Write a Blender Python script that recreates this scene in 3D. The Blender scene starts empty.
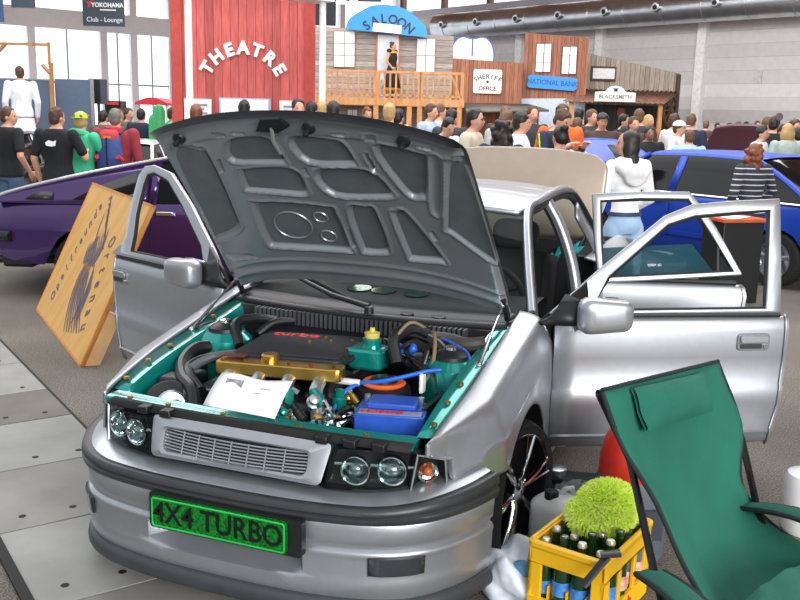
import bpy, bmesh, math, random
from mathutils import Vector, Matrix, Euler
random.seed(11)
PI = math.pi
RAD = math.radians
V = Vector
sc = bpy.context.scene
col = sc.collection

# ------------------------------------------------------------------ camera
CAM = V((1.60, -2.50, 1.75)); YAW, PITCH, ROLL, FPX = -0.370, 0.2015, 0.025, 915.0
_f = V((math.sin(YAW)*math.cos(PITCH), math.cos(YAW)*math.cos(PITCH), -math.sin(PITCH)))
_r0 = V((math.cos(YAW), -math.sin(YAW), 0)); _u0 = _r0.cross(_f)
_r = math.cos(ROLL)*_r0 + math.sin(ROLL)*_u0
_u = -math.sin(ROLL)*_r0 + math.cos(ROLL)*_u0
cam_data = bpy.data.cameras.new('camera'); cam = bpy.data.objects.new('camera', cam_data); col.objects.link(cam)
cam.matrix_world = Matrix(((_r.x, _u.x, -_f.x, CAM.x), (_r.y, _u.y, -_f.y, CAM.y), (_r.z, _u.z, -_f.z, CAM.z), (0, 0, 0, 1)))
cam_data.sensor_width = 36; cam_data.lens = FPX/800*36; cam_data.clip_end = 300; cam_data.clip_start = 0.05
sc.camera = cam
FWD = V((_f.x, _f.y, 0)).normalized(); RGT = V((FWD.y, -FWD.x, 0))
def ray(u, v): return _f + _r*((u-400)/FPX) - _u*((v-300)/FPX)
def at(u, v, ax, val):                      # surveyed point: where the sight line meets a plane x/y/z = val
    d = ray(u, v); i = 'xyz'.index(ax); return CAM + d*((val-CAM[i])/d[i])
def atd(u, v, dep): return CAM + ray(u, v)*dep
def onplane(u, v, p, n):
    d = ray(u, v); return CAM + d*((V(p)-CAM).dot(V(n))/d.dot(V(n)))

# ------------------------------------------------------------------ light
w = bpy.data.worlds.new('world'); sc.world = w; w.use_nodes = True
nt = w.node_tree; bg = nt.nodes['Background']
tc = nt.nodes.new('ShaderNodeTexCoord'); sx = nt.nodes.new('ShaderNodeSeparateXYZ')
nt.links.new(tc.outputs['Generated'], sx.inputs[0])
rmp = nt.nodes.new('ShaderNodeValToRGB')      # overcast daylight: bright above, dim near the ground
rmp.color_ramp.elements[0].position = 0.42; rmp.color_ramp.elements[0].color = (.16, .16, .17, 1)
rmp.color_ramp.elements[1].position = 0.62; rmp.color_ramp.elements[1].color = (.92, .96, 1.0, 1)
mr = nt.nodes.new('ShaderNodeMath'); mr.operation = 'MULTIPLY_ADD'; mr.inputs[1].default_value = .5; mr.inputs[2].default_value = .5
nt.links.new(sx.outputs['Z'], mr.inputs[0]); nt.links.new(mr.outputs[0], rmp.inputs[0]); nt.links.new(rmp.outputs[0], bg.inputs[0])
bg.inputs[1].default_value = 0.85
def area(name, loc, target, sx_, sy_, energy, color=(1, 1, 1)):
    d = bpy.data.lights.new(name, 'AREA'); d.shape = 'RECTANGLE'; d.size = sx_; d.size_y = sy_; d.energy = energy; d.color = color
    o = bpy.data.objects.new(name, d); col.objects.link(o); o.location = loc
    o.rotation_euler = (V(target)-V(loc)).to_track_quat('-Z', 'Y').to_euler(); return o
area('window_light', (10, -9, 4.6), (1, 1.5, .6), 9, 5, 2400, (1, .985, .965))
area('overhead_fill', (-3, 9, 7.3), (-3, 9.3, 0), 16, 10, 2000, (.95, .98, 1))  # added soft overhead lamp, no roof opening is modelled for it
area('overhead_fill_far', (-5, 20, 7.2), (-5, 22, 0), 18, 8, 3000, (.97, .98, 1))  # added lamp hung below the closed ceiling to brighten the far hall
sc.view_settings.view_transform = 'Standard'; sc.view_settings.look = 'None'; sc.view_settings.gamma = 1
sc.view_settings.use_curve_mapping = False
sc.view_settings.exposure = 0.05

# ------------------------------------------------------------------ materials
def lin(h):
    h = h.lstrip('#'); o = []
    for i in (0, 2, 4):
        c = int(h[i:i+2], 16)/255; o.append(c/12.92 if c <= .04045 else ((c+.055)/1.055)**2.4)
    return tuple(o)
_mats = {}
def M(name, c, rough=.5, metal=0.0, var=.12, scale=12, coat=0.0, bump=0.0, bscale=60, alpha=1.0, emit=0.0, stretch=None, c2=None, spec=.5):
    if name in _mats: return _mats[name]
    m = bpy.data.materials.new(name); m.use_nodes = True; t = m.node_tree; b = t.nodes['Principled BSDF']
    rgb = lin(c) if isinstance(c, str) else c
    rgb2 = (lin(c2) if isinstance(c2, str) else c2) if c2 else tuple(min(1, x*(1+var)) for x in rgb)
    rgb1 = rgb if c2 else tuple(x*(1-var) for x in rgb)
    co = t.nodes.new('ShaderNodeTexCoord'); no = t.nodes.new('ShaderNodeTexNoise'); no.inputs['Scale'].default_value = scale; no.inputs['Detail'].default_value = 4
    src = co.outputs['Object']
    if stretch:
        mp = t.nodes.new('ShaderNodeMapping'); mp.inputs['Scale'].default_value = stretch; t.links.new(src, mp.inputs[0]); src = mp.outputs[0]
    t.links.new(src, no.inputs['Vector'])
    r = t.nodes.new('ShaderNodeValToRGB'); r.color_ramp.elements[0].position = .3; r.color_ramp.elements[1].position = .7
    r.color_ramp.elements[0].color = (*rgb1, 1); r.color_ramp.elements[1].color = (*rgb2, 1)
    t.links.new(no.outputs['Fac'], r.inputs[0]); t.links.new(r.outputs[0], b.inputs['Base Color'])
    b.inputs['Roughness'].default_value = rough; b.inputs['Metallic'].default_value = metal; b.inputs['Coat Weight'].default_value = coat
    b.inputs['Coat Roughness'].default_value = .06; b.inputs['Specular IOR Level'].default_value = spec
    if bump:
        n2 = t.nodes.new('ShaderNodeTexNoise'); n2.inputs['Scale'].default_value = bscale; t.links.new(src, n2.inputs['Vector'])
        bp = t.nodes.new('ShaderNodeBump'); bp.inputs['Strength'].default_value = bump; bp.inputs['Distance'].default_value = .02
        t.links.new(n2.outputs['Fac'], bp.inputs['Height']); t.links.new(bp.outputs[0], b.inputs['Normal'])
    if emit:
        t.links.new(r.outputs[0], b.inputs['Emission Color']); b.inputs['Emission Strength'].default_value = emit
    if alpha < 1: b.inputs['Alpha'].default_value = alpha
    _mats[name] = m; return m
def planks(name, c1, c2, width, axis='X', gap=.06, rough=.8, grain=(3, 3, .4), dark=.25):
    if name in _mats: return _mats[name]
    m = M(name, c1, rough, 0, c2=c2, scale=5, stretch=grain); t = m.node_tree; b = t.nodes['Principled BSDF']
    r = [n for n in t.nodes if n.type == 'VALTORGB'][0]; co = [n for n in t.nodes if n.type == 'TEX_COORD'][0]
    s = t.nodes.new('ShaderNodeSeparateXYZ'); t.links.new(co.outputs['Object'], s.inputs[0])
    d = t.nodes.new('ShaderNodeMath'); d.operation = 'DIVIDE'; d.inputs[1].default_value = width; t.links.new(s.outputs[axis], d.inputs[0])
    f = t.nodes.new('ShaderNodeMath'); f.operation = 'FRACT'; t.links.new(d.outputs[0], f.inputs[0])
    g = t.nodes.new('ShaderNodeMath'); g.operation = 'GREATER_THAN'; g.inputs[1].default_value = gap; t.links.new(f.outputs[0], g.inputs[0])
    fl = t.nodes.new('ShaderNodeMath'); fl.operation = 'FLOOR'; t.links.new(d.outputs[0], fl.inputs[0])
    wn = t.nodes.new('ShaderNodeTexWhiteNoise'); wn.noise_dimensions = '1D'; t.links.new(fl.outputs[0], wn.inputs['W'])
    mr_ = t.nodes.new('ShaderNodeMapRange'); mr_.inputs['To Min'].default_value = .75; mr_.inputs['To Max'].default_value = 1.15; t.links.new(wn.outputs['Value'], mr_.inputs[0])
    mu = t.nodes.new('ShaderNodeMath'); mu.operation = 'MULTIPLY'; 
    mg = t.nodes.new('ShaderNodeMapRange'); mg.inputs['To Min'].default_value = dark; mg.inputs['To Max'].default_value = 1; t.links.new(g.outputs[0], mg.inputs[0])
    t.links.new(mr_.outputs[0], mu.inputs[0]); t.links.new(mg.outputs[0], mu.inputs[1])
    mx = t.nodes.new('ShaderNodeVectorMath'); mx.operation = 'SCALE'; t.links.new(r.outputs[0], mx.inputs[0]); t.links.new(mu.outputs[0], mx.inputs['Scale'])
    t.links.new(mx.outputs[0], b.inputs['Base Color']); return m
def glass(name, c=(.02, .03, .03), clear=.75, rough=.03):
    if name in _mats: return _mats[name]
    m = bpy.data.materials.new(name); m.use_nodes = True; t = m.node_tree; b = t.nodes['Principled BSDF']; out = t.nodes['Material Output']
    b.inputs['Base Color'].default_value = (*c, 1); b.inputs['Roughness'].default_value = rough
    tr = t.nodes.new('ShaderNodeBsdfTransparent'); tr.inputs[0].default_value = (.85, .92, .9, 1)
    no = t.nodes.new('ShaderNodeTexNoise'); no.inputs['Scale'].default_value = 3
    mp = t.nodes.new('ShaderNodeMapRange'); mp.inputs['To Min'].default_value = clear-.04; mp.inputs['To Max'].default_value = clear+.04; t.links.new(no.outputs['Fac'], mp.inputs[0])
    mx = t.nodes.new('ShaderNodeMixShader'); t.links.new(mp.outputs[0], mx.inputs[0]); t.links.new(b.outputs[0], mx.inputs[1]); t.links.new(tr.outputs[0], mx.inputs[2])
    t.links.new(mx.outputs[0], out.inputs[0]); _mats[name] = m; return m

# ------------------------------------------------------------------ mesh helpers
def nb(): return bmesh.new()
def box(bm, c, s, rot=None, M4=None):
    m = Matrix.Translation(V(c)) @ (rot.to_matrix().to_4x4() if isinstance(rot, Euler) else (rot.to_4x4() if rot is not None else Matrix())) @ Matrix.Diagonal((s[0], s[1], s[2], 1))
    if M4 is not None: m = M4 @ m
    return bmesh.ops.create_cube(bm, size=1, matrix=m)['verts']
def bbox_(bm, lo, hi, M4=None):
    return box(bm, [(a+b)/2 for a, b in zip(lo, hi)], [abs(b-a) for a, b in zip(lo, hi)], None, M4)
def ball(bm, c, r, seg=16, ring=10, rot=None):
    if not hasattr(r, '__len__'): r = (r, r, r)
    m = Matrix.Translation(V(c)) @ ((rot.to_matrix() if isinstance(rot, Euler) else rot).to_4x4() if rot is not None else Matrix()) @ Matrix.Diagonal((*r, 1))
    return bmesh.ops.create_uvsphere(bm, u_segments=seg, v_segments=ring, radius=1, matrix=m)['verts']
def frame(d, up=V((0, 0, 1))):
    d = V(d).normalized()
    if abs(d.dot(up)) > .98: up = V((0, 1, 0)) if abs(d.y) < .9 else V((1, 0, 0))
    x = up.cross(d).normalized(); y = d.cross(x); return x, y, d
def tube(bm, pts, r, seg=8, caps=True, closed=False, flat=None):
    pts = [V(p) for p in pts]; n = len(pts); rs = r if hasattr(r, '__len__') else [r]*n
    rings = []; px = None
    for i, p in enumerate(pts):
        a = pts[(i-1) % n] if (i > 0 or closed) else p; b = pts[(i+1) % n] if (i < n-1 or closed) else p
        d = (b-a).normalized() if (b-a).length > 1e-9 else V((0, 0, 1))
        if px is None: x, y, _ = frame(d)
        else:
            x = (px - d*px.dot(d))
            x = x.normalized() if x.length > 1e-6 else frame(d)[0]
            y = d.cross(x)
        px = x; fx, fy = flat or (1, 1)
        rings.append([bm.verts.new(p + (x*math.cos(t)*fx + y*math.sin(t)*fy)*rs[i]) for t in [2*PI*k/seg for k in range(seg)]])
    for i in range(n if closed else n-1):
        A, B = rings[i], rings[(i+1) % n]
        for k in range(seg): bm.faces.new((A[k], A[(k+1) % seg], B[(k+1) % seg], B[k]))
    if caps and not closed: bm.faces.new(rings[0][::-1]); bm.faces.new(rings[-1])
    return rings
def capsule(bm, pts, rs, seg=10):           # rounded tapered limb, always closed
    pts = [V(p) for p in pts]; rs = list(rs)
    d0 = (pts[0]-pts[1]).normalized(); d1 = (pts[-1]-pts[-2]).normalized(); P, Q = [], []
    for k in (.95, .75, .4): P.append(pts[0]+d0*rs[0]*k); Q.append(rs[0]*math.sqrt(1-k*k))
    P += pts; Q += rs
    for k in (.4, .75, .95): P.append(pts[-1]+d1*rs[-1]*k); Q.append(rs[-1]*math.sqrt(1-k*k))
    tube(bm, P, Q, seg)
def cyl(bm, a, b, r, r2=None, seg=16): return tube(bm, [a, b], [r, r if r2 is None else r2], seg)
def lathe(bm, prof, M4=None, seg=24, cap=True):   # prof (r, z)
    M4 = M4 or Matrix(); rings = []
    for r, z in prof:
        rings.append([bm.verts.new(M4 @ V((r*math.cos(2*PI*k/seg), r*math.sin(2*PI*k/seg), z))) for k in range(seg)])
    for A, B in zip(rings, rings[1:]):
        for k in range(seg): bm.faces.new((A[k], A[(k+1) % seg], B[(k+1) % seg], B[k]))
    if cap: bm.faces.new(rings[0][::-1]); bm.faces.new(rings[-1])
def axis_m(c, d, up=V((0, 0, 1))):         # matrix with local z along d
    x, y, z = frame(d, up); return Matrix(((x.x, y.x, z.x, c[0]), (x.y, y.y, z.y, c[1]), (x.z, y.z, z.z, c[2]), (0, 0, 0, 1)))
def plane_m(o, x, y):                      # local x, y in a plane, z = x cross y
    x = V(x).normalized(); y = V(y); y = (y - x*y.dot(x)).normalized(); z = x.cross(y)
    return Matrix(((x.x, y.x, z.x, o[0]), (x.y, y.y, z.y, o[1]), (x.z, y.z, z.z, o[2]), (0, 0, 0, 1)))
def prism(bm, poly, depth, M4=None, z0=0):
    M4 = M4 or Matrix()
    a = [bm.verts.new(M4 @ V((p[0], p[1], z0))) for p in poly]; b = [bm.verts.new(M4 @ V((p[0], p[1], z0+depth))) for p in poly]
    n = len(poly)
    bm.faces.new(a[::-1]); bm.faces.new(b)
    for i in range(n): bm.faces.new((a[i], a[(i+1) % n], b[(i+1) % n], b[i]))
def crs(P, n, closed=False):
    P = [V(p) for p in P]
    if n <= 1 or len(P) < 3: return P
    out = []; N = len(P)
    for i in range(N if closed else N-1):
        p1, p2 = P[i], P[(i+1) % N]
        p0 = P[(i-1) % N] if (i > 0 or closed) else p1*2-p2
        p3 = P[(i+2) % N] if (i < N-2 or closed) else p2*2-p1
        for k in range(n):
            t = k/n; out.append(.5*((2*p1)+(p2-p0)*t+(2*p0-5*p1+4*p2-p3)*t*t+(3*p1-p0-3*p2+p3)*t**3))
    if not closed: out.append(P[-1])
    return out
def surf(bm, rows, nu=1, nv=1, close=False):
    rows = [crs(r, nv, close) for r in rows]
    if nu > 1:
        cols = [crs([r[j] for r in rows], nu) for j in range(len(rows[0]))]
        rows = [[c[i] for c in cols] for i in range(len(cols[0]))]
    vs = [[bm.verts.new(p) for p in r] for r in rows]; L = len(vs[0])
    for A, B in zip(vs, vs[1:]):
        for j in range(L if close else L-1):
            k = (j+1) % L
            try: bm.faces.new((A[j], A[k], B[k], B[j]))
            except ValueError: pass
    return vs
def rrect(w, h, r, n=5, cx=0, cy=0):
    o = []
    for sx_, sy_, a in ((1, 1, 0), (-1, 1, 90), (-1, -1, 180), (1, -1, 270)):
        for k in range(n+1):
            t = RAD(a+90*k/n); o.append((cx+sx_*(w/2-r)+r*math.cos(t), cy+sy_*(h/2-r)+r*math.sin(t)))
    return o
def obj(name, bm, m, parent=None, ang=35, solid=0, bevel=0, sub=0, offset=-1):
    me = bpy.data.meshes.new(name)
    if isinstance(bm, bpy.types.Mesh): me = bm; me.name = name
    else:
        bmesh.ops.remove_doubles(bm, verts=bm.verts, dist=1e-5); bmesh.ops.recalc_face_normals(bm, faces=bm.faces)
        bm.to_mesh(me); bm.free()
    if m is not None:
        me.materials.clear(); me.materials.append(m)
    if len(me.polygons):
        me.polygons.foreach_set('use_smooth', [True]*len(me.polygons)); me.set_sharp_from_angle(angle=RAD(ang))
    o = bpy.data.objects.new(name, me); col.objects.link(o)
    if parent is not None: o.parent = parent
    if solid:
        s = o.modifiers.new('s', 'SOLIDIFY'); s.thickness = solid; s.offset = offset
    if bevel:
        b = o.modifiers.new('b', 'BEVEL'); b.width = bevel; b.segments = 2; b.limit_method = 'ANGLE'
    if sub:
        b = o.modifiers.new('u', 'SUBSURF'); b.levels = sub; b.render_levels = sub
    return o
def tag(o, label, cat, group=None):
    o['label'] = label; o['category'] = cat
    if group: o['group'] = group
    return o
def thing(name, label, cat, loc=(0, 0, 0), rz=0, group=None):
    o = bpy.data.objects.new(name, None); col.objects.link(o); o.location = loc; o.rotation_euler = (0, 0, rz); o.empty_display_size = .1
    return tag(o, label, cat, group)
def struct(name, bm, m, **k):
    o = obj(name, bm, m, **k); o['kind'] = 'structure'; return o
_scratch = bpy.data.scenes.new('scratch')
def bake(o):                                 # evaluated copy of an object's mesh, the object removed
    col.objects.unlink(o); _scratch.collection.objects.link(o); 
    with bpy.context.temp_override(scene=_scratch, view_layer=_scratch.view_layers[0]): dg = bpy.context.evaluated_depsgraph_get(); dg.update()
    me = bpy.data.meshes.new_from_object(o.evaluated_get(dg), depsgraph=dg); d = o.data
    bpy.data.objects.remove(o)
    return me
def letters(body, size, ext=.002, bold=0, align='CENTER', sx_=1.0):
    c = bpy.data.curves.new('t', 'FONT'); c.body = body; c.size = size; c.extrude = ext; c.offset = bold; c.align_x = align; c.align_y = 'CENTER'; c.resolution_u = 3
    o = bpy.data.objects.new('t', c); col.objects.link(o); me = bake(o); bpy.data.curves.remove(c)
    if sx_ != 1: me.transform(Matrix.Diagonal((sx_, 1, 1, 1)))
    return me
def text(name, body, size, M4, m, parent=None, ext=.002, bold=0, sx_=1.0, align='CENTER'):
    me = letters(body, size, ext, bold, align, sx_); me.transform(M4)
    return obj(name, me, m, parent)
def arc_text(name, body, size, path, M4, m, parent=None, ext=.002, bold=0, sx_=1.0):
    """path(t in 0..1) -> (x, y, angle); one mesh for the word"""
    bm = nb(); n = len(body)
    for i, ch in enumerate(body):
        if ch == ' ': continue
        x, y, a = path((i+.5)/n); me = letters(ch, size, ext, bold, 'CENTER', sx_)
        me.transform(M4 @ Matrix.Translation((x, y, 0)) @ Matrix.Rotation(a, 4, 'Z')); bm.from_mesh(me); bpy.data.meshes.remove(me)
    return obj(name, bm, m, parent)
def arc(r, a0, a1, cx=0, cy=0, ry=None):      # clockwise reading arc, degrees
    ry = ry or r
    def f(t):
        a = RAD(a0+(a1-a0)*t); x, y = r*math.cos(a), ry*math.sin(a)
        tx, ty = r*math.sin(a), -ry*math.cos(a)
        if a1 > a0: tx, ty = -tx, -ty
        return cx+x, cy+y, math.atan2(ty, tx)
    return f
def copy_tree(o, parent=None):
    c = o.copy(); col.objects.link(c)
    if parent is not None: c.parent = parent
    for ch in list(o.children): copy_tree(ch, c)
    return c
# ------------------------------------------------------------------ hall shell
SILVER = M('silver_paint', '#a6aab0', .36, .72, .03, 30, coat=.4)
WHITE = M('white_gloss', '#f2f3f3', .4); BLACK = M('black_plastic', '#17181a', .42); RUBBER = M('black_rubber', '#111112', .75)
CHROME = M('chrome', '#d9dcdf', .12, 1, .03); DKMETAL = M('dark_metal', '#3a3c40', .35, .8); STEEL = M('galvanised_steel', '#c3c9cf', .3, .9, .12, 3)
# asphalt floor with pale aggregate
fl = M('asphalt', '#57524c', .8, 0, c2='#746e66', scale=1.2)
t = fl.node_tree; b = t.nodes['Principled BSDF']; co = [n for n in t.nodes if n.type == 'TEX_COORD'][0]; rp = [n for n in t.nodes if n.type == 'VALTORGB'][0]
vo = t.nodes.new('ShaderNodeTexNoise'); vo.inputs['Scale'].default_value = 110; vo.inputs['Detail'].default_value = 1; t.links.new(co.outputs['Object'], vo.inputs['Vector'])
rq = t.nodes.new('ShaderNodeValToRGB'); rq.color_ramp.elements[0].position = .38; rq.color_ramp.elements[0].color = (.35, .34, .33, 1); rq.color_ramp.elements[1].position = .68; rq.color_ramp.elements[1].color = (1.8, 1.75, 1.7, 1)
mx = t.nodes.new('ShaderNodeMix'); mx.data_type = 'RGBA'; mx.blend_type = 'MULTIPLY'; mx.inputs[0].default_value = .8
t.links.new(vo.outputs['Fac'], rq.inputs[0]); t.links.new(rp.outputs[0], mx.inputs[6]); t.links.new(rq.outputs[0], mx.inputs[7]); t.links.new(mx.outputs[2], b.inputs['Base Color'])
K = V((-14.35, 37.97, 0)); E1 = V((.882, -.471, 0)); E2 = V((.471, .882, 0))     # far corner and the two wall directions
def hall(a, b_, z): return K + E1*a - E2*b_ + V((0, 0, z))
HM = Matrix(((E1.x, -E2.x, 0, K.x), (E1.y, -E2.y, 0, K.y), (0, 0, 1, 0), (0, 0, 0, 1)))
bm = nb(); bm.faces.new([bm.verts.new(hall(*p)) for p in ((-.3, -.3, 0), (46, -.3, 0), (46, 52, 0), (-.3, 52, 0))]); bmesh.ops.recalc_face_normals(bm, faces=bm.faces)
fo = struct('floor', bm, fl)
def hall_struct(name, boxes, m):
    bm = nb()
    for lo, hi in boxes: bbox_(bm, lo, hi)
    o = struct(name, bm, m); o.matrix_world = HM; return o
CLAD = planks('wall_cladding', '#cfccca', '#d8d5d3', .42, 'Z', .05, .75, (1, 1, 1), .8)
MUL = M('window_mullion', '#eceff4', .5, var=.03); PANE = M('bright_window', '#f4f7ff', .3, emit=1.25, var=.03, scale=.5)
hall_struct('wall_right', [((-.3, -.3, 0), (46, 0, 6.0))], CLAD)
hall_struct('trim_1', [((-.3, -.28, 6.0), (46, .06, 6.25)), ((-.3, -.28, 7.3), (46, .06, 7.6))], M('steel_beam', '#b9bcc6', .5))
bxs = []
for k in range(17): bxs.append(((k*2.75-.1, -.28, 6.25), (k*2.75+.1, .05, 7.3)))
hall_struct('trim_2', bxs, M('brown_mullion', '#7d5a44', .6))
hall_struct('window_1', [((-.2, -.26, 6.25), (46, -.2, 7.3))], PANE)
def wall_a(px):                             # distance along the right wall seen at column px of the photo
    d = ray(px, 60); d2 = V((d.x, d.y, 0)); n = E2; tt = (K-CAM).dot(n)/d2.dot(n); return ((CAM+d2*tt)-K).dot(E1)
for i, px in enumerate((521, 601, 703, 866)):
    a = wall_a(px); hall_struct('trim_%d' % (i+3), [((a-.16, 0, 0), (a+.16, .22, 6.0))], M('white_column', '#f1f0ee', .5))
a = wall_a(760); hall_struct('trim_7', [((a-.14, 0, 2.95), (a+.14, .05, 3.35))], M('vent_cover', '#c9c6c4', .5))
# left window wall
def wall_b(px):
    d = ray(px, 60); d2 = V((d.x, d.y, 0)); tt = (K-CAM).dot(E1)/d2.dot(E1); return -((CAM+d2*tt)-K).dot(E2)
edges = [wall_b(p) for p in (172, 134, 104, 32, -45)]; edges = [.3, 3.4, 6.5, 9.4] + edges + [edges[-1]+4*k for k in range(1, 6)]
edges = sorted(edges); bx = [((-.3, -.3, 0), (0, 52, .35)), ((-.3, -.3, 4.35), (.12, 52, 5.0)), ((-.3, -.3, 6.9), (0, 52, 7.6))]
for e in edges: bx.append(((-.25, e-.13, .35), (.06, e+.13, 4.35))); bx.append(((-.25, e-.13, 5.0), (.06, e+.13, 6.9)))
hall_struct('wall_left', bx, MUL)
for i, (e0, e1) in enumerate(zip(edges, edges[1:])):
    hall_struct('window_%d' % (i+2), [((-.2, e0+.13, .35), (-.16, e1-.13, 4.35)), ((-.2, e0+.13, 5.0), (-.16, e1-.13, 6.9))], PANE)
bars = []
for e0, e1 in zip(edges, edges[1:]): bars += [((-.19, (e0+e1)/2-.025, .35), (-.1, (e0+e1)/2+.025, 4.35)), ((-.19, e0, 2.5), (-.11, e1, 2.56))]
hall_struct('trim_8', bars, M('thin_mullion', '#aab4c6', .5))
hall_struct('ceiling', [((-.3, -.3, 7.6), (46, 24, 7.75))], M('ceiling_boards', '#c98d5c', .7, c2='#a86b40', scale=2, stretch=(1, 8, 1)))
for i, a in enumerate((2.6, 7.9, 13.2, 18.5)):
    hall_struct('trim_%d' % (9+i), [((a-.16, 0, 6.7), (a+.16, 24, 7.6))], M('glulam_beam', '#a9683c', .6, c2='#c98550', scale=3, stretch=(8, 1, 1)))
# ventilation duct along the right wall
duct = thing('ventilation_duct', 'long galvanised steel ventilation duct with round nozzles along the hall wall', 'duct'); duct.matrix_world = HM
dz, dr, dy = 5.35, .50, .95
bm = nb(); tube(bm, [(3.5, dy, dz), (44, dy, dz)], dr, 28); obj('pipe', bm, STEEL, duct)
for k in range(26):
    bm = nb(); a = 4.2+k*1.5; tube(bm, [(a, dy, dz), (a+.05, dy, dz)], dr+.02, 28); obj('seam_ring', bm, STEEL, duct)
for px in (371, 403, 443, 477, 517, 559, 605, 656, 715):
    d = ray(px, 20); tt = ((K-CAM).dot(E2)-dy-dr)/d.dot(E2); a = ((CAM+d*tt)-K).dot(E1)
    bm = nb(); tube(bm, [(a, dy+dr-.06, dz+.03), (a, dy+dr+.10, dz+.0), (a, dy+dr+.12, dz)], [.17, .15, .11], 16); n = obj('nozzle', bm, STEEL, duct)
    bm = nb(); tube(bm, [(a, dy+dr+.10, dz), (a, dy+dr+.13, dz)], [.085, .085], 12); h = obj('opening', bm, BLACK, n)
lp = thing('hall_lamp', 'bright round lamp under the hall ceiling above the saloon', 'lamp', atd(341, 1.5, 33))
bm = nb(); lathe(bm, [(.1, .25), (.3, .1), (.32, 0)], None, 20); obj('shade', bm, DKMETAL, lp)
bm = nb(); lathe(bm, [(.3, -.01), (.28, -.05)], None, 20); obj('bulb_disc', bm, M('lamp_glow', '#ffffff', .4, emit=6), lp)
bm = nb(); tube(bm, [(0, 0, .25), (0, 0, 7.6-lp.location.z)], .015, 6); obj('cable', bm, BLACK, lp)

# ------------------------------------------------------------------ floor slabs by the front left
SLAB = [M('slab_light', '#83837f', .6, c2='#9c9c98', scale=2.5), M('slab_mid', '#767470', .6, c2='#8e8c87', scale=3), M('slab_brown', '#5f5b54', .65, c2='#726d67', scale=3)]
A0 = V((-1.73, 1.34, 0)); AD = (V((-3.576, 2.598, 0))-A0).normalized(); AN = V((-AD.y, AD.x, 0)); AN = AN if AN.x < 0 else -AN   # strip direction, across
bm_m = plane_m((A0.x, A0.y, 0), AD, AN)
ss = [-3.2, -2.5, -1.8, -1.11, -.42, .28, .84, 1.55, 2.3, 3.2, 4.2, 5.2]
for k, (s0, s1) in enumerate(zip(ss, ss[1:])):
    bm = nb(); bbox_(bm, (s0+.006, 0, 0), (s1-.006, .66, .008)); o = struct('trim_%d' % (20+k), bm, SLAB[(0, 1, 0, 1, 0, 2, 0, 0, 1, 0, 1)[k]]); o.matrix_world = bm_m
    bm = nb()
    for q in (.12, .33, .54): tube(bm, [(s0+.1+.05*q, q, .007), (s0+.1+.05*q, q, .0095)], .016, 10)
    o = struct('trim_%d' % (40+k), bm, RUBBER); o.matrix_world = bm_m
bm = nb(); bbox_(bm, (-3.2, .66, 0), (5.2, .70, .014)); o = struct('trim_60', bm, RUBBER); o.matrix_world = bm_m
bm = nb(); bbox_(bm, (-3.2, -.02, 0), (5.2, 0, .005)); o = struct('trim_61', bm, RUBBER); o.matrix_world = bm_m

# ------------------------------------------------------------------ western town
def hor(px): return 113.1+.025*(px-400)
RZ = math.atan2(RGT.y, RGT.x)
class Fac:                                   # a facade frame: local x along it, y away from the camera, z up
    def __init__(s, px, dep, yaw=0): p = atd(px, 112, dep); s.px, s.k, s.o, s.rz = px, dep/FPX, V((p.x, p.y, 0)), RZ+yaw
    def x(s, px): return (px-s.px)*s.k
    def z(s, px, py): return 1.75+(hor(px)-py)*s.k
    def put(s, o): o.location = s.o; o.rotation_euler = (0, 0, s.rz); return o
    def rect(s, bm, x0, y0, x1, y1, d0, d1): bbox_(bm, (s.x(x0), d0, s.z((x0+x1)/2, y1)), (s.x(x1), d1, s.z((x0+x1)/2, y0)))
XZ = Matrix(((1, 0, 0, 0), (0, 0, -1, 0), (0, 1, 0, 0), (0, 0, 0, 1)))      # local text plane -> standing facade
def standing(x, y, z): return Matrix.Translation((x, y, z)) @ XZ
REDW = planks('red_boards', '#b04a46', '#cc6660', .132, 'X', .07, .75, (6, 6, .6), .35)
GREYW = planks('weathered_logs', '#7f756c', '#a89f97', .16, 'Z', .1, .85, (.6, 3, 6), .4)
BRNW = planks('brown_boards', '#7c4c39', '#a06a50', .12, 'X', .1, .8, (6, 6, .5), .35)
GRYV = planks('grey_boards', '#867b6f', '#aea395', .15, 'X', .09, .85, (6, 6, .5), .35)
PINE = M('pine_wood', '#a06c3c', .6, c2='#bd8a58', scale=4, stretch=(3, 3, .8)); WGLS = M('dull_window', '#d3d6d8', .3, var=.05, scale=2)
BLUE = M('sign_blue', '#2a84cc', .55, var=.03); CREAM = M('sign_cream', '#e9e6d6', .6, var=.04); INK = M('dark_lettering', '#23262b', .6); DBR = M('dark_brown_wood', '#4a3428', .7)
# theatre
F = Fac(173, 14.6); th = F.put(thing('theatre_facade', 'red plank theatre facade with white arched lettering and white posts', 'building'))
W = F.x(312); bm = nb(); bbox_(bm, (0, 0, 0), (W, .08, 5.2)); o = obj('board_wall', bm, REDW, th)
bm = nb(); bbox_(bm, (.0, -.05, 0), (.17, .1, 5.2)); obj('corner_board', bm, M('red_trim', '#b5473f', .7), th)
bm = nb(); bbox_(bm, (W-.12, -.05, 0), (W+.04, .1, 5.2)); obj('corner_board', bm, M('red_trim', '#b5473f', .7), th)
zc = F.z(246, 50)-.67; arc_text('lettering', 'THEATRE', .27, arc(.66, 158, 22, F.x(244), zc), Matrix.Translation((0, -.02, 0)) @ XZ, M('white_letters', '#ffffff', .5, emit=0), th, .015, .012)
bm = nb(); F.rect(bm, 220, 98.5, 271, 220, -.06, -.01); obj('door_frame', bm, M('pale_blue_trim', '#a9b4d8', .6), th)
bm = nb(); xs = [F.x(222)+(F.x(269)-F.x(222))*k/40 for k in range(41)]
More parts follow.
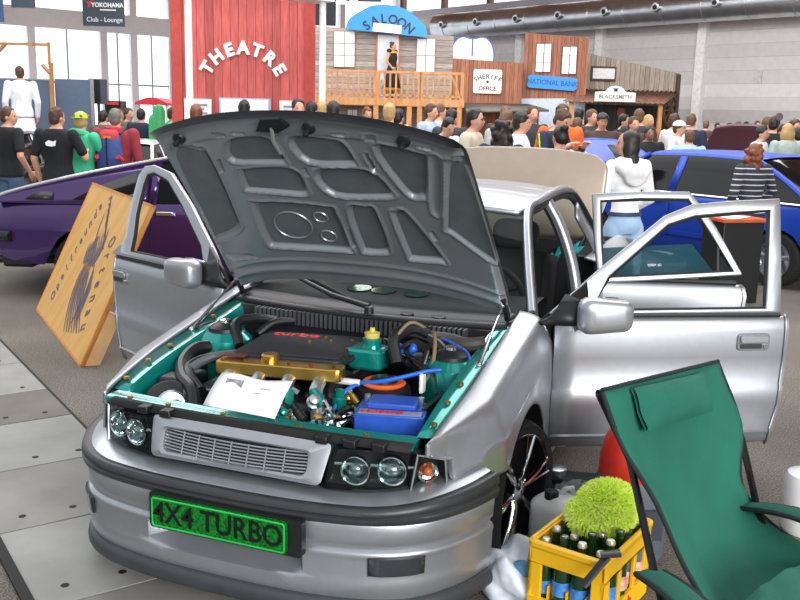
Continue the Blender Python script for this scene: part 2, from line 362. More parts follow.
surf(bm, [[(x, -.09-.02*math.sin(k*1.7), .05) for k, x in enumerate(xs)], [(x, -.09-.02*math.sin(k*1.7), F.z(245, 100)) for k, x in enumerate(xs)]]); obj('curtain', bm, M('white_curtain', '#f0efee', .9), th, solid=.004)
for (a, b2, c, d) in ((185, 99, 212, 128), (280, 101, 304, 128)):
    bm = nb(); F.rect(bm, a, b2, c, d, -.05, -.01); p = obj('notice_board', bm, M('notice_paper', '#e4e3df', .8), th)
    bm = nb()
    for k in range(4): F.rect(bm, a+4, b2+5+k*4, c-4-(k % 2)*3, b2+7+k*4, -.055, -.045)
    obj('notice_print', bm, M('grey_print', '#8d8f95', .8), p)
p0 = atd(190, 112, 12.6); p1 = atd(322, 112, 13.8)
can = thing('canopy', 'white canopy beam on two white posts before the red theatre', 'canopy', (p0.x, p0.y, 0), math.atan2(p1.y-p0.y, p1.x-p0.x)); L = (V((p1.x, p1.y, 0))-V((p0.x, p0.y, 0))).length
for x in (0, L):
    bm = nb(); tube(bm, [(x, 0, 0), (x, 0, 3.34)], .05, 14); obj('post', bm, WHITE, can)
bm = nb(); bbox_(bm, (-.6, -.12, 3.33), (L+.13, .30, 3.55)); obj('fascia', bm, WHITE, can)

# saloon with balcony
F = Fac(311, 27); sa = F.put(thing('saloon_facade', 'grey weathered log saloon with blue arched sign and wooden balcony', 'building')); W = F.x(451)
bm = nb(); prism(bm, [(0, 0), (W, 0), (W, F.z(451, 39)), (0, F.z(311, 29))], -.15, XZ); obj('log_wall', bm, GREYW, sa)
def sash(F, par, x0, y0, x1, y1, nx, ny, fm):
    bm = nb(); F.rect(bm, x0, y0, x1, y1, -.04, .0); fr = obj('window', bm, fm, par)
    e = .8
    for i in range(nx):
        for j in range(ny):
            wx = (x1-x0-e)/nx; wy = (y1-y0-e)/ny; bm = nb(); F.rect(bm, x0+e+i*wx, y0+e+j*wy, x0+(i+1)*wx, y0+(j+1)*wy, -.06, -.03); obj('pane', bm, WGLS, fr)
FRM = M('window_frame_wood', '#8a7460', .7)
sash(F, sa, 333, 34, 354.5, 69, 2, 3, FRM); sash(F, sa, 414.5, 41, 433.5, 74, 2, 2, FRM)
sash(F, sa, 347, 109, 358, 118, 2, 1, FRM)
bm = nb(); F.rect(bm, 374.5, 36, 399, 102, -.06, .0); d = obj('door_frame', bm, M('reddish_door_frame', '#a0664a', .7), sa)
bm = nb(); F.rect(bm, 376.5, 38, 397, 102, -.08, -.03); obj('door_leaf', bm, M('pale_door', '#b9bcc2', .5), d)
cx = F.x(385); zb = F.z(385, 37); tilt = -.075
pts = [(1.18, 0)]+[(1.16*math.cos(RAD(a))*(1-.10*(abs(math.sin(RAD(2*a)))**6)), .06+.72*math.sin(RAD(a))) for a in range(3, 178, 5)]+[(-1.18, 0)]
SM = standing(cx, -.22, zb) @ Matrix.Rotation(tilt, 4, 'Z')
bm = nb(); prism(bm, pts, .06, SM); sg = obj('sign_board', bm, BLUE, sa)
arc_text('lettering', 'SALOON', .36, arc(.95, 140, 44, .05, -.56), SM @ Matrix.Translation((0, 0, .065)), INK, sg, .006, .008, .95)
bm = nb(); prism(bm, [(-.4, .02), (.42, .02), (.42, .25), (-.4, .25)], .03, SM @ Matrix.Translation((0, 0, .06))); pl = obj('name_plate', bm, WHITE, sg)
text('plate_lettering', 'E. FAHRBACH', .13, SM @ Matrix.Translation((0, .13, .095)), M('grey_print', '#8d8f95', .8), pl, .002)
bz = F.z(400, 103); fx0, fx1 = F.x(311), F.x(460)
bm = nb(); bbox_(bm, (fx0, -1.1, bz-.12), (fx1, 0, bz)); obj('balcony_floor', bm, PINE, sa)
bm = nb(); bbox_(bm, (fx0, -1.14, bz-.1), (fx1+.04, -1.08, bz+.1)); obj('floor_beam', bm, PINE, sa)
zt = bz+.83
for a, b2 in ((324, 376), (379, 418), (420, 459)):
    bm = nb(); bbox_(bm, (F.x(a), -1.13, zt-.04), (F.x(b2), -1.05, zt+.03)); obj('handrail', bm, PINE, sa)
    bm = nb(); bbox_(bm, (F.x(a), -1.12, bz+.16), (F.x(b2), -1.06, bz+.22)); obj('bottom_rail', bm, PINE, sa)
    n = int((b2-a)/5)
    for k in range(n+1):
        x = F.x(a+(b2-a)*k/n); bm = nb(); wd = .05 if k in (0, n) else .026; bbox_(bm, (x-wd, -1.12, bz), (x+wd, -1.06, zt)); obj('baluster', bm, PINE, sa)
for px in (377, 409, 419, 457):
    bm = nb(); x = F.x(px); bbox_(bm, (x-.07, -1.13, 0), (x+.07, -1.0, bz-.1)); obj('support_post', bm, PINE, sa)
bm = nb(); tube(bm, [(F.x(313), -1.1, zt), (F.x(319), -1.1, bz+.1)], .05, 6); obj('brace', bm, PINE, sa)
bm = nb(); tube(bm, [(F.x(449), -1.1, zt-.1), (F.x(458), -1.1, bz+.1)], .03, 6); obj('brace', bm, PINE, sa)
st = F.put(thing('stool', 'white stool on the saloon balcony beside the standing woman', 'stool')); st.location = F.o+Matrix.Rotation(F.rz, 3, 'Z') @ V((F.x(382), -.42, bz))
bm = nb(); lathe(bm, [(.17, .62), (.18, .64), (.18, .68), (.16, .70)], None, 16); obj('seat', bm, WHITE, st)
for k in range(4):
    a = PI/4+k*PI/2; bm = nb(); tube(bm, [(.13*math.cos(a), .13*math.sin(a), .63), (.18*math.cos(a), .18*math.sin(a), 0)], .03, 8); obj('leg', bm, WHITE, st)
SALOON_F, BALC = F, bz

# sheriff office
F = Fac(451, 27); sh = F.put(thing('sheriff_facade', 'brown vertical plank sheriff office with white rectangular sign', 'building'))
bm = nb(); prism(bm, [(0, 0), (F.x(521), 0), (F.x(521), F.z(521, 65)), (0, F.z(451, 60))], -.12, XZ); obj('board_wall', bm, BRNW, sh)
bm = nb(); prism(bm, rrect(F.x(500)-F.x(472), F.z(0, 71)-F.z(0, 94), .06, 3, F.x(486), F.z(486, 82.5)), .04, Matrix.Translation((0, -.03, 0)) @ XZ); sg = obj('sign_board', bm, CREAM, sh)
arc_text('lettering', 'SHERIFF', .19, arc(.75, 122, 58, F.x(486), F.z(486, 79)-.72), Matrix.Translation((0, -.075, 0)) @ XZ, INK, sg, .004, .004)
text('lettering', 'OFFICE', .16, standing(F.x(486), -.075, F.z(486, 89.5)), INK, sg, .004, .004)
bm = nb(); prism(bm, [((.07 if k % 2 == 0 else .03)*math.sin(k*PI/5)+F.x(486), (.07 if k % 2 == 0 else .03)*math.cos(k*PI/5)+F.z(486, 83)) for k in range(10)], .008, Matrix.Translation((0, -.07, 0)) @ XZ); obj('star', bm, INK, sg)
bm = nb(); surf(bm, [[(F.x(463), -1.5, F.z(455, 111)-.05), (F.x(541), -1.5, F.z(541, 112))], [(F.x(463), 0, F.z(455, 105)), (F.x(528), 0, F.z(521, 106))]]); obj('porch_roof', bm, M('grey_shingles', '#6d6b62', .9, c2='#57554d', scale=8), sh, solid=.06)
for px in (470, 530):
    bm = nb(); x = F.x(px); bbox_(bm, (x-.06, -1.45, 0), (x+.06, -1.33, F.z(px, 112))); obj('porch_post', bm, DBR, sh)
F2 = Fac(470, 28.2); cl = F2.put(thing('cloud_board', 'white two lobed board with blue outline above the sheriff office', 'board'))
def lobes(g): return [(F2.x(470+sgn*9)+(.36+g)*math.cos(RAD(a)), F2.z(470, 58)+(.54+g)*math.sin(RAD(a))) for sgn, rng in ((1, range(-80, 116, 12)), (-1, range(65, 261, 12))) for a in rng]
bm = nb(); prism(bm, lobes(.04), .03, XZ); obj('outline', bm, M('blue_outline', '#3c59b0', .5), cl)
bm = nb(); prism(bm, lobes(0), .02, Matrix.Translation((0, -.03, 0)) @ XZ); obj('face', bm, WHITE, cl)
bm = nb(); bbox_(bm, (F2.x(469), -.06, F2.z(470, 58)), (F2.x(470.5), -.045, F2.z(470, 41))); obj('divider', bm, M('blue_outline', '#3c59b0', .5), cl)
for s_ in (460, 481):
    bm = nb(); bbox_(bm, (F2.x(s_)-.05, .02, 0), (F2.x(s_)+.05, .1, F2.z(470, 58))); obj('stand_post', bm, DBR, cl)
# bank
F = Fac(521, 27.3, -.12); bk = F.put(thing('bank_facade', 'tall brown plank bank front with two white windows and blue sign', 'building')); W = F.x(583.5)
bm = nb(); prism(bm, [(0, F.z(521, 99)), (W, F.z(583, 99)), (W, F.z(583, 41)), (0, F.z(521, 36))], -.12, XZ); obj('board_wall', bm, BRNW, bk)
bm = nb(); prism(bm, [(0, 0), (W, 0), (W, F.z(583, 99)), (0, F.z(521, 99))], -.12, XZ); obj('plinth_wall', bm, M('pale_blue_plaster', '#b6c0cd', .8), bk)
for a, b2, c, d in ((532.5, 46, 548, 74), (558, 49, 573, 76)):
    bm = nb(); F.rect(bm, a, b2, c, d, -.04, 0); fr = obj('window', bm, DBR, bk)
    for i in range(2):
        for j in range(3):
            wx = (c-a-1)/2; wy = (d-b2-1)/3; bm = nb(); F.rect(bm, a+.8+i*(wx+.3), b2+.7+j*wy, a+.3+(i+1)*wx, b2+.3+(j+1)*wy, -.06, -.03); obj('pane', bm, WGLS, fr)
SM = standing(F.x(550), -.05, F.z(550, 84)) @ Matrix.Rotation(-.05, 4, 'Z')
bm = nb(); prism(bm, rrect(1.46, .37, .1, 4), .05, SM); sg = obj('sign_board', bm, BLUE, bk)
text('lettering', 'NATIONAL BANK', .2, SM @ Matrix.Translation((0, 0, .055)), M('navy_lettering', '#1f4f86', .6), sg, .004, .002, .92)
# blacksmith
F = Fac(583, 28, 0.0); bs = F.put(thing('blacksmith_facade', 'grey board blacksmith shed with rusty corrugated porch roof', 'building')); W = F.x(677)
ze = F.z(600, 92)
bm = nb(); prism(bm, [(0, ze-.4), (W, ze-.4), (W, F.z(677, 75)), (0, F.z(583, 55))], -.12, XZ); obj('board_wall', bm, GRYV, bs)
bm = nb(); bbox_(bm, (0, .0, 0), (W, .1, ze-.4)); obj('shaded_interior', bm, planks('interior_shade_boards', '#3a3733', '#4d4a45', .15, 'X', .09), bs)  # dark shed interior, its shade put into the board colour
bm = nb(); F.rect(bm, 588, 68, 613, 82, -.06, 0); fr = obj('window', bm, DBR, bs)
bm = nb(); F.rect(bm, 590, 70, 611.5, 80, -.08, -.03); obj('pane', bm, M('pane_pale', '#d9dadb', .3), fr)
rows = []
for k in range(61):
    f_ = k/60; q = .035*math.sin(k*PI/1.5*1.0)
    rows.append([(F.x(553)+(F.x(648)-F.x(553))*f_, -1.7, F.z(600, 103)+q), (F.x(584)+(F.x(677)-F.x(584))*f_, -.02, ze+.05+q)])
bm = nb(); surf(bm, rows); obj('porch_roof', bm, M('rusty_iron', '#6f4a3c', .7, .2, c2='#94705c', scale=6), bs, solid=.03)
for px in (562, 646):
    bm = nb(); x = F.x(px); bbox_(bm, (x-.06, -1.6, 0), (x+.06, -1.48, F.z(600, 103))); obj('porch_post', bm, PINE, bs)
bm = nb(); x = F.x(675); bbox_(bm, (x-.05, -.15, 0), (x+.05, .05, F.z(677, 76))); obj('corner_post', bm, DBR, bs)
SM = standing(F.x(601), -1.75, F.z(601, 98.5))
bm = nb(); prism(bm, [(-.58, -.13), (.58, -.13), (.58, .13), (.3, .15)]+[(.27*math.cos(RAD(a)), .14+.17*math.sin(RAD(a))) for a in range(10, 175, 15)]+[(-.3, .15), (-.58, .13)], .04, SM); sg = obj('sign_board', bm, CREAM, bs)
text('lettering', 'BLACKSMITH', .16, SM @ Matrix.Translation((0, 0, .045)), M('grey_lettering', '#5a5f66', .6), sg, .004, .002, 1.0)
bm = nb(); prism(bm, [(-.1, .24), (-.04, .2), (-.05, .15), (.06, .15), (.05, .2), (.1, .24)], .008, SM @ Matrix.Translation((0, 0, .042))); obj('anvil_emblem', bm, INK, sg)
bm = nb(); prism(bm, rrect(.22, .3, .08, 4, F.x(620), F.z(620, 113)), .06, Matrix.Translation((0, -.05, 0)) @ XZ); obj('red_lantern', bm, M('red_lamp', '#a3242c', .4), bs)
wh = F.put(thing('wagon_wheel', 'wooden wagon wheel hung at the right end of the blacksmith porch', 'wheel')); wh.location = F.o+Matrix.Rotation(F.rz, 3, 'Z') @ V((F.x(667), -.35, F.z(667, 111))); wh.rotation_euler = (RAD(90), 0, F.rz+RAD(50))
bm = nb(); tube(bm, [(.46*math.cos(k*PI/14), .46*math.sin(k*PI/14), 0) for k in range(28)], .04, 8, closed=True); obj('rim', bm, M('old_wood', '#6b513c', .8), wh)
bm = nb(); cyl(bm, (0, 0, -.07), (0, 0, .07), .08, seg=12); obj('hub', bm, M('old_wood', '#6b513c', .8), wh)
for k in range(10):
    a = k*PI/5; bm = nb(); tube(bm, [(.06*math.cos(a), .06*math.sin(a), 0), (.45*math.cos(a), .45*math.sin(a), 0)], .018, 6); obj('spoke', bm, M('old_wood', '#6b513c', .8), wh)

# hanging banners
def banner(px0, px1, pyb, dep, h, m, name, label):
    F = Fac(px0, dep); t = F.put(thing(name, label, 'banner')); x1 = F.x(px1); z0 = F.z((px0+px1)/2, pyb)
    bm = nb(); bbox_(bm, (0, -.01, z0), (x1, .01, z0+h)); c = obj('cloth', bm, m, t)
    bm = nb(); tube(bm, [(-.04, 0, z0+h), (x1+.04, 0, z0+h)], .025, 8); obj('rod', bm, DKMETAL, t)
    for x in (.1, x1-.1):
        bm = nb(); tube(bm, [(x, 0, z0+h), (x, 0, 7.58)], .008, 5); obj('wire', bm, DKMETAL, t)
    return t, c, F, z0, x1
SLATE = M('slate_cloth', '#5d6b80', .8, var=.04)
t, c, F, z0, x1 = banner(87, 128, 29.5, 24, 1.7, M('banner_slate', '#414c58', .8, var=.04), 'hanging_banner', 'dark slate hanging banner with white lettering by the windows')
text('lettering', 'YOKOHAMA', .15, standing(x1*.6, -.02, z0+.52), WHITE, c, .004, .004, .95)
text('lettering', 'Club - Lounge', .165, standing(x1*.52, -.02, z0+.16), WHITE, c, .004, 0, .98)
bm = nb(); prism(bm, [(0, .16), (.1, .12), (.2, .18), (.13, .02), (.07, -.02), (.1, .08)], .008, standing(.06, -.014, z0+.46)); obj('red_mark', bm, M('red_ink', '#d4303a', .6), c)
bm = nb(); bbox_(bm, (x1*.42, -.016, z0+.39), (x1*.8, -.01, z0+.42)); obj('underline', bm, WHITE, c)
t, c, F, z0, x1 = banner(17.5, 41, 12, 24, 1.4, SLATE, 'hanging_banner', 'slate banner with a red upper part at the top edge of the window wall')
bm = nb(); bbox_(bm, (.02, -.02, z0+.3), (x1-.02, -.012, z0+1.38)); obj('red_field', bm, M('pink_red', '#b7616f', .7), c)
text('lettering', 'e', .4, standing(x1*.55, -.022, z0+.35), WHITE, c, .003, .01)
banner(-14, 9.5, 25, 24, 1.3, M('blue_slate', '#5c7ba6', .8), 'hanging_banner', 'blue grey banner cut by the left edge of the view')
banner(311, 335, 29, 22, 2.2, M('black_cloth', '#26272c', .85), 'hanging_banner', 'long black banner hanging between the theatre and the saloon')
banner(356, 379, 6.5, 25, 1.6, M('black_cloth', '#26272c', .85), 'hanging_banner', 'black banner hanging high above the saloon sign')
# partitions and distant stands
F = Fac(-60, 17); p = F.put(thing('partition_panel', 'dark grey exhibition partition behind the white coat figure', 'partition'))
bm = nb(); F.rect(bm, -60, 80, 53, 300, 0, .06); bmz = obj('panel', bm, SLATE, p)
bm = nb(); F.rect(bm, -60, 78.5, 53, 80, -.01, .07); obj('top_rail', bm, STEEL, p)
F = Fac(56, 17.2); p = F.put(thing('partition_panel', 'dark grey exhibition partition right of the wooden post', 'partition'))
bm = nb(); F.rect(bm, 56, 80, 92, 300, 0, .06); obj('panel', bm, SLATE, p)
bm = nb(); F.rect(bm, 91.5, 79, 93.5, 300, -.02, .08); obj('edge_post', bm, STEEL, p)
F = Fac(53, 16.6); p = F.put(thing('wooden_post', 'pale wooden post with two diagonal braces in front of the partitions', 'post'))
bm = nb(); F.rect(bm, 51.5, 64, 55, 300, -.03, .03); obj('upright', bm, PINE, p)
bm = nb(); F.rect(bm, -40, 44.5, 51, 47, -.03, .03); F.rect(bm, 51, 44.5, 53, 66, -.03, .03); obj('crossbeam', bm, PINE, p)
bm = nb(); tube(bm, [(F.x(2), -.02, F.z(2, 54)), (F.x(10), -.02, F.z(10, 46))], .035, 6); obj('brace', bm, PINE, p)
bm = nb(); tube(bm, [(F.x(45), -.02, F.z(45, 66)), (F.x(52), -.02, F.z(52, 74))], .035, 6); obj('brace', bm, PINE, p)
F = Fac(93, 18); p = F.put(thing('loudspeaker', 'dark box loudspeaker on a pole beside the partition', 'speaker'))
bm = nb(); F.rect(bm, 93, 80, 105, 104, -.2, .2); obj('cabinet', bm, M('speaker_grey', '#3b4252', .6), p)
bm = nb(); F.rect(bm, 94, 81, 104, 103, -.22, -.2); obj('grille', bm, BLACK, p)
bm = nb(); tube(bm, [(F.x(99), 0, 0), (F.x(99), 0, F.z(99, 104))], .03, 8); obj('pole', bm, BLACK, p)
F = Fac(105, 19); p = F.put(thing('display_stand', 'black exhibition stand with a red lettered header behind the visitors', 'stand'))
bm = nb(); F.rect(bm, 105, 101, 121, 215, 0, .4); obj('cabinet', bm, BLACK, p)
bm = nb(); F.rect(bm, 108, 102, 119, 105, -.02, 0); obj('header', bm, M('red_ink', '#d4303a', .6), p)
F = Fac(136, 17); p = F.put(thing('kiosk', 'red roofed kiosk with white sides beyond the dark dressed man', 'kiosk'))
pts = [(F.x(135+32*k/10), F.z(150, 103)+.10*math.sin(PI*k/10)) for k in range(11)]
bm = nb(); prism(bm, pts+[(F.x(167), F.z(150, 105)), (F.x(135), F.z(150, 105))], -.9, XZ); obj('roof', bm, M('bright_red', '#d2303e', .5), p)
for px in (137, 165):
    bm = nb(); F.rect(bm, px-.8, 104, px+.8, 220, .1, .2); obj('post', bm, WHITE, p)
bm = nb(); F.rect(bm, 138, 132, 165, 215, .15, .7); obj('counter', bm, M('bright_red', '#d2303e', .5), p)
bm = nb(); F.rect(bm, 137, 129, 166, 132, .1, .75); obj('counter_top', bm, WHITE, p)
F = Fac(157, 15); p = F.put(thing('cactus', 'green upright cactus prop with two columns by the red facade', 'plant'))
CACT = M('cactus_green', '#2f9152', .6, c2='#46a868', scale=6)
for px, r_, yt in ((159, .09, 104.5), (153, .07, 114)):
    rows = []; z1 = F.z(px, yt); bm = nb()
    for z_, q in ((0, 1), (z1*.5, 1.02), (z1-.1, .98), (z1-.03, .7), (z1, .2)):
        rows.append([(F.x(px)+r_*q*(1+.12*(k % 2))*math.cos(k*PI/10), r_*q*(1+.12*(k % 2))*math.sin(k*PI/10), z_) for k in range(20)])
    surf(bm, rows, close=True); bm.faces.new(bm.verts[-20:]); obj('column', bm, CACT, p)
# ------------------------------------------------------------------ other cars (local: +y front, x left side negative/right positive, z up)
TYRE = M('tyre_rubber', '#161616', .8, bump=.2, bscale=40); DGLASS = M('tinted_glass', '#0c0e11', .08, var=.02, spec=.12); ALLOY = M('alloy', '#b9bcc0', .25, .9, .04)
LAMPC = M('lamp_lens', '#dfe6ea', .1, .4); TAIL = M('tail_lens', '#7d1018', .15)
def wheel(par, x, y, r, wdt, side, rimm=None, n=5, rr=.66):
    rimm = rimm or ALLOY
    M4 = axis_m((x, y, r), (side, 0, 0)); bm = nb()
    lathe(bm, [(r*rr, -wdt/2), (r*.94, -wdt/2), (r, -wdt*.32), (r, wdt*.32), (r*.94, wdt/2), (r*(rr+.02), wdt/2), (r*rr, wdt*.3)], M4, 32, False); t = obj('wheel', bm, TYRE, par)
    bm = nb(); lathe(bm, [(r*(rr+.04), wdt*.46), (r*(rr-.02), wdt*.47), (r*(rr-.04), wdt*.1), (r*.2, 0), (.01, 0)], M4, 28, False); obj('rim', bm, rimm, t)
    for k in range(n):
        a = 2*PI*k/n+.3; c, s_ = math.cos(a), math.sin(a); bm = nb(); pts = [M4 @ V((c*r*q, s_*r*q, wdt*z_)) for q, z_ in ((.1, .3), (.35, .36), (.64, .44))]
        tube(bm, pts, [r*.10, r*.09, r*.08], 8); obj('spoke', bm, rimm, t)
    bm = nb(); lathe(bm, [(r*.16, wdt*.2), (r*.15, wdt*.42), (.01, wdt*.45)], M4, 16, False); obj('hub_cap', bm, rimm, t)
    return t
def car_shell(par, paint, st, wheels, rw, name='body'):
    """st: stations (y, half width, z bottom, z belt, z centre); wheel arches lift the lower edge"""
    ys = crs([V((a, b_, c)) for a, b_, c, d, e in st], 8); zs = crs([V((d, e, 0)) for a, b_, c, d, e in st], 8); rows = []
    for p, q in zip(ys, zs):
        y, wd, zb = p; belt, ce = q.x, q.y; zl = zb
        for wy in wheels:
            dd = abs(y-wy)
            if dd < rw: zl = max(zl, rw*.86+math.sqrt(max(0, rw*rw-dd*dd)))
        half = [(wd*.97, zl), (wd, max(zl+.01, zb+.12)), (wd, max(zl+.02, (zb+belt)*.52)), (wd*.975, max(zl+.03, belt-.10)), (wd*.93, max(zl+.04, belt-.02)), (wd*.82, max(zl+.045, belt+.2*(ce-belt))), (wd*.45, ce-.01)]
        rows.append([V((-a, y, z)) for a, z in half]+[V((0, y, ce))]+[V((a, y, z)) for a, z in half[::-1]])
    bm = nb(); vs = surf(bm, rows, 1, 2)
    for r in (vs[0], vs[-1]):
        try: bm.faces.new(r)
        except ValueError: pass
    return obj(name, bm, paint, par, 40)
class Cabin:
    def __init__(s, y0, y1, y2, y3, belt, roof, wb, wr): s.__dict__.update(locals()); s.mould = True
    def top(s, y):
        if y > s.y1: f_ = (s.y0-y)/(s.y0-s.y1); return s.belt+(s.roof-s.belt)*max(0, f_)
        if y < s.y2: f_ = (y-s.y3)/(s.y2-s.y3); f_ = max(0, f_); return s.belt+(s.roof-s.belt)*(f_**.8)
        return s.roof+.02*math.sin(PI*(s.y1-y)/(s.y1-s.y2))
    def side(s, y, z, sd, o=0): f_ = (z-s.belt)/(s.roof-s.belt); return V((sd*(s.wb+(s.wr-s.wb)*f_+o), y, z))
    def build(s, par, paint, mid):
        rows = []; N = 36
        for k in range(N+1):
            y = s.y0+(s.y3-s.y0)*k/N; zt = s.top(y); r = []
            for sd in (-1, 1):
                half = [s.side(y, s.belt-.03, sd), s.side(y, s.belt+(zt-s.belt)*.5, sd), s.side(y, max(s.belt-.02, zt-.03), sd), V((sd*(s.side(y, zt, 1).x-.06), y, zt+.0)), V((sd*.3, y, zt+.022))]
                r += half if sd < 0 else half[::-1]
            rows.append(r)
        bm = nb(); surf(bm, rows); g = obj('windows', bm, DGLASS, par, 50)
        rows = []
        for k in range(25):
            y = s.y1+.04+(s.y2-s.y1-.08)*k/24; zt = s.top(y); x = s.side(y, zt, 1).x
            rows.append([V((-x-.004, y, zt-.045)), V((-x+.05, y, zt+.012)), V((-.3, y, zt+.034)), V((0, y, zt+.04)), V((.3, y, zt+.034)), V((x-.05, y, zt+.012)), V((x+.004, y, zt-.045))])
        bm = nb(); surf(bm, rows, 1, 3); obj('roof', bm, paint, par, 50)
        for sd in (-1, 1):
            for nm, pl in mid:                 # pillars: polylines (y, z) with half width
                bm = nb(); rws = []
                for y, z, hw in pl: rws.append([s.side(y+hw, z, sd, .008), s.side(y-hw, z, sd, .008)])
                surf(bm, rws, 2, 1); obj(nm, bm, paint, par, 50, solid=.012)
            for a, b_ in ((s.y0, s.y1), (s.y3, s.y2)):
                bm = nb(); pts = [s.side(a+(b_-a)*f_, s.top(a+(b_-a)*f_)-.01, sd, -.02) for f_ in (0.02, .2, .4, .6, .8, 1)]; tube(bm, pts, .034, 8); obj('pillar', bm, paint, par)
            if not s.mould: continue
            bm = nb(); tube(bm, [s.side(s.y0+(s.y3-s.y0)*k/12, s.belt-.005, sd, .012) for k in range(13)], .012, 6); obj('belt_moulding', bm, CHROME, par)
def side_poly(par, nm, m, cab, pts, sd, o=.012):
    bm = nb(); bm.faces.new([bm.verts.new(cab.side(y, z, sd, o)) for y, z in pts]); return obj(nm, bm, m, par, solid=.006)
def gpos(px, py, dep): p = atd(px, 112, dep); return V((p.x, p.y, 0))

# purple fastback coupe on the left, nose to the right of the picture
PURP = M('purple_paint', '#3b1a5c', .16, .35, .05, 4, coat=1)
pc = gpos(232, 0, 9.0); co_ = thing('purple_coupe', 'dark purple fastback coupe with chrome roof trim behind the wooden board', 'car', pc, RZ-PI/2)
st = [(-2.16, .66, .48, .74, .80), (-2.10, .75, .40, .82, .88), (-1.85, .81, .31, .88, .92), (-1.3, .84, .28, .90, .93), (-.5, .85, .25, .90, .93), (.5, .85, .24, .90, .93), (1.2, .84, .25, .86, .91), (1.9, .81, .27, .78, .83), (2.15, .74, .36, .68, .72)]
car_shell(co_, PURP, st, (-1.22, 1.25), .34)
cab = Cabin(1.05, .38, -.45, -2.08, .885, 1.29, .79, .60); cab.mould = False
cab.build(co_, PURP, [('door_pillar', [(-.60, .88, .045), (-.58, 1.25, .045)])])
for sd in (-1, 1):
    rows = []
    for k in range(41):
        y = -2.06+1.42*k/40; zt = max(.875, cab.top(y)-.012); rows.append([cab.side(y, .862+(zt-.862)*j/4, sd, .012) for j in range(5)])
    bm = nb(); surf(bm, rows); obj('fastback_panel', bm, PURP, co_, 60, solid=.006)
    side_poly(co_, 'quarter_window', DGLASS, cab, [(-1.32, .90), (-.67, .90), (-.67, 1.17), (-.80, 1.135), (-1.08, 1.03)], sd, .026)
    lv = side_poly(co_, 'vent_louvre', BLACK, cab, [(-1.76, .895), (-1.50, .895), (-1.51, .965), (-1.64, .965)], sd, .026)
    bm = nb(); tube(bm, [cab.side(y, cab.top(y)+.005, sd, .01) for y in [.36-.1*k for k in range(25)]], .016, 8); obj('roof_trim', bm, CHROME, co_)
    bm = nb(); x = sd*.855; tube(bm, [(x, -.60, .88), (x*1.003, -.61, .6), (x*.995, -.66, .32)], .005, 6); obj('door_seam', bm, BLACK, co_)
    bm = nb(); bbox_(bm, (x-.02, -.54, .78), (x+.022, -.39, .815)); obj('door_handle', bm, CHROME, co_, bevel=.006)
    bm = nb(); tube(bm, [(sd*.28+.25*0, -2.16, .60), (sd*.66, -2.12, .60)], .05, 8); obj('tail_lamp', bm, TAIL, co_)
    for wy in (-1.22, 1.25): wheel(co_, sd*.74, wy, .30, .2, sd)
bm = nb(); tube(bm, [(-.83, -1.9, .55), (-.76, -2.16, .55), (0, -2.24, .55), (.76, -2.16, .55), (.83, -1.9, .55)], .05, 10); obj('rear_bumper', bm, BLACK, co_)
bm = nb(); tube(bm, [(.55, -1.6, .3), (.58, -2.15, .3)], .04, 10); obj('exhaust_pipe', bm, DKMETAL, co_)
bm = nb(); bbox_(bm, (-.7, -2.05, .24), (.7, -1.75, .38)); obj('rear_valance', bm, BLACK, co_, bevel=.03)
bm = nb(); tube(bm, [(-.7, 2.14, .5), (0, 2.2, .5), (.7, 2.14, .5)], .05, 8); obj('front_bumper', bm, CHROME, co_)

# blue saloon car with its bonnet up, nose to the left
BLU = M('blue_paint', '#0c3ca6', .5, .3, .05, 4, coat=.15)
bl = thing('blue_car', 'bright blue four door car with raised bonnet behind the women', 'car', gpos(729, 0, 11.06), RZ+RAD(36))
st = [(-2.15, .68, .36, .86, .92), (-2.05, .78, .30, .92, .96), (-1.5, .84, .25, .93, .96), (-.4, .86, .24, .92, .95), (.6, .86, .24, .90, .93), (1.1, .85, .24, .88, .92), (1.7, .84, .26, .80, .80), (2.05, .79, .28, .70, .70), (2.2, .66, .32, .62, .62)]
car_shell(bl, BLU, st, (-1.3, 1.28), .34)
cab2 = Cabin(1.30, .62, -.85, -1.62, .91, 1.345, .80, .63)
cab2.build(bl, BLU, [('door_pillar', [(.14, .90, .05), (.10, 1.33, .05)]), ('rear_pillar', [(-.88, .90, .09), (-.80, 1.32, .07)])])
for sd in (-1, 1):
    bm = nb(); x = sd*.866; tube(bm, [(x, .10, .9), (x, .10, .4)], .005, 6); obj('door_seam', bm, BLACK, bl); bm = nb(); tube(bm, [(x, -.85, .9), (x, -.85, .5)], .005, 6); obj('door_seam', bm, BLACK, bl)
    for yy in (.2, -.75):
        bm = nb(); bbox_(bm, (x-.02, yy, .80), (x+.02, yy+.16, .835)); obj('door_handle', bm, BLU, bl, bevel=.008)
    bm = nb(); ball(bm, (sd*.93, 1.0, .95), (.10, .07, .07)); obj('door_mirror', bm, BLACK, bl)
    bm = nb(); bbox_(bm, (x-.015, -.9, .42), (x+.012, .95, .47)); obj('side_strip', bm, BLU, bl)
    for wy in (-1.3, 1.28): wheel(bl, sd*.75, wy, .30, .2, sd)
    bm = nb(); bbox_(bm, (sd*.42, 2.12, .52), (sd*.7, 2.17, .64)); obj('headlamp', bm, LAMPC, bl, bevel=.02)
bm = nb(); bbox_(bm, (-.7, 1.2, .6), (.7, 2.05, .79)); obj('engine_bay', bm, BLACK, bl)
hd = [[V((sx_*.72*(1-.12*f_), 1.22+.80*f_+.12*math.sin(PI*f_/2)*(1-abs(sx_)**2), .93+.50*f_+.035*math.sin(PI*f_)+.05*f_*(1-sx_**2))) for sx_ in (-1, -.8, -.4, 0, .4, .8, 1)] for f_ in (0, .25, .5, .75, 1)]
bm = nb(); surf(bm, hd, 3, 3); hb_ = obj('bonnet', bm, BLU, bl, 40, solid=.02)
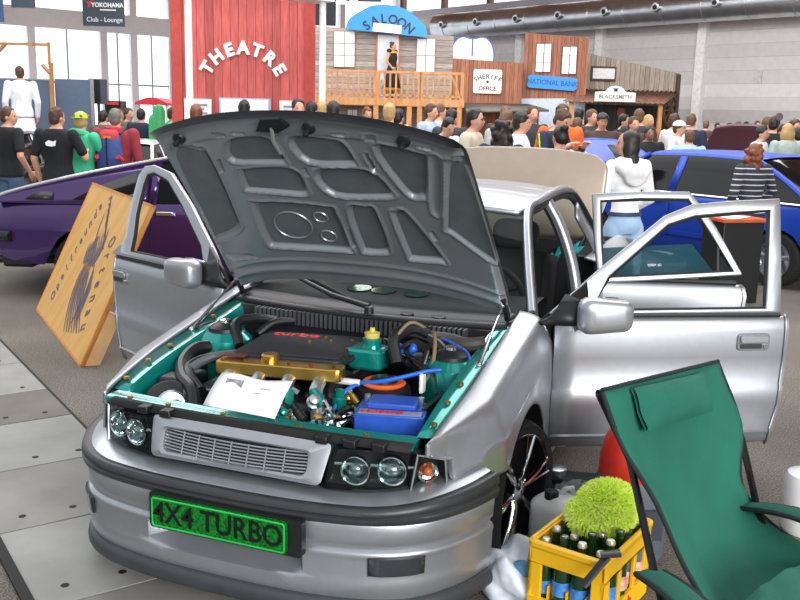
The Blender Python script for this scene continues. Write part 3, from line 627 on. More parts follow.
bm = nb(); surf(bm, [[(sx_*.20, p0_, q0_) for sx_ in (-1, 1)] for p0_, q0_ in ((1.5, 1.205), (1.7, 1.40))]); obj('inner_panel', bm, BLACK, hb_, solid=.01)
bm = nb(); tube(bm, [(-.62, 1.25, .9), (-.62, 1.7, 1.3)], .012, 6); obj('bonnet_stay', bm, STEEL, bl)

# maroon car with open bonnet, behind the blue one
MRN = M('maroon_paint', '#5a3542', .3, .3, .04, 4, coat=.6)
mc = thing('maroon_car', 'maroon car with its wide bonnet standing open behind the blue car', 'car', gpos(739, 0, 19.8), RZ+PI-.25)
car_shell(mc, MRN, st, (-1.3, 1.28), .34)
Cabin(1.30, .55, -.85, -1.62, .91, 1.33, .80, .63).build(mc, MRN, [('door_pillar', [(.14, .90, .05), (.10, 1.31, .05)])])
for sd in (-1, 1):
    for wy in (-1.3, 1.28): wheel(mc, sd*.75, wy, .30, .2, sd)
hd = [[V((sx_*.74*(1-.22*f_**2), 1.22+.42*f_, .92+.70*f_+.08*f_*(1-sx_**2))) for sx_ in (-1, -.8, -.4, 0, .4, .8, 1)] for f_ in (0, .25, .5, .75, 1)]
bm = nb(); surf(bm, hd, 3, 3); obj('bonnet', bm, MRN, mc, 40, solid=.03)

# dark green classic behind the four visitors, pale estate beside it
GRNP = M('dark_green_paint', '#10231f', .15, .3, .05, 4, coat=1)
gc = thing('dark_green_car', 'dark green classic car with chrome trim and round lamps behind the black t-shirts', 'car', gpos(-22, 0, 12.9), RZ+PI+.12)
car_shell(gc, GRNP, [(-2.1, .66, .4, .78, .84), (-1.5, .8, .28, .86, .9), (0, .83, .25, .9, .93), (1.1, .82, .26, .88, .92), (1.8, .8, .28, .84, .88), (2.1, .74, .34, .78, .82)], (-1.25, 1.3), .34)
Cabin(.85, .3, -.8, -1.5, .9, 1.33, .76, .6).build(gc, M('silver_grey_paint', '#aab4b8', .2, .6, coat=.6), [('door_pillar', [(-.3, .90, .05), (-.3, 1.31, .05)])])
for sd in (-1, 1):
    bm = nb(); lathe(bm, [(.11, 0), (.115, .05), (.09, .06)], axis_m((sd*.52, 2.10, .64), (0, 1, 0)), 20); h_ = obj('headlamp', bm, CHROME, gc)
    bm = nb(); ball(bm, (sd*.52, 2.15, .64), (.088, .03, .088)); obj('lens', bm, LAMPC, h_)
    for wy in (-1.25, 1.3): wheel(gc, sd*.73, wy, .30, .18, sd)
bm = nb(); bbox_(bm, (-.38, 2.1, .54), (.38, 2.14, .72)); obj('grille', bm, CHROME, gc, bevel=.02)
bm = nb(); tube(bm, [(-.78, 1.98, .44), (-.66, 2.2, .44), (0, 2.24, .44), (.66, 2.2, .44), (.78, 1.98, .44)], .05, 8); obj('front_bumper', bm, CHROME, gc)
bm = nb(); bbox_(bm, (-.74, .95, .915), (.74, 1.75, .935)); obj('bonnet_panel', bm, M('silver_grey_paint', '#aab4b8', .2, .6, coat=.6), gc, bevel=.01)
wc = thing('white_car', 'white car with a pale roof just left of the raised grey bonnet', 'car', gpos(124, 0, 13.05), RZ+PI); wc.scale = (.8, .7, 1)
WPT = M('white_paint', '#dfe6f2', .2, .1, coat=.8)
car_shell(wc, WPT, st, (-1.3, 1.28), .34)
Cabin(1.30, .55, -.85, -1.62, .88, 1.24, .80, .63).build(wc, WPT, [('door_pillar', [(.14, .87, .05), (.10, 1.22, .05)])])
for sd in (-1, 1):
    for wy in (-1.3, 1.28): wheel(wc, sd*.75, wy, .30, .2, sd)
# black pedestal with orange top between the doors
pp = at(726, 300, 'z', 0); pd = thing('display_pedestal', 'black display pedestal with an orange top and papers beside the striped woman', 'pedestal', (pp.x, pp.y, 0), RZ+.25)
bm = nb(); bbox_(bm, (-.22, -.18, 0), (.22, .18, .80)); obj('column', bm, BLACK, pd, bevel=.008)
bm = nb(); bbox_(bm, (-.25, -.2, .80), (.25, .2, .83)); obj('top', bm, M('orange_top', '#c4542e', .5), pd)
lf = thing('leaflets', 'white leaflets fanned on the orange pedestal top', 'paper', (pp.x, pp.y, .831), RZ+.4)
for k in range(3):
    bm = nb(); box(bm, (-.08+.08*k, .03*k-.03, .001+.0015*k), (.14, .2, .001), Euler((0, 0, .3*k-.2))); obj('sheet', bm, M('paper', '#e9e9e6', .8), lf)
# ------------------------------------------------------------------ people
SKIN = M('skin', '#c9957c', .55, var=.06, scale=8); SKIN_D = M('skin_tan', '#8a5f4a', .55, var=.06, scale=8)
EYE = M('eye_dark', '#2a211d', .3); LIP = M('lips', '#a8625a', .5); SHOE = M('shoe_dark', '#2a2a2e', .6)
def remesh(bm, vox, smooth=3):
    me = bpy.data.meshes.new('tmp'); bmesh.ops.recalc_face_normals(bm, faces=bm.faces); bm.to_mesh(me); bm.free()
    o = bpy.data.objects.new('tmp', me); col.objects.link(o)
    r = o.modifiers.new('r', 'REMESH'); r.mode = 'VOXEL'; r.voxel_size = vox; r.use_smooth_shade = True
    s = o.modifiers.new('s', 'SMOOTH'); s.factor = .5; s.iterations = smooth
    out = bake(o); bpy.data.meshes.remove(me); return out
TORSO = [(.84, .150, .105, 0), (.90, .172, .120, .005), (.98, .165, .112, 0), (1.08, .145, .098, -.005), (1.20, .158, .108, -.005), (1.32, .180, .112, 0), (1.40, .180, .098, .005), (1.445, .142, .080, .01), (1.475, .088, .066, .01), (1.495, .066, .060, .008)]
TORSO_F = [(.84, .150, .110, .005), (.90, .178, .128, .012), (.97, .165, .112, .005), (1.06, .128, .088, 0), (1.18, .142, .104, -.008), (1.30, .160, .112, -.008), (1.39, .158, .090, .005), (1.44, .118, .070, .01), (1.475, .072, .056, .01), (1.49, .056, .052, .008)]
def loftz(bm, prof, g=0, z0=-9, z1=9, lean=None, seg=20):
    m_ = 16 if z1-z0 < .3 else 3
    pr = crs([V((a, b2, c)) for a, b2, c, d in prof], m_); ys = crs([V((d, 0, 0)) for a, b2, c, d in prof], m_); rows = []
    for p, y in zip(pr, ys):
        if z0 <= p.x <= z1:
            r = []
            for k in range(seg):
                a = 2*PI*k/seg; ca, sa = math.cos(a), math.sin(a); q = V(((p.y+g)*ca, (p.z+g)*sa+y.x, p.x)); r.append(lean(q) if lean else q)
            rows.append(r)
    vs = surf(bm, rows, close=True); bm.faces.new(vs[0][::-1]); bm.faces.new(vs[-1])
def hand(bm, wrist, d, palm_n, side, curl=.5, grip=False):
    """d forearm direction, palm_n palm normal; five unequal bent fingers rooted in the palm"""
    d = V(d).normalized(); n = (V(palm_n)-d*V(palm_n).dot(d)).normalized(); s = d.cross(n)*side; W = V(wrist)
    capsule(bm, [W+d*.02-s*.018, W+d*.075-s*.024], [.021, .020], 8); capsule(bm, [W+d*.02+s*.014, W+d*.075+s*.022], [.021, .019], 8); capsule(bm, [W-d*.02, W+d*.05], [.024, .026], 8)
    for k, (o, L) in enumerate(((-.033, .062), (-.011, .074), (.011, .068), (.031, .052))):
        p = W+d*.075+s*o; a = curl*(.5+.1*k); pts = [p]
        for q in (.45, .32, .23):
            p = p+(d*math.cos(a)+n*math.sin(a))*L*q*1.15; pts.append(p); a += curl
        capsule(bm, pts, [.0098, .009, .0082, .007], 8)
    p = W+d*.02-s*.03; q = p+(d*.55-s*.75+n*.35).normalized()*.036; e = q+(d*.85-s*.25+n*.4).normalized()*.032
    capsule(bm, [p, q, e, e+(d*.9+n*.45+s*.1).normalized()*.02], [.016, .0125, .0105, .008], 8)
def person(label, pos, face, h=1.75, top=None, sleeve='long', legs=None, hair=None, style='short', arms=None, female=False, head_turn=0, nod=0, lean=0, near=False, skin=None, shoes=None, group=None, skirt=False, stride=.0, topname='shirt', build=1.0, hem=.86, waist=.985):
    """face: world angle (radians) the person looks along; arms: [(elbow, hand)] offsets from each shoulder, own left (+x) then right"""
    fx, fy = math.cos(face), math.sin(face); P = thing('person', label, 'person', pos, math.atan2(fy, fx)+PI/2, group)
    sk = skin or SKIN; vox = .011 if near else .021; cv = .013 if near else .022; T = TORSO_F if female else TORSO
    T = [(a, b2*build, c*build, d) for a, b2, c, d in T]; s = h/1.75
    def L(q):                                  # lean of the upper body about the hip (forward = -y)
        a = lean*max(0, min(1, (q.z-.88)/.5)); z = q.z-.9
        return V((q.x, q.y-math.sin(a)*z, .9+z*math.cos(a))) if a else V(q)
    SH = .175 if female else .198; SH *= build**.5
    A = arms or [((.06, .02, -.29), (.05, -.07, -.53)), ((-.06, .02, -.29), (-.05, -.07, -.53))]
    sh = [L(V((SH, .01, 1.405))), L(V((-SH, .01, 1.405)))]; el = [sh[i]+V(A[i][0]) for i in (0, 1)]; ha = [sh[i]+V(A[i][1]) for i in (0, 1)]
    hip = [V((.088, 0, .90)), V((-.088, 0, .90))]; kn = [V((.095, -.02-stride, .49)), V((-.095, -.02+stride, .49))]; an = [V((.10, .03-stride*1.2, .08)), V((-.10, .03+stride*1.8, .08))]
    hp = L(V((0, -.02, 1.472))); HR = Matrix.Translation(hp) @ Matrix.Rotation(head_turn, 4, 'Z') @ Matrix.Rotation(nod, 4, 'X')
    HK = .89
    def H(x, y, z): return HR @ (V((x, y, z-1.50))*HK)
    bm = nb(); loftz(bm, T, -.004, lean=L); capsule(bm, [L(V((0, .012, 1.42))), H(0, 0, 1.56)], [.06, .054], 12)
    rot = HR.to_3x3()
    def hb(c, r):
        r = r if hasattr(r, '__len__') else (r, r, r); ball(bm, H(*c), [q_*HK for q_ in r], 20, 14, rot)
    hb((0, -.003, 1.655), (.076, .096, .098)); hb((0, -.03, 1.585), (.056, .066, .066)); hb((0, -.062, 1.548), (.028, .03, .022)); hb((0, -.078, 1.668), (.05, .022, .014))
    capsule(bm, [H(0, -.092, 1.650), H(0, -.112, 1.612)], [.010, .015], 8)
    for i in (1, -1): hb((.078*i, .008, 1.622), (.012, .022, .032)); hb((.036*i, -.066, 1.607), (.024, .026, .022))
    hb((0, -.094, 1.576), (.022, .012, .010))
    for i in (0, 1):
        capsule(bm, [sh[i], el[i], ha[i]], [.052*build, .041, .027], 12)
        capsule(bm, [hip[i], kn[i], an[i]], [.082, .055, .038], 12)
        capsule(bm, [an[i]+V((0, .02, -.03)), an[i]+V((.01*(1-2*i), -.15, -.045))], [.036, .03], 10)
    me = remesh(bm, vox)
    bm = nb(); bm.from_mesh(me)
    for i in (0, 1):
        d = (ha[i]-el[i]).normalized(); side = 1 if i == 0 else -1
        hand(bm, ha[i], d, V((-side, -.3, .0)) if abs(d.z) > .6 else V((0, 0, -1)), side, .35)
    bm.transform(Matrix.Scale(s, 4)); bpy.data.meshes.remove(me)
    obj('body', bm, sk, P, 60)
    def part(name, bm, m, v=cv, sm=2, solid_=True):
        me = remesh(bm, v, sm) if solid_ else bm
        if solid_: me.transform(Matrix.Scale(s, 4))
        else: bm.transform(Matrix.Scale(s, 4))
        return obj(name, me, m, P, 60)
    # eyes and mouth
    for i in (1, -1):
        bm = nb(); ball(bm, H(.031*i, -.084, 1.645), (.012, .010, .0075), 10, 8, rot); part('eye', bm, EYE, solid_=False)
    bm = nb(); ball(bm, H(0, -.103, 1.577), (.024, .006, .007), 10, 6, rot); part('mouth', bm, LIP, solid_=False)
    # top
    bm = nb(); g = .016; loftz(bm, T, g, hem, 1.482, L)
    for i in (0, 1):
        if sleeve == 'none': continue
        if sleeve == 'short':
            e2 = sh[i].lerp(el[i], .72); capsule(bm, [sh[i]+V((0, 0, .008)), e2], [.064*build, .058], 12)
        else:
            w2 = el[i].lerp(ha[i], .93); capsule(bm, [sh[i]+V((0, 0, .008)), el[i], w2], [.068*build, .055, .043], 12)
    part(topname, bm, top)
    # trousers or skirt
    bm = nb()
    if skirt:
        loftz(bm, [(.35, .30, .26, 0), (.6, .25, .21, 0), (.85, .19, .14, 0), (.99, .165, .12, 0)], .01, seg=24)
    else:
        loftz(bm, T, .012, .80, waist)
        for i in (0, 1): capsule(bm, [hip[i]-V((0, 0, .02)), kn[i], an[i]+V((0, 0, .03))], [.096, .070, .060], 12)
    part('skirt' if skirt else 'trousers', bm, legs)
    for i in (0, 1):
        bm = nb(); y = an[i]; capsule(bm, [V((y.x, y.y+.03, .045)), V((y.x*1.08, y.y-.10, .042)), V((y.x*1.1, y.y-.17, .036))], [.044, .046, .034], 10); part('shoe', bm, shoes or SHOE, solid_=False)
    # hair
    if style != 'bald':
        bm = nb(); rnd = random.Random(sum(map(ord, label)))
        hb((0, .016, 1.668), (.086, .098, .098))
        if style in ('short', 'spiky'):
            hb((0, .045, 1.62), (.076, .066, .075))
            for k in range(26):
                a = rnd.uniform(0, 2*PI); e = rnd.uniform(.35, 1.5); c = V((.076*math.cos(a)*math.cos(e), .012+.09*math.sin(a)*math.cos(e), 1.672+.088*math.sin(e))); hb(c, .022)
        if style in ('long', 'wavy', 'curly', 'bob'):
            hb((0, .035, 1.60), (.092, .08, .11)); z1 = 1.40 if style != 'bob' else 1.53
            hb((0, .062, z1+.06), (.10, .055, .12))
            for i in (1, -1): hb((.074*i, .012, 1.585), (.026, .055, .10))
            if style in ('curly', 'wavy'):
                for k in range(46 if style == 'curly' else 26):
                    a = rnd.uniform(-.3, PI+.3); z = rnd.uniform(1.40, 1.74); r_ = .10 if z < 1.68 else .06; hb((r_*math.cos(a), .02+.085*math.sin(a), z), rnd.uniform(.022, .045))
        if style == 'bun':
            hb((0, .05, 1.63), (.08, .07, .08)); hb((0, .09, 1.735), (.052, .048, .045))
        me = remesh(bm, .010 if near else .014, 1); me.transform(Matrix.Scale(s, 4)); obj('hair', me, hair, P, 60)
    return P, H, s, dict(sh=sh, el=el, ha=ha, L=L, rot=rot)
def cap_on(P, H, s, m, rot, back=False, brim=True):
    bm = nb(); vs = ball(bm, H(0, .008, 1.685), (.087, .098, .082), 20, 12, rot)
    n = rot @ V((0, 0, 1)); bmesh.ops.bisect_plane(bm, geom=bm.verts[:]+bm.edges[:]+bm.faces[:], plane_co=H(0, 0, 1.685), plane_no=n, clear_inner=True)
    d = 1 if back else -1
    if brim: tube(bm, [H(.0, d*.07, 1.69), H(0, d*.125, 1.688), H(0, d*.165, 1.682)], [.075, .068, .035], 12, flat=(1, .10)) if False else prism(bm, [(.075*math.cos(RAD(a)), d*(.085+.085*math.sin(RAD(a)))) for a in range(0, 181, 15)], .007, Matrix.Translation(H(0, 0, 1.688)) @ rot.to_4x4())
    bm.transform(Matrix.Scale(s, 4)); return obj('cap', bm, m, P, 60)
def cloth(name, c): return M('cloth_'+name, c, .85, var=.10, scale=14, bump=.25, bscale=25)
HAIR = dict(brown=M('hair_brown', '#4a3222', .6, var=.25, scale=60), dark=M('hair_dark', '#1d1613', .5, var=.3, scale=60), blond=M('hair_blond', '#b08e5c', .6, var=.2, scale=60), red=M('hair_auburn', '#6e3a22', .5, var=.3, scale=60), grey=M('hair_grey', '#6e675f', .6, var=.2, scale=60), light=M('hair_light_brown', '#5f4430', .6, var=.2, scale=60))
DENIM = M('denim', '#5f7fa6', .85, c2='#87a5c6', scale=6, bump=.2); DENIM_D = M('denim_dark', '#3b4f70', .85, c2='#5b7192', scale=5); DARKP = cloth('dark_trousers', '#24262c')
FC = math.atan2(-FWD.y, -FWD.x)              # facing the viewer
def face(deg): return FC+RAD(deg)            # 0 towards the viewer, +90 towards the right of the picture, 180 away
def stand(px, py, dep): p = atd(px, py, dep); return V((p.x, p.y, 0)), p.z*1.092
def walker(label, px, py, dep, **k):         # head centre seen at px, py at a given distance
    p, h = stand(px, py, dep); k.setdefault('h', max(1.5, min(1.95, h))); return person(label, p, **k)
# --- four young people on the left, watching the cars
POCK = [((.10, .06, -.27), (.09, -.07, -.46)), ((-.10, .06, -.27), (-.09, -.07, -.46))]
walker('young man at the left edge in a black t-shirt with a hand near his pocket', 7, 116, 10.9, face=face(150), top=cloth('black', '#16171b'), sleeve='short', legs=DENIM_D, hair=HAIR['brown'], near=True, arms=POCK, head_turn=-.9)
P, H, s, q = walker('young man seen from behind in a black t-shirt with a small white back print', 56, 117, 10.3, face=face(172), top=cloth('black', '#16171b'), sleeve='short', legs=cloth('black_trousers', '#191a1e'), hair=HAIR['brown'], near=True, arms=[((.07, .03, -.28), (.06, -.06, -.5)), ((-.12, -.04, -.25), (-.02, -.24, -.19))], head_turn=-.35)
bm = nb(); prism(bm, [(-.07, .0), (-.03, .03), (.02, .015), (.06, .03), (.05, -.03), (.0, -.04), (-.06, -.03)], .004, Matrix.Translation((.0, .135*s, 1.32*s)) @ Matrix(((-1, 0, 0, 0), (0, 0, 1, 0), (0, 1, 0, 0), (0, 0, 0, 1)))); obj('back_print', bm, WHITE, P)
GRN = cloth('green', '#3fb98a')
P, H, s, q = walker('person in a bright green hooded sweatshirt and lime cap raising one hand', 80, 121, 10.75, face=face(160), top=GRN, legs=DENIM, hair=HAIR['blond'], near=True, arms=[((.10, .0, -.27), (.12, -.14, -.46)), ((-.10, -.10, -.24), (-.02, -.30, -.04))], head_turn=.25)
CP = cap_on(P, H, s, M('lime_cap', '#9edc4a', .7), q['rot'], back=True)
for a in (60, 120, 200): 
    bm = nb(); c = H(.088*math.cos(RAD(a)), .008+.098*math.sin(RAD(a)), 1.715); ball(bm, c*s, .02, 10, 8); obj('red_patch', bm, M('patch_red', '#c83a4a', .7), CP)
bm = nb(); tube(bm, [q['L'](V((.10*math.cos(RAD(a)), .02+.09*math.sin(RAD(a)), 1.45+.03*math.sin(RAD(a)))))*s for a in range(0, 360, 30)], .038, 10, closed=True); obj('hood', bm, GRN, P)
MAR = cloth('maroon', '#8f2c38')
P, H, s, q = walker('man seen from behind in a maroon jacket carrying a blue backpack', 115, 118, 10.95, face=face(178), top=MAR, legs=DENIM_D, hair=HAIR['grey'], style='short', near=True, build=1.16, topname='jacket')
bm = nb(); tube(bm, [q['L'](V((.085*math.cos(RAD(a)), .015+.08*math.sin(RAD(a)), 1.47)))*s for a in range(0, 360, 30)], .035, 10, closed=True); obj('collar', bm, M('collar_red', '#b82c3c', .8), P)
bp = thing('backpack', 'blue backpack with red panels on the back of the man in maroon', 'backpack', P.location, P.rotation_euler.z)
NAVY = M('backpack_navy', '#2d3f74', .8, c2='#3c5290', scale=9)
bm = nb(); loftz(bm, [(.98, .13, .07, .22), (1.04, .155, .095, .225), (1.20, .15, .10, .225), (1.36, .13, .085, .215), (1.44, .10, .06, .20)], 0, seg=20); bm.transform(Matrix.Scale(s, 4)); obj('pack_body', bm, NAVY, bp)
bm = nb(); loftz(bm, [(1.36, .11, .05, .25), (1.42, .115, .075, .22), (1.47, .08, .06, .19)], 0, seg=18); bm.transform(Matrix.Scale(s, 4)); obj('top_flap', bm, M('flap_red', '#b5333f', .8), bp)
bm = nb(); bbox_(bm, (-.045, .285, 1.37), (.045, .305, 1.40)); bm.transform(Matrix.Scale(s, 4)); obj('logo_patch', bm, M('patch_orange', '#d88a2c', .7), bp)
for i in (1, -1):
    bm = nb(); tube(bm, [(.09*i, .13, 1.42), (.125*i, .05, 1.475), (.14*i, -.10, 1.42), (.15*i, -.14, 1.25), (.15*i, .0, 1.05), (.13*i, .15, 1.02)], .018, 8); bm.transform(Matrix.Scale(s, 4)); obj('strap', bm, BLACK, bp)
    bm = nb(); tube(bm, [(.15*i, .24, 1.12), (.12*i, .31, 1.16)], .03, 8); bm.transform(Matrix.Scale(s, 4)); obj('side_panel', bm, M('flap_red', '#b5333f', .8), bp)
bm = nb(); tube(bm, [(0, .322, 1.38), (0, .33, 1.2), (0, .322, 1.03)], .008, 6); bm.transform(Matrix.Scale(s, 4)); obj('zip', bm, BLACK, bp)
# white coat figure on a podium
p0, hh = stand(20, 76, 15.9); pod_h = hh-1.80
pod = thing('podium', 'low dark podium under the figure in a long white coat', 'podium', p0, RZ)
bm = nb(); bbox_(bm, (-.5, -.4, 0), (.5, .4, pod_h-.03)); obj('base', bm, DKMETAL, pod); bm = nb(); bbox_(bm, (-.52, -.42, pod_h-.03), (.52, .42, pod_h)); obj('top', bm, BLACK, pod)
COAT = cloth('white_coat', '#e8eaf0')
P, H, s, q = person('mannequin in a long white coat and dark trousers standing above the visitors', (p0.x, p0.y, pod_h), face(205), 1.80, COAT, 'long', DARKP, HAIR['brown'], 'short', near=True, topname='coat', hem=.84)
bm = nb(); loftz(bm, [(.56, .23, .17, 0), (.75, .21, .15, 0), (.88, .195, .14, 0)], .0, seg=22); obj('coat_skirt', bm, COAT, P)
bm = nb(); bbox_(bm, (-.004, -.17, .6), (.004, -.10, 1.42)); obj('button_line', bm, M('seam_grey', '#9aa0ad', .8), P)
# woman on the saloon balcony
F = SALOON_F; lp_ = F.o+Matrix.Rotation(F.rz, 3, 'Z') @ V((F.x(391.5), -.62, BALC))
BLKD = cloth('black_dress', '#1a1a1f')
P, H, s, q = person('woman in a black and gold saloon dress standing on the balcony', lp_, face(62), 1.72, BLKD, 'none', BLKD, HAIR['dark'], 'bun', female=True, skirt=True, topname='bodice', arms=[((.09, .03, -.26), (.02, -.13, -.44)), ((-.10, .02, -.26), (-.06, -.14, -.44))], skin=M('skin_warm', '#b98560', .55))
GOLD_C = M('gold_cloth', '#c08a2e', .7); bm = nb(); loftz(bm, [(.33, .31, .27, 0), (.40, .295, .255, 0)], .01, seg=24); obj('skirt_hem', bm, GOLD_C, P)
bm = nb(); loftz(bm, [(1.36, .17, .115, -.005), (1.43, .13, .09, .0)], .02, seg=20); obj('neckline', bm, GOLD_C, P)
for i in (0, 1):
    bm = nb(); ball(bm, q['sh'][i]+V((0, 0, .02)), (.085, .075, .06)); obj('puff_sleeve', bm, BLKD, P)
# white hooded woman
WH = cloth('white_fleece', '#eef0f2'); LJ = M('light_denim', '#8fb3d6', .85, c2='#b5d0e8', scale=6, bump=.2)
P, H, s, q = person('woman seen from behind in a white hooded jacket and light blue jeans', at(616, 328, 'z', 0), face(197), 1.70, WH, 'long', LJ, HAIR['dark'], 'long', female=True, near=True, head_turn=.95, stride=.05, topname='jacket', hem=.985, build=.82, waist=1.05, arms=[((.08, .0, -.28), (.03, -.16, -.44)), ((-.08, -.02, -.28), (-.02, -.2, -.38))])
bm = nb(); tube(bm, [q['L'](V((.12*math.sin(a), .06+.10*math.cos(a)*1.0, 1.42-.05*math.cos(a))))*s for a in [k*PI/7 for k in range(14)]], [(.045+.02*math.cos(k*PI/7)) for k in range(14)], 10, closed=True); ball(bm, V((0, .145, 1.34))*s, (.11*s, .05*s, .10*s)); me = remesh(bm, .014, 4); obj('hood', me, WH, P, 60)
bm = nb(); loftz(bm, [(a, b2*.82, c*.82, d) for a, b2, c, d in TORSO_F], .020, .99, 1.025); bm.transform(Matrix.Diagonal((s*1.06, s*1.06, s, 1))); obj('belt', bm, M('navy_belt', '#2b3a5c', .6), P)
# striped woman
st = M('striped_knit', '#2c3140', .85); tt_ = st.node_tree; b = tt_.nodes['Principled BSDF']; co = [n for n in tt_.nodes if n.type == 'TEX_COORD'][0]; rp = [n for n in tt_.nodes if n.type == 'VALTORGB'][0]
sx2 = tt_.nodes.new('ShaderNodeSeparateXYZ'); tt_.links.new(co.outputs['Object'], sx2.inputs[0])
m1 = tt_.nodes.new('ShaderNodeMath'); m1.operation = 'MULTIPLY'; m1.inputs[1].default_value = 18; tt_.links.new(sx2.outputs['Z'], m1.inputs[0])
m2 = tt_.nodes.new('ShaderNodeMath'); m2.operation = 'FRACT'; tt_.links.new(m1.outputs[0], m2.inputs[0])
m3 = tt_.nodes.new('ShaderNodeMath'); m3.operation = 'LESS_THAN'; m3.inputs[1].default_value = .2; tt_.links.new(m2.outputs[0], m3.inputs[0])
mx = tt_.nodes.new('ShaderNodeMix'); mx.data_type = 'RGBA'; tt_.links.new(m3.outputs[0], mx.inputs[0]); tt_.links.new(rp.outputs[0], mx.inputs[6]); mx.inputs[7].default_value = (.55, .55, .57, 1); tt_.links.new(mx.outputs[2], b.inputs['Base Color'])
P, H, s, q = person('woman with wavy auburn hair in a dark striped sweater and jeans by the pedestal', at(741, 291, 'z', 0), face(195), 1.58, st, 'long', DENIM_D, HAIR['red'], 'wavy', female=True, near=True, head_turn=-.25, topname='sweater', build=.95, arms=[((.09, .04, -.27), (.05, -.10, -.46)), ((-.11, .0, -.25), (-.02, -.16, -.36))])
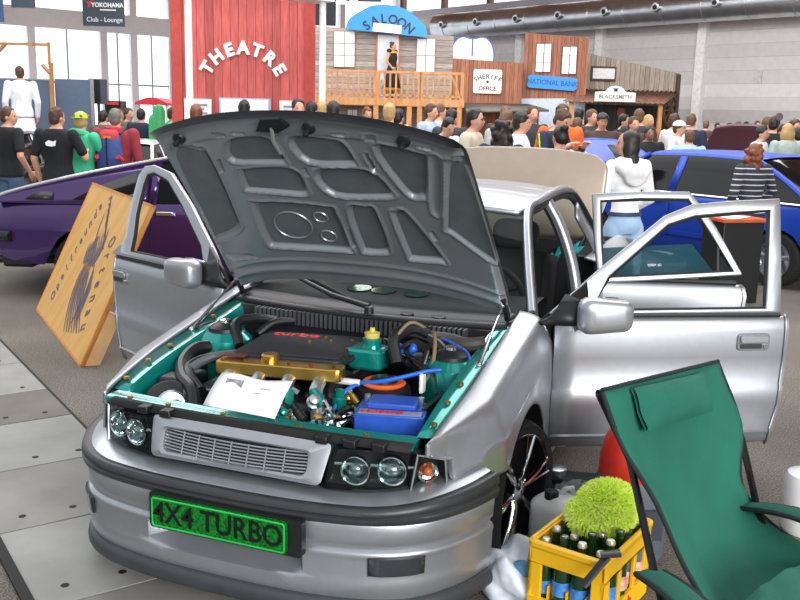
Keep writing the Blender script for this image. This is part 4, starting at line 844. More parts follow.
# --- the crowd between the cars and the town
C = {k: cloth(k, v) for k, v in dict(palebl='#a9b9cf', white='#e9eaec', beige='#c9bda9', navy='#222b40', grey='#a7a7a4', brown='#4a372e', darkgrey='#34363c', orange='#d8672c', purple='#6d5a8c', lightblue='#9cc4de', olive='#5b5a48', redc='#a5333a', sage='#9fada6', black='#17181c', teal='#2c7a63', green='#6fb04a').items()}
HANDS_UP = [((.09, -.08, -.25), (-.02, -.26, -.10)), ((-.09, -.08, -.25), (.02, -.26, -.10))]
crowd = [
 # px, py, depth, facing, top, sleeve, hair, style, female, label
 (430, 112, 13.6, 60, 'palebl', 'long', 'brown', 'short', 0, 'man in a pale blue checked shirt below the saloon balcony'),
 (439, 111, 14.4, 100, 'beige', 'long', 'light', 'short', 0, 'light brown haired person standing behind the pale blue checked shirt'),
 (439, 124, 11.4, 35, 'white', 'long', 'dark', 'short', 0, 'dark haired man in a white shirt looking down beside the raised grey bonnet'),
 (451, 117, 13.0, 150, 'darkgrey', 'long', 'dark', 'short', 0, 'dark haired person seen from behind right of the white shirted man'),
 (473, 119, 9.8, 70, 'beige', 'long', 'dark', 'short', 0, 'tall man with glasses in a cream and brown jacket looking right'),
 (494, 117, 12.2, 120, 'grey', 'long', 'light', 'short', 0, 'person in a light grey jacket bending behind the curly haired woman'),
 (502, 131, 9.2, 170, 'navy', 'long', 'dark', 'curly', 1, 'woman with long dark curly hair and a navy jacket seen from behind'),
 (505, 114, 14.0, 10, 'brown', 'long', 'red', 'short', 0, 'reddish faced man far behind the curly haired woman'),
 (520, 122, 10.2, 85, 'white', 'short', 'dark', 'short', 0, 'man in a white t-shirt in profile facing right'),
 (532, 114, 13.6, 20, 'darkgrey', 'long', 'brown', 'short', 0, 'small distant man behind the white t-shirt'),
 (547, 117, 10.6, 50, 'navy', 'long', 'brown', 'short', 0, 'man in a navy tracksuit top with yellow stripes looking down'),
 (562, 113, 11.2, 10, 'orange', 'short', 'brown', 'short', 0, 'man in an orange t-shirt facing the viewer'),
 (561, 136, 8.9, 200, 'black', 'long', 'dark', 'bun', 1, 'woman with pinned up dark hair and a black top with white piping'),
 (577, 125, 11.0, 150, 'purple', 'long', 'light', 'short', 1, 'person in a purple top between the orange shirt and the blue bonnet'),
 (579, 115, 14.0, 170, 'darkgrey', 'long', 'dark', 'short', 0, 'dark haired person seen under the left end of the porch roof'),
 (591, 117, 11.6, 35, 'darkgrey', 'long', 'light', 'short', 0, 'man holding a hand to his face under the porch sign'),
 (602, 121, 10.6, 5, 'brown', 'long', 'brown', 'short', 0, 'man in a brown sweater and black cap facing the viewer'),
 (623, 121, 13.4, 60, 'black', 'long', 'dark', 'short', 0, 'distant dark haired person left of the dark jacketed man'),
 (633, 124, 12.6, 20, 'brown', 'long', 'brown', 'short', 0, 'brown haired person behind the woman in white'),
 (639, 116, 12.8, 175, 'darkgrey', 'short', 'light', 'short', 0, 'short haired man in a dark shirt seen from behind by the porch post'),
 (648, 121, 13.8, 30, 'orange', 'long', 'blond', 'bob', 1, 'fair haired woman beneath the porch post'),
 (649, 133, 9.9, 8, 'black', 'long', 'dark', 'short', 0, 'dark skinned man in a black jacket facing the viewer'),
 (674, 121, 12.0, 110, 'white', 'short', 'brown', 'short', 0, 'brown haired man behind the white baseball cap'),
 (678, 128, 10.6, 60, 'white', 'short', 'brown', 'short', 0, 'man in a white baseball cap and white shirt'),
 (691, 121, 12.2, 140, 'navy', 'long', 'light', 'short', 0, 'brown haired man in navy left of the maroon bonnet'),
 (690, 137, 9.9, 175, 'lightblue', 'short', 'light', 'short', 0, 'person in a light blue t-shirt with a strap across the back'),
 (706, 125, 22.9, 150, 'brown', 'long', 'light', 'short', 0, 'light brown head just above the left corner of the maroon bonnet'),
 (729, 127, 23.9, 20, 'grey', 'long', 'brown', 'short', 0, 'first small head from the left above the maroon bonnet'),
 (738, 126, 23.4, 20, 'redc', 'long', 'light', 'short', 0, 'second small head from the left above the maroon bonnet'),
 (746, 126, 24.4, 160, 'darkgrey', 'long', 'dark', 'short', 0, 'third small head from the left above the maroon bonnet'),
 (752, 129, 22.9, 200, 'white', 'long', 'dark', 'short', 0, 'small person in white at the right corner of the maroon bonnet'),
 (761, 133, 11.4, 50, 'white', 'long', 'dark', 'short', 0, 'dark haired man in a pale open collar right of the maroon bonnet'),
 (767, 124, 13.0, 75, 'beige', 'long', 'light', 'short', 0, 'reddish faced man with thin hair near the round sign'),
 (774, 124, 12.2, 130, 'black', 'long', 'dark', 'short', 0, 'dark haired man in a black and red jacket near the round sign'),
 (781, 131, 12.4, 40, 'darkgrey', 'long', 'dark', 'short', 0, 'dark haired person left of the blond woman'),
 (788, 131, 10.4, 185, 'sage', 'long', 'blond', 'bob', 1, 'blond woman in a grey green top with a dark shoulder bag'),
 (794, 126, 13.6, 20, 'redc', 'long', 'brown', 'short', 0, 'person in red behind the blond woman'),
 (798, 135, 10.8, 200, 'navy', 'long', 'dark', 'short', 0, 'person in navy at the right edge of the crowd'),
 (757, 125, 25.4, 10, 'brown', 'long', 'brown', 'short', 0, 'very small distant head left of the round sign'),
 (717, 127, 25.4, 10, 'navy', 'long', 'dark', 'short', 0, 'very small dark head above the middle of the maroon bonnet'),
 # left of the raised bonnet
 (141, 115, 15.9, 170, 'navy', 'long', 'dark', 'short', 0, 'man in a dark jacket and grey trousers seen from behind by the cactus'),
 (128, 114, 16.3, 60, 'olive', 'long', 'brown', 'short', 0, 'person in olive between the maroon jacket and the dark jacket'),
 (120, 115, 16.6, 20, 'grey', 'long', 'brown', 'short', 0, 'distant person in grey just right of the man with the backpack'),
 (103, 117, 15.6, 160, 'olive', 'long', 'dark', 'short', 0, 'dark haired person partly hidden left of the man with the backpack'),
 (172, 114, 15.2, 100, 'green', 'short', 'brown', 'short', 0, 'person in a light green shirt at the left edge of the theatre'),
 (196, 114, 11.5, 165, 'brown', 'long', 'red', 'short', 0, 'auburn head above the grey bonnet before the left notice board'),
 (244, 109, 12.5, 170, 'black', 'long', 'dark', 'short', 0, 'dark head above the grey bonnet before the white curtain'),
 (298, 108, 12.0, 20, 'black', 'long', 'dark', 'short', 0, 'dark haired man before the right notice board of the theatre'),
 (311, 110, 13.0, 150, 'darkgrey', 'long', 'dark', 'short', 0, 'dark head left of the right canopy post'),
 (321, 110, 13.2, 160, 'beige', 'long', 'blond', 'short', 0, 'blond head at the right canopy post'),
 (333, 111, 11.2, 190, 'navy', 'long', 'dark', 'short', 0, 'dark head right of the right canopy post'),
 (367, 114, 15.5, 20, 'redc', 'long', 'red', 'short', 0, 'reddish head below the saloon window'),
 (389, 113, 11.4, 175, 'beige', 'long', 'blond', 'short', 0, 'fair patterned haired man seen from behind below the balcony'),
 (398, 117, 13.0, 150, 'darkgrey', 'long', 'dark', 'short', 0, 'dark head just right of the fair haired man below the balcony'),
]
PANTS = [DENIM, DENIM_D, DARKP, cloth('grey_trousers', '#5d5f66')]
placed = []
for i, (px, py, dep, fdeg, top, slv, hr, sty, fem, lab) in sorted(enumerate(crowd), key=lambda e: e[1][2]):
    kw = dict(face=face(fdeg), top=C[top], sleeve=slv, legs=PANTS[(i*7+3) % 4], hair=HAIR[hr], style=sty, female=bool(fem))
    if 'hand to' in lab or 'tracksuit' in lab: kw['arms'] = HANDS_UP
    if 'looking down' in lab or 'bending' in lab: kw['nod'] = .45; kw['lean'] = .2
    if 'dark skinned' in lab: kw['skin'] = SKIN_D
    if px > 570: dep = max(dep, 13.4 if px < 702 else 12.7)
    while any((stand(px, py, dep)[0]-q_).length < .52 for q_ in placed): dep += .2
    placed.append(stand(px, py, dep)[0])
    P, H, s, q = walker(lab, px, py, dep, group='visitors in the crowd', **kw)
    if 'black cap' in lab: cap_on(P, H, s, BLACK, q['rot'])
    if 'white baseball cap and' in lab: cap_on(P, H, s, M('cap_white', '#eeeeee', .8), q['rot'])
    if 'glasses' in lab:
        bm = nb()
        for k in (1, -1): tube(bm, [H(.032*k+.024*math.cos(a), -.103, 1.645+.018*math.sin(a)) for a in [j*PI/5 for j in range(10)]], .004, 6, closed=True)
        bm.transform(Matrix.Scale(s, 4)); obj('glasses', bm, BLACK, P)
        bm = nb(); loftz(bm, TORSO, .022, .84, 1.16); bm.transform(Matrix.Scale(s, 4)); obj('jacket_panel', bm, C['brown'], P)
    if 'yellow stripes' in lab:
        for k in (0, 1):
            bm = nb(); o = V((.05*(1-2*k), .02, .03)); tube(bm, [q['sh'][k]+o+V((-.06*(1-2*k), 0, .02)), q['sh'][k]+o, q['el'][k]+V((.052*(1-2*k), .01, 0))], .012, 6); bm.transform(Matrix.Scale(s, 4)); obj('sleeve_stripe', bm, M('yellow_green', '#b9cf3a', .7), P)
    if 'strap across' in lab:
        bm = nb(); tube(bm, [(-.12, .02, 1.49), (-.06, .135, 1.36), (.05, .145, 1.20), (.15, .10, 1.05)], .014, 6); bm.transform(Matrix.Scale(s, 4)); obj('shoulder_strap', bm, BLACK, P)
    if 'white piping' in lab:
        for k in (-1, 1):
            bm = nb(); tube(bm, [(.06*k, .09, 1.47), (.14*k, .10, 1.43), (.21*k, .05, 1.38)], .012, 6); bm.transform(Matrix.Scale(s, 4)); obj('piping', bm, WHITE, P)
    if 'shoulder bag' in lab:
        B = thing('shoulder_bag', 'dark shoulder bag hanging at the side of the blond woman', 'bag', P.location, P.rotation_euler.z)
        bm = nb(); prism(bm, rrect(.26, .2, .04, 4, 0, 1.06), .10, Matrix.Translation((-.27, .0, 0)) @ Matrix(((0, 0, 1, -.05), (1, 0, 0, 0), (0, 1, 0, 0), (0, 0, 0, 1)))); obj('bag_body', bm, BLACK, B)
        bm = nb(); tube(bm, [(-.27, -.1, 1.14), (-.2, -.09, 1.42), (-.17, .02, 1.48), (-.2, .1, 1.42), (-.27, .1, 1.14)], .01, 6); obj('strap', bm, BLACK, B)
F = Fac(780, 13.2); rs = thing('round_sign', 'small round dark sign on a thin pole above the crowd at right', 'sign', F.o, F.rz)
bm = nb(); cyl(bm, (0, 0, F.z(780, 117)), (0, .03, F.z(780, 117)), .055, seg=20); 
obj('disc', bm, M('sign_brown', '#5d4a4e', .6), rs); bm = nb(); tube(bm, [(0, .015, 0), (0, .015, F.z(780, 117))], .008, 6); obj('pole', bm, DKMETAL, rs)
# ------------------------------------------------------------------ the silver show car (origin on the floor under its nose, +y to its tail)
car = thing('show_car', 'silver saloon car with raised bonnet, open doors and a green 4X4 TURBO plate', 'car')
TEAL = M('teal_paint', '#0e8f86', .2, .45, .06, 6, coat=.8); DKIN = M('bay_black', '#1b1c1e', .5); BAND = M('dark_grey_plastic', '#2e3033', .4); SEAL = M('door_seal', '#1d1f22', .55)
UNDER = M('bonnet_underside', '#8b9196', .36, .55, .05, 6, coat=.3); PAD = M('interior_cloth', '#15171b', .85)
GOLD = M('gold_metal', '#c6a050', .28, .9, .1, 20); LENS = glass('lens_glass', (.02, .02, .02), .90, .02)
PLAN = [(0, 0.0), (.25, .008), (.45, .04), (.58, .085), (.67, .15), (.735, .235), (.785, .33), (.82, .44)]
PC = crs([V((-x, y, 0)) for x, y in PLAN[:0:-1]]+[V((x, y, 0)) for x, y in PLAN], 4)
def plan_rows(prof, x0=-9, x1=9, rise=0):            # loft a (z, outward) profile along the nose outline
    rows = []
    for i, p in enumerate(PC):
        if not x0 <= p.x <= x1: continue
        p = p-V((0, 0, .022*max(0, -p.x/.82)**2.2)); t = (PC[min(i+1, len(PC)-1)]-PC[max(i-1, 0)]); t.z = 0; t.normalize(); n = V((t.y, -t.x, 0)); pr = prof(p.x) if callable(prof) else prof
        k_ = rise*max(0, (abs(p.x)-.50)/.32)**1.6; rows.append([p+n*d+V((0, 0, z+k_*max(0, (z-.434)/.06))) for z, d in pr])
    return rows
def lo(x): k = max(0, min(1, (.29-abs(x))/.03)); k = k*k*(3-2*k); return k
def bumper_prof(x):
    k = lo(x)
    return [(.445, .0), (.44, .012), (.43, .018), (.365, .014), (.352, .004), (.345, .004), (.338, .014), (.33, .018), (.322, .018-.0*k), (.315, .016-.10*k), (.305, .015-.13*k), (.258, .014-.10*k), (.238, .014-.01*k), (.23, .016), (.19, .012), (.165, .002)]
def skin_off(prof, n=1):
    return prof
bm = nb(); surf(bm, plan_rows([(.508, -.105), (.508, -.06), (.498, -.01), (.492, .006)], rise=.032), 1, 2); obj('bumper_shelf', bm, SILVER, car)
bm = nb(); surf(bm, plan_rows(bumper_prof), 1, 1); bump = obj('front_bumper', bm, SILVER, car, 50)
bm = nb(); surf(bm, plan_rows([(.494, -.01), (.496, .016), (.491, .030), (.474, .036), (.467, .028), (.464, .028), (.459, .036), (.445, .032), (.436, .02), (.434, -.02)], rise=.034), 1, 2); obj('bumper_strip', bm, BAND, bump, 50)
bm = nb(); surf(bm, plan_rows([(.168, -.03), (.167, .004), (.158, .018), (.135, .026), (.105, .018), (.095, -.02), (.11, -.2)]), 1, 2); obj('lip_spoiler', bm, M('lip_grey', '#3d4044', .45, .2), bump, 50)
bm = nb(); prism(bm, rrect(.59, .13, .012, 3, .035, .388), .03, Matrix.Translation((0, -.022, 0)) @ XZ); obj('plate_surround', bm, BLACK, bump)
pm = M('green_foil', '#07451c', .22, .5, c2='#18a838', scale=110, coat=.4)
bm = nb(); prism(bm, rrect(.525, .112, .012, 4, .018, .389), .012, Matrix.Translation((0, -.054, 0)) @ XZ); plate = obj('number_plate', bm, pm, bump)
bm = nb(); tube(bm, [V((x, -.067, z)) for x, z in rrect(.512, .100, .010, 4, .018, .389)], .003, 6, closed=True); obj('plate_border', bm, M('bright_green', '#2fc757', .3, .3), plate)
text('plate_lettering', '4X4 TURBO', .106, standing(.018, -.0655, .388), M('plate_ink', '#06140c', .35), plate, .003, .0014, .90)
for sx_ in (1, -1):
    for nm, x0_, x1_ in (('fog_lamp', .52, .655),) if sx_ > 0 else (('fog_lamp', .62, .70),):
        rows = []
        pr = plan_rows([(.318, .022), (.318, .024), (.265, .019), (.265, .017)], x0_-.02, x1_+.03)
        if sx_ < 0: pr = plan_rows([(.318, .022), (.318, .024), (.265, .019), (.265, .017)], -x1_-.03, -x0_+.02)
        bm = nb(); surf(bm, pr); fo_ = obj(nm, bm, M('fog_smoke', '#3c4045', .15, .3, coat=.5), bump, solid=.006, offset=1)
        bm = nb(); tube(bm, [r[0]+V((0, 0, .003)) for r in pr]+[r[-1]-V((0, 0, .003)) for r in pr[::-1]], .006, 6, closed=True); obj('fog_surround', bm, BLACK, fo_)
# grille panel
def face_rect(x0, x1, zlo, zhi, y0, y1, curve=.0):
    return [[V((x0+(x1-x0)*k/10, y0+(y1-y0)*j+curve*((x0+(x1-x0)*k/10)**2), zlo+(zhi-zlo)*j)) for k in range(11)] for j in (0, 1)]
def gp(x, z): return V((x, .025+.55*(z-.53)**1.2*.9+.62*x*x*.6, z)) if z > .53 else V((x, .025+.37*x*x, z))
bm = nb(); hx_, z0_, z1_ = .285, .562, .632
outer = [(x*(1-.06*(.667-z)/.135), z) for x, z in rrect(.715, .135, .02, 5, 0, .599)]; inner = rrect(2*hx_, .078, .022, 5, 0, .597)
vo_ = [bm.verts.new(gp(*p)) for p in outer]; vm_ = [bm.verts.new(gp(x, z)+V((0, -.008, 0))) for x, z in rrect(2*hx_+.03, .092, .028, 5, 0, .597)]; vi_ = [bm.verts.new(gp(*p)) for p in inner]; vb_ = [bm.verts.new(gp(*p)+V((0, .05, 0))) for p in inner]
for A, B in ((vo_, vm_), (vm_, vi_), (vi_, vb_)):
    for i in range(len(A)): j = (i+1) % len(A); bm.faces.new((A[i], A[j], B[j], B[i]))
gr = obj('grille', bm, SILVER, car, 40)
bm = nb(); bm.faces.new([bm.verts.new(p.co+V((0, .0, 0))) for p in []] or [bm.verts.new(gp(x, z)+V((0, .045, 0))) for x, z in inner]); obj('grille_back', bm, BLACK, gr)
for k in range(7):
    z = z0_+.004+(z1_-z0_-.008)*k/6; bm = nb(); tube(bm, [gp(x*hx_/8, z)+V((0, .014, 0)) for x in range(-8, 9)], .0032, 6); obj('grille_slat', bm, M('slat_silver', '#9fa4aa', .3, .7), gr)
for k in range(7):
    x = -.2+.4*k/6; bm = nb(); tube(bm, [gp(x, z0_-.002)+V((0, .009, 0)), gp(x, z1_+.002)+V((0, .009, 0))], .003, 6); obj('grille_bar', bm, M('slat_silver', '#9fa4aa', .3, .7), gr)
# headlights and indicators
def hp(x, z, sd): ax = abs(x); return V((sd*ax, .085+.02*(z-.5)*4+max(0, ax-.35)**1.35*.62, z))
for sd in (1, -1):
    q = [(.362, .655), (.626, .642), (.612, .494), (.336, .515)]
    bm = nb(); vs = [bm.verts.new(hp(x, z, sd)+V((0, .055, 0))) for x, z in q]; fr_ = [bm.verts.new(hp(x, z, sd)+V((0, .004, 0))) for x, z in q]
    bm.faces.new(vs)
    for i in range(4): j = (i+1) % 4; bm.faces.new((vs[i], vs[j], fr_[j], fr_[i]))
    hl = obj('headlight', bm, BLACK, car)
    for x in (.435, .548):
        c = hp(x, .582, sd)+V((0, .03, 0)); nrm = V((sd*.18, -1, .02)).normalized(); M4 = axis_m(c, nrm); bm = nb()
        lathe(bm, [(.050, .0), (.054, .012), (.050, .026), (.045, .024), (.041, .005), (.03, -.015), (.012, -.02)], M4, 28, False); rf = obj('reflector', bm, M('lamp_mirror', '#e8edf0', .08, 1, .02), hl)
        bm = nb(); ball(bm, M4 @ V((0, 0, .002)), (.026, .026, .026), 18, 12); obj('projector', bm, M('bulb_glass', '#aab4ba', .08, .8, coat=.5), rf)
    bm = nb(); tube(bm, [hp(.365, .60, sd)+V((0, .02, 0)), hp(.615, .588, sd)+V((0, .02, 0))], .006, 6); obj('bezel', bm, CHROME, hl)
    bm = nb(); surf(bm, [[hp(q[3][0]+(q[2][0]-q[3][0])*k/8, q[3][1]+(q[2][1]-q[3][1])*k/8, sd) for k in range(9)], [hp(q[0][0]+(q[1][0]-q[0][0])*k/8, q[0][1]+(q[1][1]-q[0][1])*k/8, sd) for k in range(9)]]); obj('lens', bm, LENS, hl, solid=.004)
    iq = [(.628, .638), (.702, .612), (.715, .480), (.612, .497)]
    def ip(x, z): ax = x; return V((sd*ax, hp(.62, z, 1).y+(ax-.62)*.95, z))
    bm = nb(); vs = [bm.verts.new(ip(x, z)+V((-sd*.05, .05, 0))) for x, z in iq]; fr_ = [bm.verts.new(ip(x, z)) for x, z in iq]; bm.faces.new(vs)
    for i in range(4): j = (i+1) % 4; bm.faces.new((vs[i], vs[j], fr_[j], fr_[i]))
    ind = obj('indicator', bm, BLACK, car)
    M4 = axis_m(ip(.665, .565)+V((-sd*.02, .02, 0)), V((sd*.6, -1, 0))); bm = nb(); lathe(bm, [(.036, .01), (.03, -.005), (.01, -.012)], M4, 20, False); obj('reflector', bm, CHROME, ind)
    bm = nb(); ball(bm, M4 @ V((0, 0, .004)), .016, 12, 8); obj('bulb', bm, M('amber_bulb', '#d9683a', .2), ind)
    bm = nb(); bm.faces.new([bm.verts.new(ip(x, z)+V((0, -.003, 0))) for x, z in iq]); obj('lens', bm, LENS, ind)
    bm = nb(); tube(bm, [ip(x, z)+V((0, -.004, 0)) for x, z in iq], .005, 6, closed=True); obj('lens_frame', bm, M('frame_grey', '#9ea3a8', .3, .6), ind)
# front fenders with flared wheel arches
WY, WZ, AR = .90, .285, .345
for sd in (1, -1):
    rows = []
    for y in [.215, .24, .27, .298, .303]+[.32+(1.345-.32)*k/46 for k in range(47)]:
        tt = (y-.2)/1.15
        xi = .655+.03*min(1, tt*3)-.01*tt; zi = .672+.245*max(.02, tt)**.85
        xo = min(.834, .722+.30*max(0, y-.30)**.75) if y < .62 else .832
        dd = abs(y-WY); zl = WZ+math.sqrt(AR*AR-dd*dd) if dd < AR else (.50 if y < WY else .20)
        if y < WY-AR+.06 and y < WY: zl = max(zl if dd < AR else .0, .485)
        fl_ = .012*math.exp(-((dd-AR*.2)/.35)**2) if dd < AR*1.2 else 0
        zs = zi-.055
        pts = [(xi, zi), (xi+.025, zi-.004), (xi+(xo-xi)*.55, zi-.022), (xo-.028, zs-.03+.0*tt), (xo-.004, zs-.10), (xo+.002, max(zl+.07, .60 if y > .45 else .545)), (xo+fl_, max(zl+.015, .52 if zl < .5 else 0)), (xo+fl_, zl)]
        if y < .30: xl = .632+.085*(y-.205)/.09; pts = [(min(x, max(xl, xi+.004)), max(z, .645-.03*(y-.21)/.09)) for x, z in pts]
        zz = [z for _, z in pts]
        for i in range(1, len(zz)): zz[i] = min(zz[i], zz[i-1]-.002) if i < len(zz)-1 else min(zz[i], zz[i-1]-.004)
        rows.append([V((sd*x, y, z)) for (x, _), z in zip(pts, zz)])
    bm = nb(); surf(bm, rows, 1, 3); obj('front_fender', bm, SILVER, car, 60, solid=.012)
    bm = nb(); M4 = Matrix(); surf(bm, [[V((sd*x, WY+AR*1.0*math.cos(RAD(a)), WZ+AR*1.0*math.sin(RAD(a)))) for x in (.835, .55)] for a in range(-20, 201, 10)]); obj('wheel_arch_liner', bm, RUBBER, car)
    bm = nb(); bbox_(bm, (sd*.55, .5, .1), (sd*.53, 1.32, .7)); obj('inner_wall', bm, DKIN, car)
    # bay side rail, teal, with gold bolts
    rail = [(.27, .682), (.5, .745), (.8, .80), (1.05, .845), (1.25, .88)]
    bm = nb(); surf(bm, [[V((sd*(.652+.02*min(1, (y-.27)*5)), y, z)), V((sd*.60, y, z-.004)), V((sd*.592, y, z-.02)), V((sd*.56, y, .45))] for y, z in rail], 4, 1); obj('inner_fender', bm, TEAL, car, 40, solid=.006)
    for y, z in ((.33, .705), (.47, .742), (.62, .77), (.95, .83)):
        bm = nb(); cyl(bm, (sd*.64, y, z-.002), (sd*.64, y, z+.008), .011, seg=8); obj('bolt', bm, GOLD, car)
    # strut tower
    M4 = Matrix.Translation((sd*.52, .86, 0)); bm = nb(); lathe(bm, [(.135, .45), (.13, .70), (.118, .77), (.085, .80), (.06, .802)], M4, 28); tw = obj('strut_tower', bm, TEAL, car)
    bm = nb(); lathe(bm, [(.072, .80), (.07, .815), (.05, .83), (.03, .835), (.015, .845)], M4, 24); obj('strut_mount', bm, BLACK, tw)
    bm = nb(); lathe(bm, [(.028, .832), (.026, .848), (.012, .852)], M4, 12); obj('strut_nut', bm, CHROME, tw)
    fwm = wheel(car, sd*.725, WY, .285, .215, sd, BLACK, 0, .80)
fw = [o for o in car.children if o.name.startswith('wheel') and not o.name.startswith('wheel_arch')]
for o, sd in zip(fw, (1, -1)):
    M4 = axis_m((sd*.725, WY, .285), (sd, 0, 0)); r = .285; wd = .215
    bm = nb(); tube(bm, [M4 @ V((r*.815*math.cos(a), r*.815*math.sin(a), wd*.47)) for a in [k*PI/18 for k in range(36)]], .006, 6, closed=True); obj('rim_edge', bm, CHROME, o)
    for k in range(6):
        a = 2*PI*k/6+.2
        for da in (-.10, .10):
            bm = nb(); pts = [M4 @ V((math.cos(a+da*q*1.6)*r*q, math.sin(a+da*q*1.6)*r*q, wd*z_)) for q, z_ in ((.10, .38), (.25, .44), (.5, .47), (.81, .46))]
            tube(bm, pts, [.012, .011, .010, .009], 8, flat=(1.3, .8)); obj('rim_spoke', bm, CHROME, o)
    bm = nb(); lathe(bm, [(.045, wd*.3), (.042, wd*.47), (.02, wd*.5), (.005, wd*.51)], M4, 18, False); obj('centre_cap', bm, CHROME, o)
    for k in range(4):
        a = k*PI/2+.4; bm = nb(); cyl(bm, M4 @ V((.062*math.cos(a), .062*math.sin(a), wd*.3)), M4 @ V((.062*math.cos(a), .062*math.sin(a), wd*.42)), .009, seg=6); obj('wheel_bolt', bm, CHROME, o)
    bm = nb(); lathe(bm, [(.15, -.01), (.15, .006), (.02, .006)], M4, 24); obj('brake_disc', bm, DKMETAL, o)
    steer = Matrix.Translation((sd*.725, WY, 0)) @ Matrix.Rotation(RAD(-16), 4, 'Z') @ Matrix.Translation((-sd*.725, -WY, 0)); o.matrix_local = steer
# teal front panel
def slam(x, y, z): return V((x, y+.10*x*x, z-.01*x*x))
bm = nb(); surf(bm, [[slam(-.62+1.24*k/12, .145, .662) for k in range(13)], [slam(-.62+1.24*k/12, .142, .672) for k in range(13)], [slam(-.62+1.24*k/12, .150, .683) for k in range(13)], [slam(-.62+1.24*k/12, .20, .685) for k in range(13)], [slam(-.60+1.20*k/12, .215, .67) for k in range(13)], [slam(-.60+1.20*k/12, .22, .5) for k in range(13)]], 2, 1); obj('front_panel', bm, TEAL, car, 40)
bm = nb(); surf(bm, [[slam(-.58+1.2*k/12, .112, .668) for k in range(13)], [slam(-.58+1.2*k/12, .132, .686) for k in range(13)], [slam(-.58+1.2*k/12, .150, .688) for k in range(13)]], 1, 1); obj('seal_strip', bm, RUBBER, car, solid=.006)
for x in (-.40, -.30, .32, .42, .52):
    bm = nb(); c = slam(x, .125, .668); bbox_(bm, (c.x-.022, c.y-.035, c.z-.004), (c.x+.022, c.y+.01, c.z+.022)); obj('lamp_clip', bm, BLACK, car, bevel=.004)
for x in (-.52, -.34, -.1, .2, .45):
    bm = nb(); c = slam(x, .17, .683); cyl(bm, c, c+V((0, 0, .008)), .010, seg=8); obj('bolt', bm, GOLD, car)
# bay floor, bulkhead, cowl
bm = nb(); bbox_(bm, (-.56, .1, .26), (.56, 1.22, .30)); obj('bay_floor', bm, DKIN, car)
bm = nb(); bbox_(bm, (-.60, 1.13, .3), (.60, 1.17, .86)); obj('bulkhead', bm, DKIN, car)
for k in range(46):
    x = -.50+1.0*k/45; bm = nb(); bbox_(bm, (x-.006, 1.085, .80), (x+.006, 1.13, .862)); rb_ = obj('bulkhead_rib', bm, M('rib_grey', '#3f4246', .5), car)
cw = [[V((x, y+.10*(1-(x/.72)**2)*-1, z)) for x in (-.74, -.6, -.4, -.2, 0, .2, .4, .6, .74)] for y, z in ((1.20, .845), (1.22, .872), (1.24, .88), (1.30, .872), (1.345, .878), (1.40, .885))]
bm = nb(); surf(bm, cw, 2, 2); cwl = obj('cowl', bm, M('cowl_black', '#26282b', .45), car, 50, solid=.006)
bm = nb(); tube(bm, [(x, 1.205-.10*(1-(x/.72)**2), .868) for x in [-.66+1.32*k/20 for k in range(21)]], .012, 8); obj('cowl_seal', bm, RUBBER, cwl)
for x in (-.05, .1):
    bm = nb(); lathe(bm, [(.03, 0), (.03, .012), (.018, .014)], Matrix.Translation((x+.25, 1.2, .872)), 16); obj('cowl_cap', bm, BLACK, cwl)
wp = V((.055, 1.11, .885)); bm = nb(); lathe(bm, [(.022, 0), (.02, .03), (.01, .035)], Matrix.Translation(wp), 12); wpv = obj('wiper', bm, BLACK, car)
bm = nb(); tube(bm, [wp+V((0, 0, .03)), at(332, 295, 'z', .935), at(296, 276, 'z', .975)], [.014, .013, .009], 8); obj('wiper_arm', bm, BLACK, wpv)
bm = nb(); tube(bm, [at(345, 306, 'z', .90)+V((0, .06, .02)), at(300, 277, 'z', .975)+V((0, .01, .012)), at(296, 276, 'z', .975)+V((-.2, .06, .03))], .009, 6); obj('wiper_blade', bm, RUBBER, wpv)

# ---- engine
eng = nb(); bbox_(eng, (-.40, .40, .3), (.16, .98, .68)); obj('engine_block', eng, DKMETAL, car, bevel=.02)
cv = thing_m = None
E0 = V((-.40, .95, .79)); EX = (V((.03, 1.03, .79))-E0).normalized(); EY = V((-EX.y, EX.x, 0))
CM = plane_m((-.105, .78, .765), EX, EY) @ Matrix.Rotation(-.04, 4, 'X')
bm = nb(); prism(bm, rrect(.46, .48, .04, 4, 0, .02), .03, CM); ec = obj('engine_cover', bm, M('cover_black', '#202226', .5), car, bevel=.006)
for k in range(22):
    y = -.19+.42*k/21; bm = nb(); box(bm, (0, y, .032), (.42, .006, .006), None, CM); obj('cover_rib', bm, M('cover_rib_black', '#2b2e33', .5), ec)
text('turbo_lettering', 'turbo', .080, CM @ Matrix.Translation((-.02, .12, .036)) @ Matrix.Shear('XY', 4, (.2, 0)) if False else CM @ Matrix.Translation((-.075, .185, .036)), M('turbo_red', '#d12433', .45), ec, .002, .002, 1.15)
for x, y in ((.06, .16), (.10, .10), (.18, .14), (.02, .05), (.2, -.02)):
    bm = nb(); cyl(bm, CM @ V((x, y, .03)), CM @ V((x, y, .042)), .008, seg=8); obj('cover_bolt', bm, GOLD, ec)
bm = nb(); prism(bm, rrect(.50, .10, .02, 3, 0, -.275), .05, CM @ Matrix.Translation((0, 0, -.03))); cc = obj('cam_cover', bm, GOLD, car, bevel=.012)
bm = nb(); lathe(bm, [(.035, .0), (.036, .02), (.03, .028), (.008, .03)], CM @ Matrix.Translation((-.05, -.25, .02)), 14); obj('oil_cap', bm, GOLD, cc)
for k in range(6):
    bm = nb(); c = CM @ V((-.22+.088*k, -.31, .02)); cyl(bm, c, c+V((0, 0, .012)), .008, seg=6); obj('cover_bolt', bm, M('copper', '#b5713d', .3, .9), cc)
bm = nb(); box(bm, (-.20, -.245, .03), (.10, .05, .004), None, CM); obj('label', bm, M('label_brown', '#5c2f26', .5), cc)
